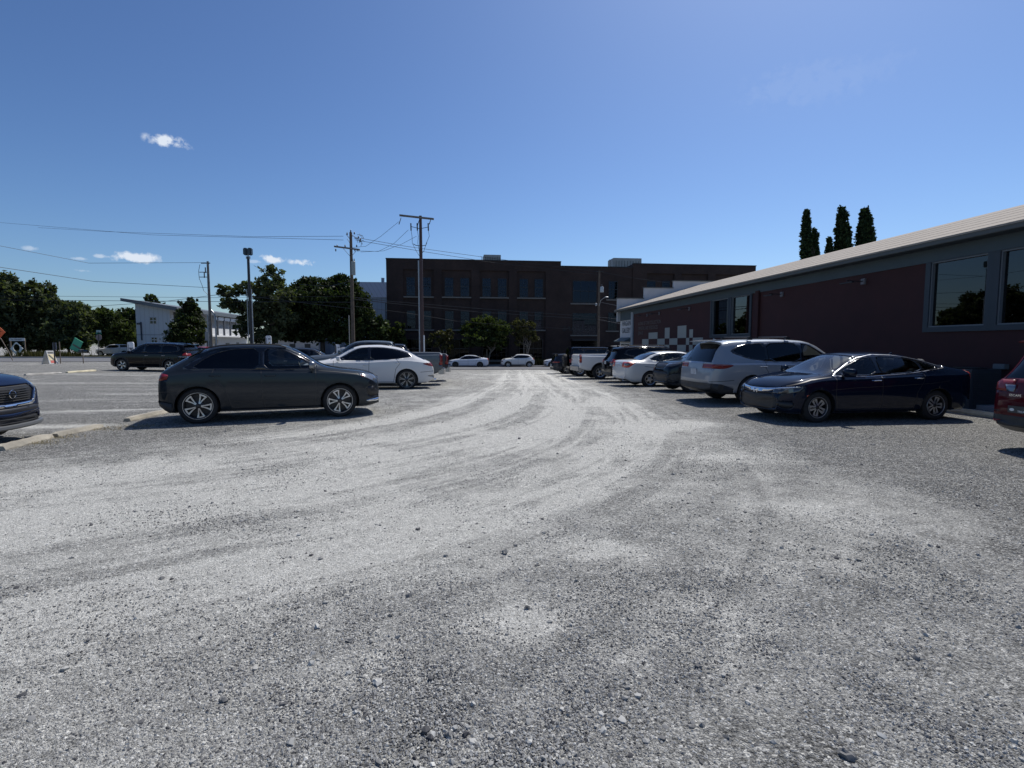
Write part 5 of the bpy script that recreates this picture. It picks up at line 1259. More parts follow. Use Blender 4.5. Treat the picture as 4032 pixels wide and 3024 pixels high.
M_BLOCK = mat('worn_concrete', (.42, .40, .36), .9, noise=(3.5, .35), bump=(25, .5)); M_BLOCKY = mat('cream_block', (.60, .54, .38), .85, noise=(4, .3), bump=(25, .4)); M_BLOCKD = mat('sandy_block', (.36, .33, .27), .92, noise=(4, .35), bump=(20, .6))
def block_px(pa, pb, m, label, bury=0, Ya=None, Yb=None):
    a = at(pa[0], pa[1], 10); b = at(pb[0], pb[1], 10)
    def gpt(px, py):
        d = ray(px, py); t = -(EYE) / d.z; return Vector((d.x * t, d.y * t))
    A, B = gpt(*pa), gpt(*pb); c = (A + B) / 2; d = B - A
    return parking_block(c, math.atan2(d.y, d.x), d.length, m, label, bury=bury)
block_px((0, 1775), (195, 1725), M_BLOCKD, 'sandy parking block nearest the camera at the left edge, beside the navy SUV', .02)
block_px((215, 1722), (395, 1683), M_BLOCKD, 'sandy parking block sprouting dry weeds, between the navy SUV and the dark grey-green SUV', .025)
block_px((500, 1660), (690, 1617), M_BLOCKD, 'sandy parking block under the tail of the dark grey-green SUV', .02)
block_px((98, 1477), (240, 1469), M_BLOCK, 'cracked grey parking block left of the cream one')
block_px((263, 1467), (374, 1459), M_BLOCKY, 'cream-coloured parking block nearest the large black SUV')
parking_block((10.35, 11.75), R(90) + R(5.8), 1.83, M_BLOCKY, 'yellowish parking block behind the tail of the dark blue sedan')
for (px, py, s_, sd_) in ((235, 1722, .22, 3), (405, 1690, .3, 4), (160, 1745, .2, 5), (555, 1680, .18, 6)):
    d = ray(px, py); t = -EYE / d.z; cx, cy = d.x * t, d.y * t
    r = np.random.default_rng(sd_); n = 170; x = r.normal(cx, s_, n); y = r.normal(cy, s_ * .5, n); hh = r.uniform(.015, .07, n); a = r.uniform(0, 6.28, n); lx, ly = r.normal(scale=.05, size=n), r.normal(scale=.05, size=n)
    z = gh(x, y); w_ = .004
    V = np.stack([np.stack([x - np.cos(a) * w_, y - np.sin(a) * w_, z], -1), np.stack([x + np.cos(a) * w_, y + np.sin(a) * w_, z], -1), np.stack([x + lx, y + ly, z + hh], -1)], 1).reshape(-1, 3)
    lb = {3: 'reddish dry weeds between the two sandy parking blocks', 4: 'straw-coloured weeds at the far end of the weedy parking block', 5: 'sparse dry weeds beside the nearest sandy parking block', 6: 'thin dry weeds in the shadow behind the dark grey-green SUV'}[sd_]
    o = new_obj('weed_tuft', raw_mesh('weed_tuft', V, np.arange(n * 3).reshape(-1, 3), M_STRAW, np.clip(r.normal(.9, .2, n), 0, 1))); tag(o, lb, 'weeds', 'weed tufts by the parking blocks', 'stuff')
# ------------------------------------------------------------------ red gallery building on the right
RB = WallPlane(13.613, 0.0, -.1011, 1.0)     # wall line; distance along it grows away from the camera
RBn = -RB.n                                   # points towards the lane (-x)
def rb(a, z, off=0):                          # off > 0 sticks out towards the lane
    return RB.p + RB.d * a - RB.n * off + Vector((0, 0, z))
M_REDW = mat('dark_red_cladding', (.043, .010, .010), .75, noise=(1.5, .15))
M_BAND = mat('slate_trim', (.060, .085, .098), .6, noise=(1, .1))
M_FASC = mat('fascia', (.10, .11, .11), .6)
M_ROOF = mat('felt_roof', (.34, .30, .25), .9, noise=(5, .14), bump=(60, .2))
M_WHT = mat('white_render', (.50, .51, .53), .8, noise=(1.5, .08))
M_CREAM = mat('cream_paint', (.36, .37, .34), .75)
M_FRAME = mat('grey_frame', (.038, .050, .062), .5)
M_SILL = mat('light_frame_bead', (.15, .165, .18), .4)
M_IRON = mat('dark_iron', (.03, .03, .032), .5)
GL_WIN = glass('window_glass', (.10, .13, .14), 1.75, .01)
M_ROOM = mat('dim_room', (.03, .035, .04), .9)
A0, A1 = 4.0, 44.45
gal = empty('gallery_building', tuple(rb(A0, g(13.2, 4))), math.atan2(RB.d.y, RB.d.x), 'long low dark red building with pale metal roof, white stepped end wall and checkered mural', 'building')
gi = gal.matrix_basis.inverted()
def local(o): o.data.transform(gi)
def rbox(mb, a0, a1, z0, z1, o0, o1):
    p = [rb(a0, z0, o0), rb(a1, z0, o0), rb(a1, z0, o1), rb(a0, z0, o1), rb(a0, z1, o0), rb(a1, z1, o0), rb(a1, z1, o1), rb(a0, z1, o1)]
    mb.hexa(p)
def gpart(mb, name, m, parent=None, **k):
    o = mb.build(name, m, parent or gal, **k)
    local(o); return o
def AA(px, py): return RB.hit(px, py)
ZE = 4.30
def s_of(px): return AA(px, 1357)[0]
wA = [(s_of(2863), s_of(2801)), (s_of(2949), s_of(2877))]
wB = [(s_of(3873), s_of(3652)), (s_of(3921) - 1.72, s_of(3921))]
# wall built round the window openings
ops = sorted(wA + wB); zs0, zs1 = 2.07, 3.92
m = MB(); a = A0
for (p, q) in ops:
    rbox(m, a, p, -1.6, ZE, -.30, 0); rbox(m, p, q, -1.6, zs0, -.30, 0); rbox(m, p, q, zs1, ZE, -.30, 0); a = q
rbox(m, a, s_of(2490), -1.6, ZE, -.30, 0)
gpart(m, 'wall', M_REDW)
m = MB(); rbox(m, s_of(2490), A1, -1.6, ZE, -.30, .003); rbox(m, A1 - .3, A1, -1.6, ZE, -7, -.30); gpart(m, 'end_wall_panel', M_WHT)
m = MB(); rbox(m, A0, A0 + .3, -1.6, ZE, -14, -.30); rbox(m, A0, A1, -1.6, ZE, -14.3, -14); gpart(m, 'rear_wall', M_REDW)
m = MB(); rbox(m, A0, A1, 3.93, ZE, .003, .035); gpart(m, 'eaves_band', M_BAND)
m = MB(); rbox(m, A0 - .3, A1 + .1, ZE, ZE + .03, -.2, .44); gpart(m, 'soffit', M_FRAME)
m = MB(); rbox(m, A0 - .3, A1 + .12, ZE + .0, ZE + .15, .44, .53); gpart(m, 'gutter', M_FASC, bevel=.015)
# roof: two slopes
slope = .295
def roofz(o): return ZE + .17 + (.53 - o) * slope
m = MB()
m.hexa([rb(A0 - .4, roofz(.56) - .05, .56), rb(A1 - .18, roofz(.56) - .05, .56), rb(A1 - .18, roofz(-6.6) - .05, -6.6), rb(A0 - .4, roofz(-6.6) - .05, -6.6), rb(A0 - .4, roofz(.56), .56), rb(A1 - .18, roofz(.56), .56), rb(A1 - .18, roofz(-6.6), -6.6), rb(A0 - .4, roofz(-6.6), -6.6)])
m.hexa([rb(A0 - .4, roofz(-6.6) - .05, -6.6), rb(A1 - .18, roofz(-6.6) - .05, -6.6), rb(A1 - .18, 4.4, -14.5), rb(A0 - .4, 4.4, -14.5), rb(A0 - .4, roofz(-6.6), -6.6), rb(A1 - .18, roofz(-6.6), -6.6), rb(A1 - .18, 4.45, -14.5), rb(A0 - .4, 4.45, -14.5)])
for o_ in (-.35, -1.45, -2.6, -3.8, -5.1):          # laps of the roof sheets run along the building
    m.hexa([rb(A0 - .4, roofz(o_ + .05), o_ + .05), rb(A1 - .18, roofz(o_ + .05), o_ + .05), rb(A1 - .18, roofz(o_), o_), rb(A0 - .4, roofz(o_), o_), rb(A0 - .4, roofz(o_ + .05) + .007, o_ + .05), rb(A1 - .18, roofz(o_ + .05) + .007, o_ + .05), rb(A1 - .18, roofz(o_) + .003, o_), rb(A0 - .4, roofz(o_) + .003, o_)])
gpart(m, 'roof', M_ROOF)
# stepped parapet at the far end
steps = [(.30, -2.0, 5.42), (-2.0, -4.55, 6.32), (-4.55, -9.4, 6.92), (-9.4, -12.0, 6.32), (-12.0, -14.4, 5.42)]
m = MB()
for (o0, o1, z) in steps: rbox(m, A1 - .15, A1 + .10, 3.5, z, o1, o0)
gpart(m, 'stepped_parapet', M_WHT)
m = MB()
for (o0, o1, z) in steps: rbox(m, A1 - .20, A1 + .15, z, z + .07, o1 + (.04 if o1 > -7 else 0), o0 + .06)
gpart(m, 'coping', M_FASC)
def gwindow(a0, a1):
    m = MB(); z0, z1 = zs0, zs1; w = .09
    rbox(m, a0 - .16, a0 + .0, z0 - .14, z1 + .0, -.02, .045); rbox(m, a1, a1 + .16, z0 - .14, z1, -.02, .045); rbox(m, a0, a1, z0 - .14, z0, -.02, .045); rbox(m, a0 - .16, a1 + .16, z1 + .002, z1 + .012, -.02, .045)
    f = gpart(m, 'window', M_FRAME)
    m = MB(); rbox(m, a0, a0 + .035, z0, z1, -.10, .012); rbox(m, a1 - .035, a1, z0, z1, -.10, .012); rbox(m, a0 + .035, a1 - .035, z0, z0 + .035, -.10, .012); rbox(m, a0 + .035, a1 - .035, z1 - .035, z1, -.10, .012)
    o = gpart(m, 'frame', M_SILL, f)
    m = MB(); rbox(m, a0 + .035, a1 - .035, z0 + .035, z1 - .035, -.085, -.075); o = gpart(m, 'pane', GL_WIN, f)
    m = MB(); rbox(m, a0 + .04, a1 - .04, z0, z1, -1.5, -1.45); gpart(m, 'dim_room_sheet', M_ROOM, f)  # dark sheet standing in for the dim room behind the glass
    m = MB(); rbox(m, a1 - .036 - (a1 - a0) * .16, a1 - .036, z0 + .04, z1 - .04, -.16, -.15); gpart(m, 'curtain', mat('pale_curtain', (.20, .24, .24), .9), f)
for (p, q) in wA + wB: gwindow(p, q)
m = MB(); rbox(m, wB[1][1] + .16, wB[0][0] - .16, zs0 - .14, zs1, -.02, .040); gpart(m, 'mullion_panel', M_FRAME)
m = MB(); rbox(m, wA[0][1] - 0, wA[0][1] - .001, 2, 3, 0, .001); m.bm.free()
# pilaster, corner trim
m = MB(); a = s_of(2981); rbox(m, a - .14, a + .14, -1.3, 4.0, .0, .10); gpart(m, 'pilaster', M_REDW)
m = MB(); a = s_of(2490); rbox(m, a - .22, a + .22, -1.3, 4.10, .0, .09); gpart(m, 'corner_trim', mat('pale_grey_trim', (.30, .34, .38), .6))
m = MB(); rbox(m, A1 - 3.3, A1, 3.55, 3.93, .004, .05); gpart(m, 'sign_band', M_BAND)
# awning and window below the lettering
m = MB(); a0, a1 = s_of(2486), A1 - .05
p = [rb(a0, 1.80, .55), rb(a1, 1.80, .55), rb(a1, 1.80, .01), rb(a0, 1.80, .01), rb(a0, 1.88, .55), rb(a1, 1.88, .55), rb(a1, 2.15, .01), rb(a0, 2.15, .01)]
m.hexa(p); gpart(m, 'awning', M_BAND)
m = MB(); rbox(m, a0 + .3, a1 - .3, -.2, 1.70, .004, .05); f = gpart(m, 'window', mat('white_frame', (.5, .52, .55), .5))
m = MB(); mid = (a0 + a1) / 2; rbox(m, a0 + .4, mid - .05, -.1, 1.6, .05, .056); rbox(m, mid + .05, a1 - .4, -.1, 1.6, .05, .056); gpart(m, 'pane', mat('dark_pane', (.006, .007, .01), .06), f)
# mural: cream squares painted on the wall
bx = [2528.5, 2553.4, 2588.2, 2617, 2635.5, 2666.8, 2701, 2713.5, 2727.4, 2767]
bs = [s_of(x) for x in bx]
m = MB()
def mur(i, z0, z1): rbox(m, bs[i + 1], bs[i], z0, z1, .0, .006)
for i in (0, 2, 4, 6, 8): mur(i, 1.56, 1.97)
for i, z in ((1, 2.42), (3, 2.67), (5, 2.72), (7, 2.46)): mur(i, 1.975, z)
for i in (1, 3, 5, 7): mur(i, 1.14, 1.555)
for i in (0, 2, 4, 6, 8): mur(i, .72, 1.135)
for i in (1, 3, 5, 7): mur(i, .30, .715)
gpart(m, 'mural_squares', M_CREAM)
# lettering
def letters(name, s, a_left, z, size, mm, off=.012, sx=1.0, parent=None):
    Mx = Matrix.Translation(rb(a_left, z, off)) @ Matrix((( -RB.d.x, 0, RBn.x, 0), (-RB.d.y, 0, RBn.y, 0), (0, 1, 0, 0), (0, 0, 0, 1)))
    o = text_obj(name, s, size, mm, gi @ Mx, parent or gal, .004, 'LEFT', sx); return o
M_LET = mat('faded_cream_letters', (.16, .135, .125), .8); M_LETD = mat('grey_letters', (.07, .075, .09), .7)
letters('wall_lettering', 'A ONE OF ONE COLLECTION', s_of(2512.6), 3.02, .36, M_LET, sx=.92)
letters('wall_lettering', 'OF RETAIL AND RESIDENCES', s_of(2512.6), 2.66, .36, M_LET, sx=.84)
letters('wall_lettering', 'JOIN US', s_of(2512.6), 2.32, .36, M_LET, sx=.80)
letters('sign_lettering', 'HAGAN', s_of(2449.5), 3.10, .60, M_LETD, .016, sx=1.0)
letters('sign_lettering', 'GALLERY', s_of(2449.5), 2.52, .60, M_LETD, .016, sx=.86)
# gooseneck lamps are things fixed to the wall
for i, (px, lb) in enumerate(((2548, 'left lamp of the pair above the cream lettering'), (2595, 'right lamp of the pair above the cream lettering'), (2713, 'arm lamp on the wall above the checkered mural'), (3074, 'arm lamp just right of the gallery wall pilaster'), (3391, 'arm lamp nearest the large gallery windows'))):
    a = s_of(px); p0 = rb(a, 3.68, 0); root = empty('wall_lamp', tuple(p0), gal.rotation_euler.z, lb, 'wall lamp', 'arm lamps on the red gallery wall')
    m = MB(); m.box(-.09, .09, -.0, .07, -.10, .10); m.build('lamp_base', mat('lamp_grey', (.16, .15, .16), .5), root, bevel=.01)
    m = MB(); m.tube([(0, .05, 0), (0, .62, .02), (0, .64, -.03)], .014, 6); m.build('arm', M_IRON, root)
    m = MB(); m.box(-.30, .30, .60, .68, -.07, -.03); m.build('lamp_head', M_IRON, root, bevel=.008)
# equipment by the wall
def wall_item(name, a, z0, w, h, d, m_, label, cat, off=0, extra=None):
    p = rb(a, z0, off); root = empty(name, tuple(p), gal.rotation_euler.z, label, cat); m = MB(); m.box(-w / 2, w / 2, 0, d, 0, h); m.build('casing', m_, root, bevel=.012)
    if extra: extra(root)
    return root
def cond(root):
    m = MB()
    for k in range(16): m.box(-.40, .40, .80, .812, .10 + k * .052, .128 + k * .052)
    m.build('louvre_grille', mat('condenser_louvre', (.055, .065, .07), .5), root)
    m = MB()
    for k in range(14): m.box(-.437, -.425, .06, .74, .10 + k * .058, .13 + k * .058)
    m.build('side_grille', mat('condenser_louvre', (.055, .065, .07), .5), root)
    m = MB(); m.lathe([(.34, .985), (.34, 1.0), (.30, 1.0), (.05, 1.01), (.001, 1.01)], 24, 'z', (0, .40, 0)); m.build('fan_guard', M_IRON, root)
wall_item('air_conditioner', s_of(3882) - .30, g(12.3, 13.2), .84, .97, .80, mat('condenser_grey', (.05, .06, .068), .5), 'dark grey louvred condenser standing against the red wall behind the ruby red SUV', 'condenser', .32, cond)
wall_item('meter_box', s_of(3823), .62, .16, .22, .09, mat('box_grey', (.16, .16, .17), .5), 'small pale grey socket box low on the dark red wall', 'meter box', 0)
wall_item('meter_box', s_of(3957), .96, .30, .13, .14, mat('box_grey2', (.13, .15, .16), .5), 'wide light grey box on the wall above the condenser', 'meter box', 0)
wall_item('air_conditioner', s_of(3700), g(12, 15), 1.9, .95, .5, mat('condenser_black', (.012, .012, .014), .6), 'long black equipment cabinet low against the wall behind the dark blue sedan', 'cabinet', .05, lambda r_: MB().box and None)
m = MB(); rbox(m, A0 + 2, s_of(3640), -.1, .10, .28, .95); structure(m.build('wall_footing', M_CONC))

# ------------------------------------------------------------------ brick building across the street
FB = WallPlane(-16.7, 70.0, 1.0, .119)
def fb(a, z, off=0): return FB.p + FB.d * a + FB.n * off + Vector((0, 0, z))   # off > 0 towards the camera
M_BRICK = mat('dark_brick', (.04, .02, .018), .9, noise=(.8, .2))
def brick_nodes():
    m = M_BRICK; nt = m.node_tree; b = nt.nodes['Principled BSDF']; N, L = nt.nodes.new, nt.links.new
    geo = N('ShaderNodeNewGeometry'); d = N('ShaderNodeVectorMath'); d.operation = 'DOT_PRODUCT'; d.inputs[1].default_value = tuple(FB.d); L(geo.outputs['Position'], d.inputs[0])
    sp = N('ShaderNodeSeparateXYZ'); L(geo.outputs['Position'], sp.inputs[0]); cb = N('ShaderNodeCombineXYZ'); L(d.outputs['Value'], cb.inputs[0]); L(sp.outputs['Z'], cb.inputs[1])
    br = N('ShaderNodeTexBrick'); L(cb.outputs[0], br.inputs['Vector']); br.inputs['Color1'].default_value = (.052, .027, .021, 1); br.inputs['Color2'].default_value = (.033, .018, .015, 1); br.inputs['Mortar'].default_value = (.045, .036, .032, 1)
    br.inputs['Scale'].default_value = 1; br.inputs['Brick Width'].default_value = .21; br.inputs['Row Height'].default_value = .075; br.inputs['Mortar Size'].default_value = .010
    n = N('ShaderNodeTexNoise'); n.inputs['Scale'].default_value = .6; L(geo.outputs['Position'], n.inputs['Vector']); mr = N('ShaderNodeMapRange'); mr.inputs[1].default_value = .3; mr.inputs[2].default_value = .7; mr.inputs[3].default_value = .75; mr.inputs[4].default_value = 1.2; L(n.outputs['Fac'], mr.inputs[0])
    s = N('ShaderNodeVectorMath'); s.operation = 'SCALE'; L(br.outputs['Color'], s.inputs[0]); L(mr.outputs[0], s.inputs['Scale']); L(s.outputs[0], b.inputs['Base Color'])
brick_nodes()
M_SILLB = mat('stone_sill', (.20, .185, .165), .8); M_COPB = mat('dark_coping', (.02, .02, .022), .6); M_WFR = mat('dark_window_frame', (.012, .014, .018), .4)
M_WGL = glass('facade_glass', (.05, .06, .07), 1.55, .03, (.45, .52, .72))
M_SHOPGL = glass('shop_glass', (.05, .06, .07), 1.22, .03)
M_WIN = mat('facade_interior', (.012, .016, .028), .9)
bb = empty('brick_building', tuple(fb(0, g(-16, 70))), math.atan2(FB.d.y, FB.d.x), 'dark brick three-storey warehouse with paired dark windows across the street', 'building')
bi = bb.matrix_basis.inverted()
def fbox(mb, a0, a1, z0, z1, o0, o1):
    mb.hexa([fb(a0, z0, o1), fb(a1, z0, o1), fb(a1, z0, o0), fb(a0, z0, o0), fb(a0, z1, o1), fb(a1, z1, o1), fb(a1, z1, o0), fb(a0, z1, o0)])
def bpart(mb, name, m, parent=None, **k):
    o = mb.build(name, m, parent or bb, **k); o.data.transform(bi); return o
def FH(px, py): return FB.hit(px, py)
def c7(x, y): return (1500 + x / 2.9105, 980 + y / 2.9105)
def c1(x, y): return (2140 + x / 2.572, 980 + y / 2.572)
ztop = FH(*c7(80, 114))[1]; s1 = FH(*c7(2063, 152))[0]; s2 = FH(*c1(905, 155))[0]; s3 = FH(*c1(2148, 177))[0]; zt2 = FH(*c1(300, 180))[1]; zt3 = FH(*c1(1500, 165))[1]
m = MB(); fbox(m, 0, s1, -2.2, ztop, -22, -.22); fbox(m, s1 + .002, s2, -2.2, zt2, -22, -.22); fbox(m, s2 + .002, s3, -2.2, zt3, -22, -.22)
# piers and bands stand proud of the recessed bays
bays = [(255, 605), (697, 1035), (1132, 1466), (1560, 1887)]
bs1 = [(FH(*c7(a, 400))[0], FH(*c7(b, 400))[0]) for a, b in bays]; zb = FH(*c7(700, 240))[1]
a = 0
for (p, q) in bs1: fbox(m, a, p, -2.2, zb, -.218, 0); a = q
fbox(m, a, s1, -2.2, zb, -.218, 0); fbox(m, 0, s1, zb, ztop - .002, -.218, 0)
fbox(m, s1 + .002, s2, -2.2, zt2 - .002, -.218, -.06)
bays3 = [(1045, 1325), (1395, 1665), (1740, 2010)]
bs3 = [(FH(*c1(a, 300))[0], FH(*c1(b, 300))[0]) for a, b in bays3]; zb3 = FH(*c1(1200, 250))[1]; a = s2 + .002
for (p, q) in bs3: fbox(m, a, p, -2.2, zb3, -.218, .10); a = q
fbox(m, a, s3, -2.2, zb3, -.218, .10); fbox(m, s2 + .002, s3, zb3, zt3 - .002, -.218, .10)
bpart(m, 'wall', M_BRICK)
m = MB(); fbox(m, -.05, s1 + .03, ztop, ztop + .12, -.5, .06); fbox(m, s1 + .031, s2, zt2, zt2 + .12, -.5, 0); fbox(m, s2 + .001, s3 + .05, zt3, zt3 + .12, -.5, .16); fbox(m, -.05, .2, ztop, ztop + .12, -22, -.5); bpart(m, 'coping', M_COPB)
m = MB(); fbox(m, .2, s1, ztop - .6, ztop - .5, -21.8, -.4); fbox(m, s1, s3, zt2 - .6, zt2 - .5, -21.8, -.4); bpart(m, 'roof', M_COPB)
def bwindow(a0, a1, z0, z1, cols=3, rows_=2, off=-.216, base=None, sill=None, band=True, sillspan=None, gl=None):
    m = MB(); t = .07
    fbox(m, a0, a0 + t, z0, z1, off, off + .07); fbox(m, a1 - t, a1, z0, z1, off, off + .07); fbox(m, a0 + t, a1 - t, z0, z0 + t, off, off + .07); fbox(m, a0 + t, a1 - t, z1 - t, z1, off, off + .07)
    zm = z0 + (z1 - z0) * .54; fbox(m, a0 + t, a1 - t, zm - .05, zm + .05, off, off + .065)
    for k in range(1, cols):
        x = a0 + (a1 - a0) * k / cols; fbox(m, x - .016, x + .016, z0 + t, zm - .05, off, off + .045); fbox(m, x - .016, x + .016, zm + .05, z1 - t, off, off + .045)
    for (u0, u1) in ((z0 + t, zm - .05), (zm + .05, z1 - t)):
        for k in range(1, rows_):
            z = u0 + (u1 - u0) * k / rows_; fbox(m, a0 + t, a1 - t, z - .014, z + .014, off, off + .040)
    f = bpart(m, 'window', M_WFR)
    m = MB(); fbox(m, a0 + t, a1 - t, z0 + t, z1 - t, off + .012, off + .020); bpart(m, 'pane', gl or M_WGL, f)
    m = MB(); fbox(m, a0 + .02, a1 - .02, z0 + .02, z1 - .02, off - .002, off + .003); bpart(m, 'dark_interior_sheet', M_WIN, f)  # dark sheet close behind the pane, coloured as the unlit interior
    if sillspan:
        m = MB(); fbox(m, sillspan[0], sillspan[1], z0 - .22, z0 - .05, off - .1, .06); bpart(m, 'sill', M_SILLB, f)
prs = [((290, 390), (470, 573)), ((730, 830), (910, 1012)), ((1162, 1262), (1340, 1442)), ((1590, 1688), (1763, 1862))]
for (pa, pb), (p, q) in zip(prs, bs1):
    for (yt, yb) in ((330, 545), (712, 920)):
        for i, (u, v) in enumerate((pa, pb)):
            A_ = FH(*c7(u, 400))[0]; B_ = FH(*c7(v, 400))[0]; Z1 = FH(*c7(900, yt))[1]; Z0 = FH(*c7(900, yb))[1]
            bwindow(A_, B_, Z0, Z1, 4, 3, sillspan=(p + .0, q - .0) if i == 0 else None)
    # street level: dark shop window
    bwindow(p + .35, q - .35, g(-10, 69) + .5, 2.35, 5, 1, sillspan=(p, q), gl=M_SHOPGL)
for (u, v, yt, yb, c_, r_) in ((297, 538, 322, 548, 3, 1), (660, 748, 327, 508, 3, 3), (295, 535, 650, 868, 3, 1), (655, 740, 645, 825, 3, 3)):
    A_, Z1 = FH(*c1(u, yt)); B_, Z0 = FH(*c1(v, yb)); bwindow(A_, B_, Z0, Z1, c_, r_, off=-.056, sillspan=(A_ - .3, B_ + .3))
for (u, v) in ((1050, 1140), (1205, 1288), (1400, 1480), (1570, 1655), (1750, 1830)):
    A_, Z1 = FH(*c1(u, 325)); B_ = FH(*c1(v, 325))[0]; bwindow(A_, B_, Z1 - 2.6, Z1, 4, 3)
# entrance canopy, doors, mirrored lettering seen through the glass
A_, B_ = FH(*c1(290, 900))[0], FH(*c1(545, 900))[0]
m = MB(); fbox(m, A_ - .2, B_ + .2, 2.1, 2.3, -.05, 1.3); bpart(m, 'canopy', M_COPB)
m = MB(); fbox(m, A_ - .1, B_ + .1, -1.25, 2.05, -.06, -.045); bpart(m, 'shopfront', mat('shopfront_glass', (.006, .007, .01), .08))
m = MB(); a = FH(*c1(293, 975))[0]; fbox(m, a, a + 1.2, -.9, 1.35, -.045, .0); bpart(m, 'door', mat('grey_door', (.045, .05, .055), .6))
a, z = FH(*c1(520, 832))
Mx = Matrix.Translation(fb(a, z, -.02)) @ Matrix(((-FB.d.x, 0, FB.n.x, 0), (-FB.d.y, 0, FB.n.y, 0), (0, 1, 0, 0), (0, 0, 0, 1)))
text_obj('window_lettering', 'HAGAN', .95, M_WFR, bi @ Mx, bb, .01, 'LEFT', 1.3)
Mx2 = Matrix.Translation(-FB.d * 4.1) @ Mx
text_obj('window_lettering', 'ST', .95, M_WFR, bi @ Mx2, bb, .01, 'LEFT', 1.3)
def hvac(name, px0, px1, py, a_shift, depth, label, zoff):
    p0, z1 = FH(*px0); p1, _ = FH(*px1)
    sc = (70 + depth) / 70.0
    root = empty(name, tuple(fb((p0 + p1) / 2 * 1.0 + a_shift, zoff, -depth)), bb.rotation_euler.z, label, 'rooftop unit', 'rooftop units'); w = (p1 - p0) * sc / 2; h = EYE + (z1 - EYE) * sc - zoff
    m = MB(); m.box(-w, w, -1.4, 1.4, 0, h); m.build('casing', mat('rooftop_beige', (.42, .42, .38), .6, noise=(2, .15)), root, bevel=.03)
    m = MB()
    for k in range(9): x = -w * .82 + k * w * .2; m.box(x, x + .07, -1.425, -1.40, .15, h * .85)
    m.build('louvre', mat('rooftop_louvre', (.12, .12, .11), .6), root)
    m = MB(); m.tube([(-w - .25, -.6, 0), (-w - .25, -.6, h * .9), (-w - .4, -.6, h * .95)], .03, 5); m.build('vent_pipe', M_IRON, root)
zr = ztop - .5
hvac('rooftop_unit', c7(1170, 85), c7(1362, 85), zr - .35, .5, 6, 'pale slatted rooftop unit on the taller left part of the brick building', zr)
zr2 = zt2 - .5
hvac('rooftop_unit', c1(735, 108), c1(1015, 108), zr2 - .35, 1.6, 7, 'longer pale rooftop unit behind the brick building lower roof', zr2)

# metal-clad building behind
mb2 = empty('metal_clad_building', (-32, 96, g(-32, 96)), R(5.8), 'blue-grey metal-clad building showing between the broad tree and the brick building', 'building')
M_CLAD = mat('blue_grey_cladding', (.20, .25, .32), .5, .2)
def seams(m_, scale=1.6, amt=.25):
    nt = m_.node_tree; b = nt.nodes['Principled BSDF']; N, L = nt.nodes.new, nt.links.new; tc = N('ShaderNodeTexCoord'); sp = N('ShaderNodeSeparateXYZ'); L(tc.outputs['Object'], sp.inputs[0])
    md = N('ShaderNodeMath'); md.operation = 'PINGPONG'; md.inputs[1].default_value = scale / 2; ad = N('ShaderNodeMath'); L(sp.outputs['X'], ad.inputs[0]); L(sp.outputs['Y'], ad.inputs[1]); L(ad.outputs[0], md.inputs[0])
    lt = N('ShaderNodeMath'); lt.operation = 'LESS_THAN'; L(md.outputs[0], lt.inputs[0]); lt.inputs[1].default_value = .03
    c = tuple(b.inputs['Base Color'].default_value)[:3]; mx = N('ShaderNodeMix'); mx.data_type = 'RGBA'; mx.inputs[6].default_value = (*c, 1); mx.inputs[7].default_value = (*[v * (1 - amt) for v in c], 1); L(lt.outputs[0], mx.inputs['Factor']); L(mx.outputs[2], b.inputs['Base Color'])
seams(M_CLAD, .8, .4)
zt = at(1450, 1102, 95).z - g(-32, 96)
xl, xr_ = at(1380, 1200, 95).x + 32, at(1560, 1200, 95).x + 32
m = MB(); m.box(xl - 6, xr_ + 4, 0, 12, -1, zt - 3.0); m.build('wall', M_CLAD, mb2)
m = MB(); m.hexa([(xl - 6.2, -.3, zt - 3.0), (xr_ + 4.2, -.3, zt - 3.0), (xr_ + 4.2, 12, zt - 3.0), (xl - 6.2, 12, zt - 3.0), (xl - 6.2, 1.6, zt), (xr_ + 4.2, 1.6, zt), (xr_ + 4.2, 11, zt), (xl - 6.2, 11, zt)]); m.build('roof', M_CLAD, mb2)
m = MB(); wx = at(1508, 1200, 95).x + 32; m.box(wx, wx + 1.8, -.05, .05, zt - 7.4, zt - 4.0); f = m.build('window', M_WFR, mb2)
m = MB(); m.box(wx + .12, wx + 1.7, -.06, -.052, zt - 7.3, zt - 5.8); m.box(wx + .12, wx + 1.7, -.06, -.052, zt - 5.7, zt - 4.1); m.build('pane', mat('sky_pane', (.10, .13, .17), .15), f)
m = MB(); px_ = at(1491, 1090, 95).x + 32; m.lathe([(.3, zt - .1), (.3, zt + .8), (.36, zt + .85), (.001, zt + .9)], 12, 'z', (px_, 2.4, 0)); m.build('roof_vent', M_CLAD, mb2)

# ------------------------------------------------------------------ white shed-roofed building on the left
wb_ = at(540, 1357, 74); WX, WY = wb_.x, 74.0; wz = g(WX, WY)
W_ = empty('white_building', (WX, WY, wz), R(5.8), 'white board-clad building with a high shed roof, small four-pane window and sunlit gallery', 'building')
M_WSH = mat('white_boards', (.50, .53, .58), .75); seams(M_WSH, .6, .22)
fw = 4.55; fl = 27.0
zl = at(545, 1195, 74).z - wz; zr_ = at(660, 1218, 74).z - wz; ze = zr_
m = MB(); th = .15
m.hexa([(0, 0, -.5), (fw, 0, -.5), (fw, fl, -.5), (0, fl, -.5), (0, 0, zl), (fw, 0, ze), (fw, fl, ze), (0, fl, zl)]); m.build('wall', M_WSH, W_)
m = MB(); z0_, z1_ = zl + .1, ze - .15
sl = (ze - zl) / fw; za_, zb__ = zl + .02 - sl * 1.3, ze + .02 + sl * 1.5
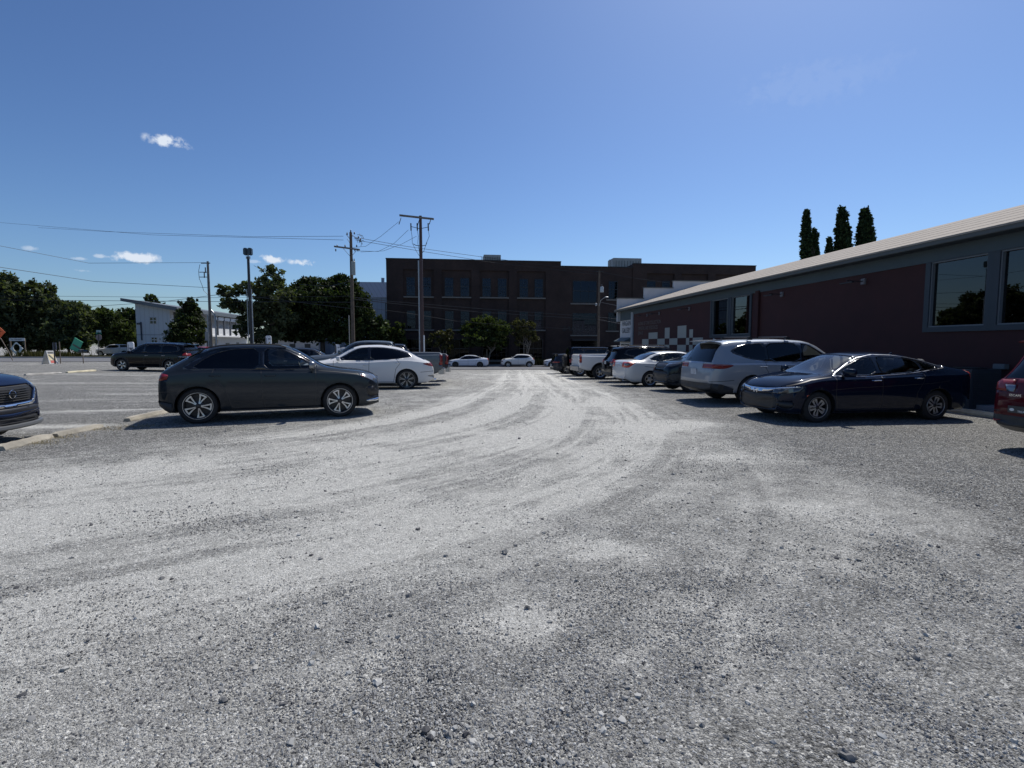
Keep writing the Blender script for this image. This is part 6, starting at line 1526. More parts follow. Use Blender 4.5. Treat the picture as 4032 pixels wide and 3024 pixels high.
m.hexa([(-1.3, -1.0, za_), (fw + 1.5, -1.0, zb__), (fw + 1.5, fl + .6, zb__), (-1.3, fl + .6, za_), (-1.3, -1.0, za_ + .42), (fw + 1.5, -1.0, zb__ + .55), (fw + 1.5, fl + .6, zb__ + .55), (-1.3, fl + .6, za_ + .42)]); m.build('roof', mat('grey_roof', (.13, .15, .17), .6), W_)
def wwin(name, x0, x1, z0, z1, mull=True):
    m = MB(); m.box(x0 - .08, x1 + .08, -.05, -.002, z0 - .08, z1 + .08); f = m.build(name, mat('white_frame', (.5, .52, .55), .5), W_)
    m = MB(); xm, zm = (x0 + x1) / 2, (z0 + z1) / 2
    for (a, b) in ((x0, xm - .05), (xm + .05, x1)):
        for (c, d) in ((z0, zm - .05), (zm + .05, z1)): m.box(a, b, -.062, -.052, c, d)
    m.build('pane', mat('dark_pane', (.006, .007, .01), .06), f)
def wl(px, py): p = at(px, py, 74); return p.x - WX, p.z - wz
x0, z1 = wl(588, 1250); x1, z0 = wl(611, 1274); wwin('window', x0, x1, z0, z1)
x0, z1 = wl(594, 1329); x1, z0 = wl(614, 1347); wwin('window', x0, x1, z0, z1)
m = MB(); x0, z1 = wl(553, 1268); x1, z0 = wl(560, 1340); m.box(x0, x1, -.18, -.003, z0, z1); m.box(x0 - .45, x0, -.18, -.003, z1 - .35, z1 - .1); m.build('duct', mat('navy_duct', (.02, .03, .06), .5), W_)
m = MB(); m.box(0.01, fw - .01, -.02, -.002, 3.05, 3.12); m.build('board_joint', mat('joint_dark', (.18, .19, .22), .8), W_)
# long side facing the sun: upper gallery with dark posts, storey band, units
xs_ = fw
m = MB(); m.box(xs_, xs_ + 1.2, 9.0, fl, 3.0, 3.25); m.build('gallery_floor', mat('white_trim', (.80, .80, .79), .6), W_)
m = MB(); m.box(xs_ + 1.1, xs_ + 1.2, 11.0, fl, ze - .95, ze - .42); m.build('gallery_fascia', mat('white_trim', (.80, .80, .79), .6), W_)
m = MB(); m.box(xs_ + 1.02, xs_ + 1.08, 9.4, fl - .2, 3.25, 4.35); m.build('parapet', mat('white_trim', (.80, .80, .79), .6), W_)
for k in range(8):
    m = MB(); y = 9.5 + k * 2.4; m.box(xs_ + 1.09, xs_ + 1.22, y, y + .35, 3.26, ze - .43); m.build('post', mat('grey_post', (.06, .065, .08), .6), W_)
for (y0, y1, z0, z1) in ((10.6, 11.4, 1.2, 2.2), (13.5, 14.2, 1.3, 2.3), (17.5, 19.0, .9, 2.0), (22, 23, 1.0, 2.1)):
    m = MB(); m.box(xs_ + .002, xs_ + .05, y0, y1, z0, z1); m.build('window', M_WFR, W_)
for y in (8.9, 11.8, 12.9):
    m = MB(); m.box(xs_ + .06, xs_ + .42, y, y + .8, 1.9, 2.55); m.build('air_unit', mat('beige_unit', (.38, .35, .28), .6), W_, bevel=.02)
m = MB(); m.box(xs_ + .002, xs_ + .02, 1.0, 3.1, 2.9, ze - .3); m.build('recess_shade_panel', mat('recess_shade_navy', (.02, .025, .035), .7), W_)  # flat panel on the wall; the shade of a recess is its colour

# ------------------------------------------------------------------ poles and wires
M_POLE = mat('creosote_wood', (.11, .085, .065), .9, noise=(3, .3), bump=(20, .4)); M_POLER = mat('brown_steel', (.06, .03, .028), .5); M_GALV = mat('galvanised', (.34, .36, .38), .45, .5); M_INS = mat('insulator', (.06, .055, .055), .3); M_GREYP = mat('grey_wood', (.17, .16, .15), .85, noise=(3, .3))
def pole(name, px, Y, pytop, label, cat, r0, r1, m_, group='utility poles'):
    b = at(px, 1357, Y); z0 = g(b.x, Y); root = empty(name, (b.x, Y, z0), 0, label, cat, group); h = at(px, pytop, Y).z - z0
    m = MB(); m.tube([(0, 0, -.3), (0, 0, h * .5), (0, 0, h)], [r0, (r0 + r1) / 2, r1], 12); m.build('pole', m_, root, smooth=True)
    return root, h, b.x, z0
def insul(root, x, y, z, up=1, s=1.0):
    m = MB(); m.lathe([(.02, 0), (.055 * s, .05 * up), (.03, .08 * up), (.06 * s, .12 * up), (.03, .16 * up), (.045 * s, .20 * up), (.01, .26 * up)], 8, 'z', (x, y, z)); m.build('insulator', M_INS, root, smooth=True)
def conduit(root, x, y, h, r=.06, m_=M_GALV):
    m = MB(); m.tube([(x, y, -.1), (x, y, h)], r, 8); m.build('conduit', m_, root, smooth=True)
def px2l(root, px, py, Y): p = at(px, py, Y); return p.x - root.location.x, p.z - root.location.z
# 1 left pole with fuses and service conduit
P1, h1, X1, Z1_ = pole('utility_pole', 832, 60, 1029, 'grey wooden pole with fuse cut-outs and a bent conduit, left of the conical tree', 'utility pole', .19, .12, M_GREYP)
m = MB(); m.tube([(.62, 0, -.1), (.60, 0, 4.3), (.52, 0, 5.0), (.3, 0, 5.35), (.12, 0, 5.5)], .10, 8); m.build('conduit', M_GALV, P1, smooth=True)
conduit(P1, -.26, -.05, 5.0, .07)
m = MB(); m.box(-.75, .25, -.06, .06, h1 - .25, h1 - .15); m.box(-1.0, -.1, -.04, .04, h1 - 1.25, h1 - 1.18); m.box(-1.0, -.1, -.04, .04, h1 - 1.8, h1 - 1.73); m.build('crossarm', M_IRON, P1)
for (x, z) in ((-.45, h1 - 1.85), (-.30, h1 - 1.3)):
    m = MB(); m.tube([(x, 0, z), (x, 0, z + .62)], .06, 8); m.build('fuse', M_INS, P1, smooth=True)
m = MB(); m.tube([(-.9, 0, h1 - .35), (-1.08, 0, h1 - 1.1), (-1.05, 0, h1 - 1.9), (-.75, 0, h1 - 2.7), (-.6, 0, h1 - 3.3), (-.15, 0, h1 - 3.75)], .025, 5); m.build('jumper_wire', M_IRON, P1)
# 2 lot light
P2, h2, X2, Z2_ = pole('lot_light', 990, 36, 1012, 'dark steel light pole with two box floodlights, rising behind the dark grey-green SUV', 'light pole', .10, .085, mat('black_steel', (.02, .02, .024), .4), 'lighting')
conduit(P2, .155, -.02, h2 * .72, .035); conduit(P2, -.15, -.05, h2 * .72, .03)
m = MB(); m.tube([(0, 0, h2), (0, 0, h2 + .22)], .05, 8); m.box(-.13, .13, -.05, .05, h2 - .12, h2 + .04); m.build('bracket', M_GALV, P2)
for s in (-1, 1):
    m = MB(); m.box(s * .15 - .125, s * .15 + .125, -.17, .17, h2 + .12, h2 + .60); o = m.build('floodlight', M_TRIM, P2, bevel=.05, smooth=True)
# 3 pole with crossarm and transformer
P3, h3, X3, Z3_ = pole('utility_pole', 1391, 52, 915, 'wooden pole with crossarm and tangled fittings in front of the broad dark green tree', 'utility pole', .20, .13, M_POLE)
def arm3(): 
    x0, z0 = px2l(P3, 1317, 970, 52); x1, z1 = px2l(P3, 1418, 983, 52); m = MB(); z = (z0 + z1) / 2
    m.hexa([(x0, -.16, z0 - .10), (x1, -.16, z1 - .10), (x1, -.05, z1 - .10), (x0, -.05, z0 - .10), (x0, -.16, z0 + .05), (x1, -.16, z1 + .05), (x1, -.05, z1 + .05), (x0, -.05, z0 + .05)]); m.build('crossarm', M_GREYP, P3)
    m = MB(); m.tube([(-.75, -.1, z - .05), (-.05, -.15, z - .85)], .02, 5); m.tube([(.70, -.1, z - .12), (.05, -.15, z - .85)], .02, 5); m.build('brace', M_GREYP, P3)
    for x, u in ((x0 + .15, -1), (x0 + .3, 1), (x1 - .2, -1), (x1 - .3, 1), (-.55, 1), (.4, -1)): insul(P3, x, -.1, z + (.05 if u > 0 else -.1) , u, 1.5)
    m = MB(); r_ = random.Random(3)
    for k in range(9): a = (r_.uniform(-.5, .9), r_.uniform(-.2, .2), h3 - r_.uniform(.0, 1.0)); b = (a[0] + r_.uniform(.1, .5), a[1], a[2] + r_.uniform(-.35, .2)); c = (b[0] + r_.uniform(-.2, .2), b[1], b[2] - r_.uniform(.1, .5)); m.tube([a, b, c], .022, 5)
    m.build('cable_fittings', M_IRON, P3)
    for x, z in ((-.35, h3 - .25), (0, h3), (.35, h3 - .2), (.75, h3 - .6), (.95, h3 - .8)): insul(P3, x, 0, z, 1, 1.5)
    m = MB(); m.tube([(-.45, 0, h3 - .18), (0, 0, h3 - .75)], .03, 5); m.tube([(.9, 0, h3 - .75), (0, 0, h3 - .2)], .03, 5); m.build('bracket', M_GREYP, P3)
    xa, za = px2l(P3, 1374, 1030, 52); xb, zb_ = px2l(P3, 1386, 1085, 52); m = MB(); m.lathe([(.001, zb_), (.20, zb_ + .02), (.20, za - .05), (.16, za), (.001, za + .02)], 14, 'z', (.26, -.25, 0)); m.build('transformer', mat('transformer_grey', (.30, .33, .32), .5), P3, smooth=True)
    insul(P3, .2, -.25, za, 1, 1.2); insul(P3, .36, -.25, za, 1, 1.2)
arm3(); conduit(P3, -.36, 0, 5.0, .05, mat('pale_conduit', (.40, .38, .34), .7))
# 4 tallest pole
P4, h4, X4, Z4_ = pole('utility_pole', 1662, 53, 850, 'tallest pole, dark brown with twin white conduits, in front of the brick building', 'utility pole', .22, .14, M_POLER)
conduit(P4, -.22, -.12, h4 - 4.4, .075); conduit(P4, .22, -.12, h4 * .22, .075, M_WHITE)
x0, z0 = px2l(P4, 1574, 848, 53); x1, z1 = px2l(P4, 1709, 863, 53)
m = MB(); m.hexa([(x0, -.18, z0 - .11), (x1, -.18, z1 - .11), (x1, -.05, z1 - .11), (x0, -.05, z0 - .11), (x0, -.18, z0 + .07), (x1, -.18, z1 + .07), (x1, -.05, z1 + .07), (x0, -.05, z0 + .07)]); m.build('crossarm', M_GREYP, P4)
for (xa, dz) in ((x0 + .15, -.1), (-.1, -.3), (x1 - .25, -.1)):
    m = MB(); m.tube([(xa, -.1, h4 + dz - .1), (xa - .22, -.1, h4 + dz - .75)], [.03, .05], 6); m.build('insulator', M_INS, P4)
zA = px2l(P4, 1620, 896, 53)[1]; zB = px2l(P4, 1620, 966, 53)[1]
m = MB(); m.tube([(-.95, 0, zA + .1), (-.05, 0, zA - .12), (.75, 0, zA + .05)], .03, 5); m.tube([(-.75, 0, zB + .15), (-.5, 0, zB), (0, 0, zB - .06), (.5, 0, zB), (.62, 0, zB + .3)], .035, 5); m.build('bracket', M_IRON, P4)
for x in (-.95, -.32, .78):
    m = MB(); m.tube([(x, 0, zA - .3), (x - .02, 0, zA + .42)], .065, 8); m.build('fuse', M_INS, P4, smooth=True)
m = MB()
for (x, xb) in ((-.95, -.85), (-.32, -.3), (.78, .55)):
    m.tube([(x, 0, zA - .3), (x + .08, 0, zB + .9), (xb, 0, zB + .2), (xb * .55, 0, zB - .55), (-.12, -.1, zB - 1.1)], .022, 5)
m.build('jumper_wire', M_IRON, P4)
# 5 street pole by the gallery with transformer and street lamp
P5, h5, X5, Z5_ = pole('utility_pole', 2356, 56, 1066, 'thin dark pole carrying a grey transformer and a street lamp arm, before the brick building', 'utility pole', .15, .10, M_POLE)
m = MB(); m.box(-.3, .45, -.05, .05, h5 - .12, h5 - .04); m.build('crossarm', M_IRON, P5)
xt, zt_ = px2l(P5, 2365, 1130, 56); xt2, zt2_ = px2l(P5, 2365, 1152, 56)
m = MB(); m.lathe([(.001, zt2_), (.20, zt2_ + .02), (.20, zt_ - .05), (.15, zt_ + .02), (.001, zt_ + .05)], 14, 'z', (.27, -.1, 0)); m.build('transformer', mat('transformer_pale', (.45, .48, .48), .5), P5, smooth=True)
insul(P5, .27, -.1, zt_ + .03, 1, 1.3)
xl_, zl_ = px2l(P5, 2379, 1172, 56); m = MB(); m.tube([(0, -.1, zl_ - .9), (.15, -.3, zl_ - .3), (.55, -.5, zl_)], .03, 6); m.build('lamp_arm', M_GALV, P5)
m = MB(); m.blob((.72, -.55, zl_), (.22, .12, .07)); m.build('lamp_head', M_GALV, P5, smooth=True)
m = MB(); m.blob((-.32, -.2, zl_ - .75), (.12, .12, .16)); m.tube([(0, 0, zl_ - .7), (-.3, -.2, zl_ - .7)], .025, 5); m.build('floodlight', M_GALV, P5, smooth=True)
# wires
def wire(pts, label, r=.018, sag=0):
    P = []
    for (a, b) in zip(pts[:-1], pts[1:]):
        A, B = Vector(a), Vector(b); n = 14
        for k in range(n): t = k / n; q = A.lerp(B, t); q.z -= sag * 4 * t * (1 - t); P.append(q)
    P.append(Vector(pts[-1])); m = MB(); m.tube(P, r, 5); o = m.build('power_line', M_IRON, None); tag(o, label, 'cable', 'overhead wires')
def W(px, py, Y): return tuple(at(px, py, Y))
wire([W(-600, 930, 45), W(0, 968, 50), W(350, 1036, 56), W(812, 1034, 60)], 'upper cable from the left edge to the top of the grey wooden pole')
wire([W(-600, 1000, 42), W(0, 1052, 46), W(370, 1108, 54), W(826, 1133, 60)], 'cable sagging from the left edge across the tree crowns to the grey wooden pole', .022)
wire([W(-300, 1165, 63), W(200, 1166, 62), W(829, 1172, 60), W(1382, 1166, 52)], 'thin level cable over the white building roof')
wire([W(-300, 1175, 63), W(0, 1181, 62), W(829, 1187, 60), W(1384, 1190, 52)], 'second level cable low over the white building roof', .026)
wire([W(345, 1208, 66), W(640, 1188, 64), W(829, 1164, 60), W(895, 1156, 58), W(1384, 1215, 52)], 'cable crossing the grey wooden pole and dropping behind the sycamore', .026)
wire([W(150, 896, 90), W(420, 912, 80), W(1000, 932, 62), W(1352, 930, 52)], 'high thin cable running left from the pole with the crossarm')
wire([W(-200, 860, 100), W(600, 925, 72), W(1352, 945, 52)], 'high lower cable running left from the pole with the crossarm')
wire([W(1380, 975, 52), W(1440, 970, 52.5), W(1500, 930, 52.8), W(1570, 873, 53)], 'slack wire rising to the left end of the tallest pole crossarm', .016)
wire([W(1410, 988, 52), W(1490, 990, 52.5), W(1550, 960, 52.8), W(1608, 905, 53)], 'slack wire rising to the fuses of the tallest pole', .016)
wire([W(1420, 992, 52), W(1510, 988, 52.5), W(1580, 962, 53), W(1640, 930, 53)], 'lowest slack wire joining the two middle poles', .016)
wire([W(1400, 935, 52), W(1600, 970, 54), W(1900, 1012, 58), W(2350, 1070, 56)], 'long wire passing over the brick roof to the thin dark pole', .02)
wire([W(1400, 945, 52), W(1650, 988, 54), W(1950, 1035, 58), W(2350, 1080, 56)], 'lower long wire crossing the brick roofline to the thin dark pole', .02)
wire([W(1391, 1170, 52), W(1530, 1186, 53), W(1900, 1216, 55), W(2350, 1248, 56), W(2445, 1258, 50)], 'cable crossing the brick facade between the window rows', .03)
wire([W(1391, 1178, 52), W(1530, 1193, 53), W(1880, 1228, 55), W(2350, 1258, 56), W(2445, 1275, 50)], 'thicker cable bundle crossing the brick facade below its neighbour', .035)
wire([W(1394, 1205, 52), W(1600, 1232, 54), W(1800, 1265, 58), W(2050, 1285, 60), W(2350, 1300, 56)], 'lowest thin cable sagging across the brick facade behind the street trees', .018)
wire([W(2360, 1070, 56), W(2500, 1095, 56), W(2640, 1115, 58)], 'wire running right from the top of the thin dark pole', .02)
wire([W(2362, 1190, 56), W(2442, 1206, 48)], 'pale service wire to the gallery corner', .025)
wire([W(1180, 1120, 60), W(1300, 1127, 56), W(1386, 1105, 52)], 'pale wire draped before the broad dark green tree', .022)
wire([W(1000, 1046, 36), W(1050, 1072, 42), W(1100, 1100, 50)], 'short wire from the lot light down into the sycamore', .012)

# ------------------------------------------------------------------ signs and small things on the left
M_ORG = mat('orange_sign', (.85, .13, .02), .5); M_WOOD = mat('weathered_wood', (.22, .18, .14), .85, noise=(8, .3)); M_WSIGN = mat('white_sign', (.62, .64, .66), .5, noise=(3, .08)); M_INK = mat('dark_ink', (.05, .05, .06), .7)
def thing_px(name, px, pyb, Y, label, cat, rz=0, group=None):
    p = at(px, pyb, Y); z = g(p.x, Y); return empty(name, (p.x, Y, z), rz, label, cat, group), p.x, z
def LX(root, px, py, Y): p = at(px, py, Y); return p.x - root.location.x, p.z - root.location.z
Y = 50
o, _, _ = thing_px('road_sign', -14, 1390, Y, 'orange diamond road-work sign at the left edge on a leaning wooden prop', 'road sign')
cx, cz = LX(o, -14, 1308, Y); h = 35 * Y / FPX
m = MB(); m.prism([(cx + h, cz), (cx, cz + h), (cx - h, cz), (cx, cz - h)], lambda u, v, d: (u, d, v), -.01, .01); m.build('sign_board', M_ORG, o)
m = MB()
for k, (w0, zz) in enumerate(((.42, .30), (.52, .05), (.40, -.22))): m.box(cx - w0, cx + w0 - .05, -.016, -.0105, cz + zz - .05, cz + zz + .06)
m.build('lettering', mat('orange_ink', (.30, .03, .01), .6), o)
x1, z1 = LX(o, 3, 1336, Y); x2, z2 = LX(o, 32, 1384, Y); m = MB(); m.tube([(x1 - .6, .05, z1 + .9), (x1, .05, z1), (x2, .05, z2), (x2 + .35, .05, 0)], .035, 6); m.build('post', M_WOOD, o)
Y = 66
o, _, _ = thing_px('name_board', 66, 1390, Y, 'white name board on two wooden posts', 'sign')
a = LX(o, 36, 1331, Y); b = LX(o, 97.6, 1342.5, Y)
m = MB(); m.box(a[0], b[0], -.03, .03, b[1], a[1]); m.build('sign_board', M_WSIGN, o, bevel=.01)
for px in (38.5, 95):
    x, z = LX(o, px, 1340, Y); m = MB(); m.box(x - .06, x + .06, .031, .12, -.1, a[1] - .05); m.build('post', M_WOOD, o)
Mx = Matrix.Translation((a[0] + .18, -.034, b[1] + .09)) @ Matrix.Rotation(R(90), 4, 'X'); text_obj('lettering', 'THE DESIGNERY', .26, M_INK, Mx, o, .002, 'LEFT', .78)
o, _, _ = thing_px('diamond_ring', 67, 1390, Y - .25, 'white diamond-shaped board with a large round hole under the name board', 'sign board')
m = MB(); pts_o = [(47, 1380), (43.5, 1371), (60, 1349), (65, 1346), (70, 1349), (91.5, 1373), (82, 1386)]
outer = [LX(o, *p, Y - .25) for p in pts_o]; c = LX(o, 66, 1373, Y - .25); rr_ = 12.5 * Y / FPX
n = 40; ring_o, ring_i = [], []
quad = [LX(o, *p, Y - .25) for p in ((66, 1344.5), (92.5, 1373), (67, 1402), (42, 1373))]
for k in range(n):
    t = 2 * math.pi * k / n; dx, dz = math.cos(t), math.sin(t); hw = 25 * Y / FPX; hh = 28.5 * Y / FPX
    q = 1 / (abs(dx) / hw + abs(dz) / hh); q = min(q, .92 * max(hw, hh)); ring_o.append((c[0] + dx * q, c[1] + dz * q)); ring_i.append((c[0] + dx * rr_, c[1] + .12 + dz * rr_ * 1.15))
V1 = [m.bm.verts.new((u, -.02, v)) for u, v in ring_o]; V2 = [m.bm.verts.new((u, -.02, v)) for u, v in ring_i]; V3 = [m.bm.verts.new((u, .02, v)) for u, v in ring_o]; V4 = [m.bm.verts.new((u, .02, v)) for u, v in ring_i]
for k in range(n):
    j = (k + 1) % n
    for q in ((V1[k], V1[j], V2[j], V2[k]), (V3[k], V4[k], V4[j], V3[j]), (V1[k], V3[k], V3[j], V1[j]), (V2[k], V2[j], V4[j], V4[k])): m.bm.faces.new(q)
m.build('board', mat('bright_white', (.72, .76, .74), .5), o)
m = MB(); m.tube([(c[0], .03, -.1), (c[0], .03, c[1] - rr_ * 1.15)], .03, 5); m.build('stake', M_WOOD, o)
# A-frame board
Y = 42.6
o, _, _ = thing_px('sandwich_board', 197, 1433, Y, 'A-frame board with a cream and red face standing on the gravel', 'A-frame sign', R(80))
H = 1.08; w = .36
def leaf_panel(s, m_, nm):
    m = MB(); a = .36 * s; p = [(-w, a, 0), (w, a, 0), (w, a + .035 * s, 0), (-w, a + .035 * s, 0), (-w * .8, .02 * s, H), (w * .8, .02 * s, H), (w * .8, .055 * s, H), (-w * .8, .055 * s, H)]
    m.hexa(p); return m.build(nm, m_, o, bevel=.01)
leaf_panel(-1, mat('board_white', (.62, .62, .60), .5), 'board_panel'); leaf_panel(1, mat('board_white', (.62, .62, .60), .5), 'board_panel')
def on_face(s, u0, u1, z0, z1, m_, nm):
    m = MB(); f = lambda u, z, e: (u, s * (.36 + .037 + e - (z / H) * .34), z)
    m.hexa([f(u0, z0, 0), f(u1, z0, 0), f(u1, z0, .004), f(u0, z0, .004), f(u0, z1, 0), f(u1, z1, 0), f(u1, z1, .004), f(u0, z1, .004)]); return m.build(nm, m_, o)
for s in (-1, 1):
    on_face(s, -.28, .28, .30, .80, mat('cream_face', (.80, .68, .42), .6), 'poster'); on_face(s, -.20, .20, .08, .28, mat('red_print', (.65, .14, .11), .6), 'poster_band'); on_face(s, -.22, .22, .84, 1.0, mat('grey_print', (.12, .12, .11), .6), 'poster_head')
m = MB(); m.box(-.2, .2, -.05, .05, H - .01, H + .05); m.build('handle', M_LOWER, o, bevel=.01)
o, _, _ = thing_px('sign_post', 217, 1431, 42.3, 'dark leaning steel post with a pale flapping cloth, right of the A-frame board', 'post')
t_ = LX(o, 211.5, 1349, 42.3); m = MB(); m.tube([(0, 0, -.1), (t_[0], 0, t_[1])], .05, 8); m.build('post', M_IRON, o)
a = LX(o, 204, 1349, 42.3); b = LX(o, 210, 1378, 42.3); m = MB(); m.box(a[0], b[0], .05, .07, b[1], a[1]); m.build('cloth', mat('grey_cloth', (.14, .15, .19), .9), o)
a = LX(o, 214, 1349, 42.3); b = LX(o, 221, 1376, 42.3); m = MB(); m.box(a[0], b[0], .05, .07, b[1], a[1]); m.build('cloth', mat('grey_cloth', (.14, .15, .19), .9), o)
o, _, _ = thing_px('sign_post', 239, 1429, 43, 'thin bare wooden post between the A-frame board and the letterbox', 'post')
t_ = LX(o, 233, 1345, 43); m = MB(); m.tube([(0, 0, -.1), (t_[0], 0, t_[1])], .035, 6); m.build('post', M_WOOD, o)
# green board
Y = 66
o, _, _ = thing_px('fallen_board', 300, 1385, Y, 'bright green board with a brown band leaning in the weeds', 'board')
def quad_prism(pts, d0, d1, nm, m_):
    m = MB(); q = [LX(o, *p, Y) for p in pts]; m.prism(q, lambda u, v, d: (u, d, v), d0, d1); return m.build(nm, m_, o)
quad_prism([(295, 1329), (327, 1347.5), (308, 1390), (275, 1372)], -.03, .03, 'board', mat('bright_green', (.10, .50, .28), .5, noise=(1.5, .12)))
quad_prism([(288, 1353), (317, 1370), (315, 1376), (285.5, 1358)], -.045, -.031, 'band', M_WOOD)
m = MB(); x, z = LX(o, 311, 1372, Y); m.box(x - .04, x + .04, .04, .12, -.1, z); m.build('prop', M_WOOD, o)
# letterbox
Y = 43.2
o, _, _ = thing_px('letterbox', 328.5, 1431, Y, 'black letterbox on a thin post at the far edge of the lot', 'letterbox')
a = LX(o, 312, 1390, Y); b = LX(o, 346, 1375, Y); m = MB(); n = 12; zc = a[1] + .13
prof = [(-.09, a[1]), (.09, a[1])] + [(.09 * math.cos(math.pi * k / 8), zc + .12 * math.sin(math.pi * k / 8)) for k in range(9)]
m.prism(prof, lambda u, v, d: (d, u, v), a[0], b[0]); m.build('box', M_TRIM, o, bevel=.006)
m = MB(); x, _z = LX(o, 326, 1390, Y); m.tube([(0, 0, -.1), (x * .6, 0, a[1])], .035, 6); m.build('post', M_WOOD, o)
m = MB(); m.box(a[0] + .3, a[0] + .36, -.12, -.105, zc, zc + .22); m.build('flag', M_LOWER, o)
# stop sign seen from behind, with street name plates
Y = 66
o, _, _ = thing_px('stop_sign', 390.5, 1405, Y, 'back of an octagonal stop sign with street name plates on top', 'road sign')
x, z = LX(o, 389, 1329, Y); r_ = 12.6 * Y / FPX
m = MB(); m.prism([(x + r_ * math.cos(math.pi / 8 + k * math.pi / 4), z + r_ * math.sin(math.pi / 8 + k * math.pi / 4)) for k in range(8)], lambda u, v, d: (u, d, v), -.01, .01); m.build('sign_plate', mat('sign_back', (.22, .17, .18), .5, .3), o)
m = MB(); m.tube([(0, -.04, -.1), (x, -.04, z + .75)], .035, 6); m.build('post', M_GREYP, o)
a = LX(o, 379, 1300, Y); b = LX(o, 398, 1309, Y); m = MB(); m.box(a[0], b[0], -.02, .0, b[1], a[1]); m.build('name_plate', mat('pale_plate', (.35, .48, .48), .4), o)
m = MB(); m.box(x - .02, x + .02, -.40, .35, b[1] - .24, b[1] - .03); m.box(x - .30, x + .38, -.03, -.0, b[1] - .24, b[1] - .03); m.build('name_plate', mat('green_plate', (.01, .10, .08), .4), o)
# rounded lot signs
def lot_sign(x0, x1, y0, Y, label, yaw, deco):
    px = (x0 + x1) / 2; p = at(px, 1380, Y); z = g(p.x, Y); ws = (x1 - x0) * Y / FPX / 2 / max(.3, math.cos(yaw)); h = at(px, y0, Y).z - z
    o = empty('lot_sign', (p.x, Y, z), yaw, label, 'sign', 'rounded white lot signs'); m = MB(); rr = min(.14, ws * .6); pts = [(-ws, 0), (ws, 0)]
    for k in range(6): t = math.pi / 2 * k / 5; pts.append((ws - rr + rr * math.cos(t), h - rr + rr * math.sin(t)))
    for k in range(6): t = math.pi / 2 * (1 + k / 5); pts.append((-ws + rr + rr * math.cos(t), h - rr + rr * math.sin(t)))
    m.prism(pts, lambda u, v, d: (u, d, v), -.05, .05); m.build('panel', mat('lot_sign_white', (.74, .75, .78), .45), o, bevel=.008)
    m = MB(); m.box(-ws - .035, -ws + .01, -.06, .06, 0, h * .98); m.build('edge_post', M_IRON, o)
    deco(o, ws, h)
def deco1(o, ws, h):
    m = MB(); m.box(-ws + .07, -ws + .13, -.056, -.051, h * .45, h - .22); m.box(-.10, ws - .1, -.056, -.051, h - .62, h - .48)
    for (a, b, c, d) in ((-.06, .10, .60, .72), (.06, .20, .66, .76), (-.05, .16, .80, .86)): m.box(a, b, -.056, -.051, h - d, h - c)
    for k in range(3): m.box(-.1, ws - .08, -.056, -.051, h - 1.05 - k * .12, h - 1.0 - k * .12)
    m.build('print', mat('grey_ink', (.25, .26, .28), .6), o)
    Mx = Matrix.Translation((-.20, -.056, h - .66)) @ Matrix.Rotation(R(90), 4, 'X'); text_obj('lettering', 'TWO', .26, M_INK, Mx, o, .002, 'LEFT', .8)
def deco2(o, ws, h):
    m = MB(); m.box(-ws + .04, -ws + .09, -.056, -.051, h * .62, h - .2); m.box(-.02, ws - .05, -.056, -.051, h - .32, h - .2); m.build('print', mat('grey_ink', (.25, .26, .28), .6), o)
    m = MB(); m.hexa([(-.08, -.056, h - .75), (0, -.056, h - .75), (0, -.051, h - .75), (-.08, -.051, h - .75), (.06, -.056, h - .5), (.14, -.056, h - .5), (.14, -.051, h - .5), (.06, -.051, h - .5)]); m.build('logo', mat('ochre_ink', (.45, .33, .05), .6), o)
lot_sign(503.5, 528.5, 1346.5, 45, 'rounded white lot sign with TWO lettering beside the large black SUV', 0, deco1)
lot_sign(1049, 1069, 1321.5, 41, 'rounded white lot sign with an ochre mark above the dark grey-green SUV roof', R(12), deco2)
lot_sign(1324, 1333.5, 1356, 44, 'narrow white lot sign seen edge-on in front of the work van', R(58), deco2)
o, _, _ = thing_px('notice_sign', 815, 1370, 50, 'pale grey notice board on a thin post left of the grey wooden pole', 'sign')
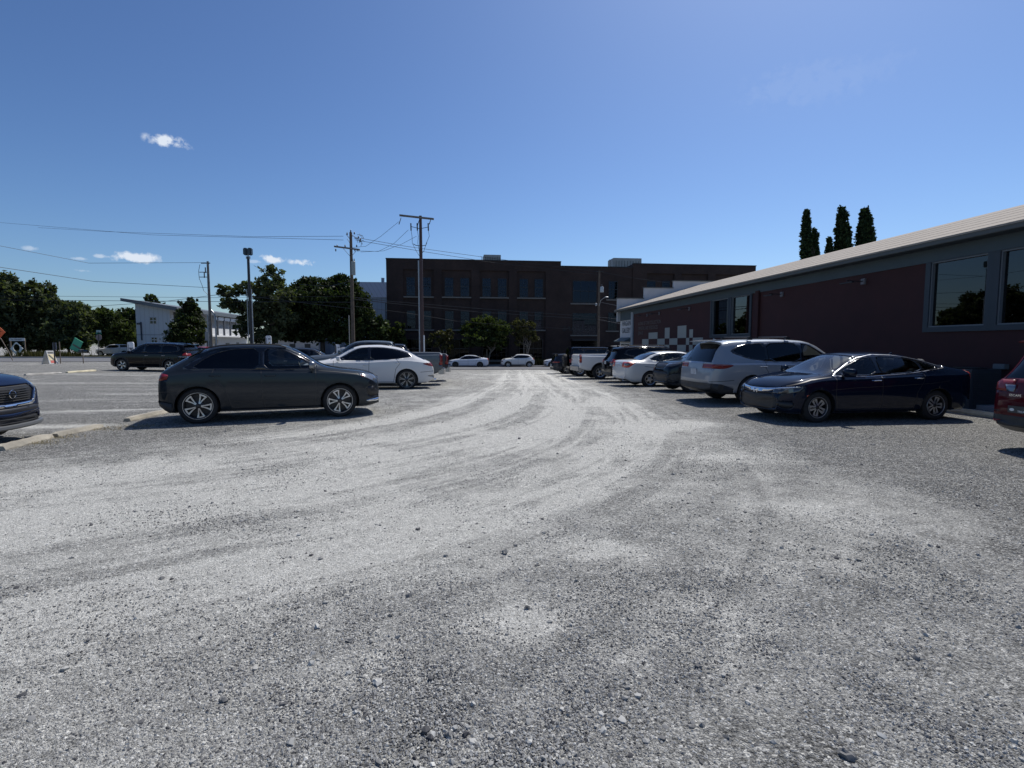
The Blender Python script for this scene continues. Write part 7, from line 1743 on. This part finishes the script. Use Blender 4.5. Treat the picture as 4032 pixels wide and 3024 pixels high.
a = LX(o, 807, 1307, 50); b = LX(o, 822, 1341, 50); m = MB(); m.box(a[0], b[0], -.02, .02, b[1], a[1]); m.build('sign_board', mat('notice_grey', (.20, .24, .25), .6), o)
m = MB(); m.tube([(0, .05, -.1), (0, .05, b[1] + .3)], .03, 6); m.build('post', M_IRON, o)
# pale houses glimpsed through the trees
o, _, _ = thing_px('white_house', 1140, 1357, 92, 'low white house glimpsed under the sycamore branches', 'house', R(4))
m = MB(); m.box(-5, 5, 0, 7, -1, 2.6); m.build('wall', M_WHT, o)
m = MB(); m.hexa([(-5.4, -.5, 2.6), (5.4, -.5, 2.6), (5.4, 7.5, 2.6), (-5.4, 7.5, 2.6), (-5.4, 3.2, 4.2), (5.4, 3.2, 4.2), (5.4, 3.8, 4.2), (-5.4, 3.8, 4.2)]); m.build('roof', mat('grey_roof', (.13, .15, .17), .6), o)
for x in (-3, 0, 2.6):
    m = MB(); m.box(x, x + 1, -.03, -.002, .8, 2.0); m.build('window', M_WFR, o)
# lettering on the ruby red SUV and a sticker
esc = [q for q in bpy.data.objects if q.get('label', '').startswith('ruby red')][0]
def tail_item(a, b, z): return None
Mt = Matrix.Translation((-2.40, .50, .82)) @ Matrix(((0, 0, -1, 0), (-1, 0, 0, 0), (0, 1, 0, 0), (0, 0, 0, 1)))
text_obj('model_lettering', 'ESCAPE', .046, M_CHROME, Mt, esc, .006, 'LEFT', 1.1)
m = MB(); m.box(-2.415, -2.405, .06, .50, .58, .68); st_ = m.build('sticker', mat('sticker_dark', (.05, .05, .05), .5), esc)
for (s_, z_, y_) in (("DON'T", .635, .27), ('TREAD HERE', .592, .36)):
    Mt = Matrix.Translation((-2.419, y_, z_)) @ Matrix(((0, 0, -1, 0), (-1, 0, 0, 0), (0, 1, 0, 0), (0, 0, 0, 1))); text_obj('lettering', s_, .042, M_WHITE, Mt, st_, .002)
m = MB(); m.blob((-2.418, .44, .625), (.003, .035, .022), 8, 5); m.build('emblem', M_WHITE, st_)
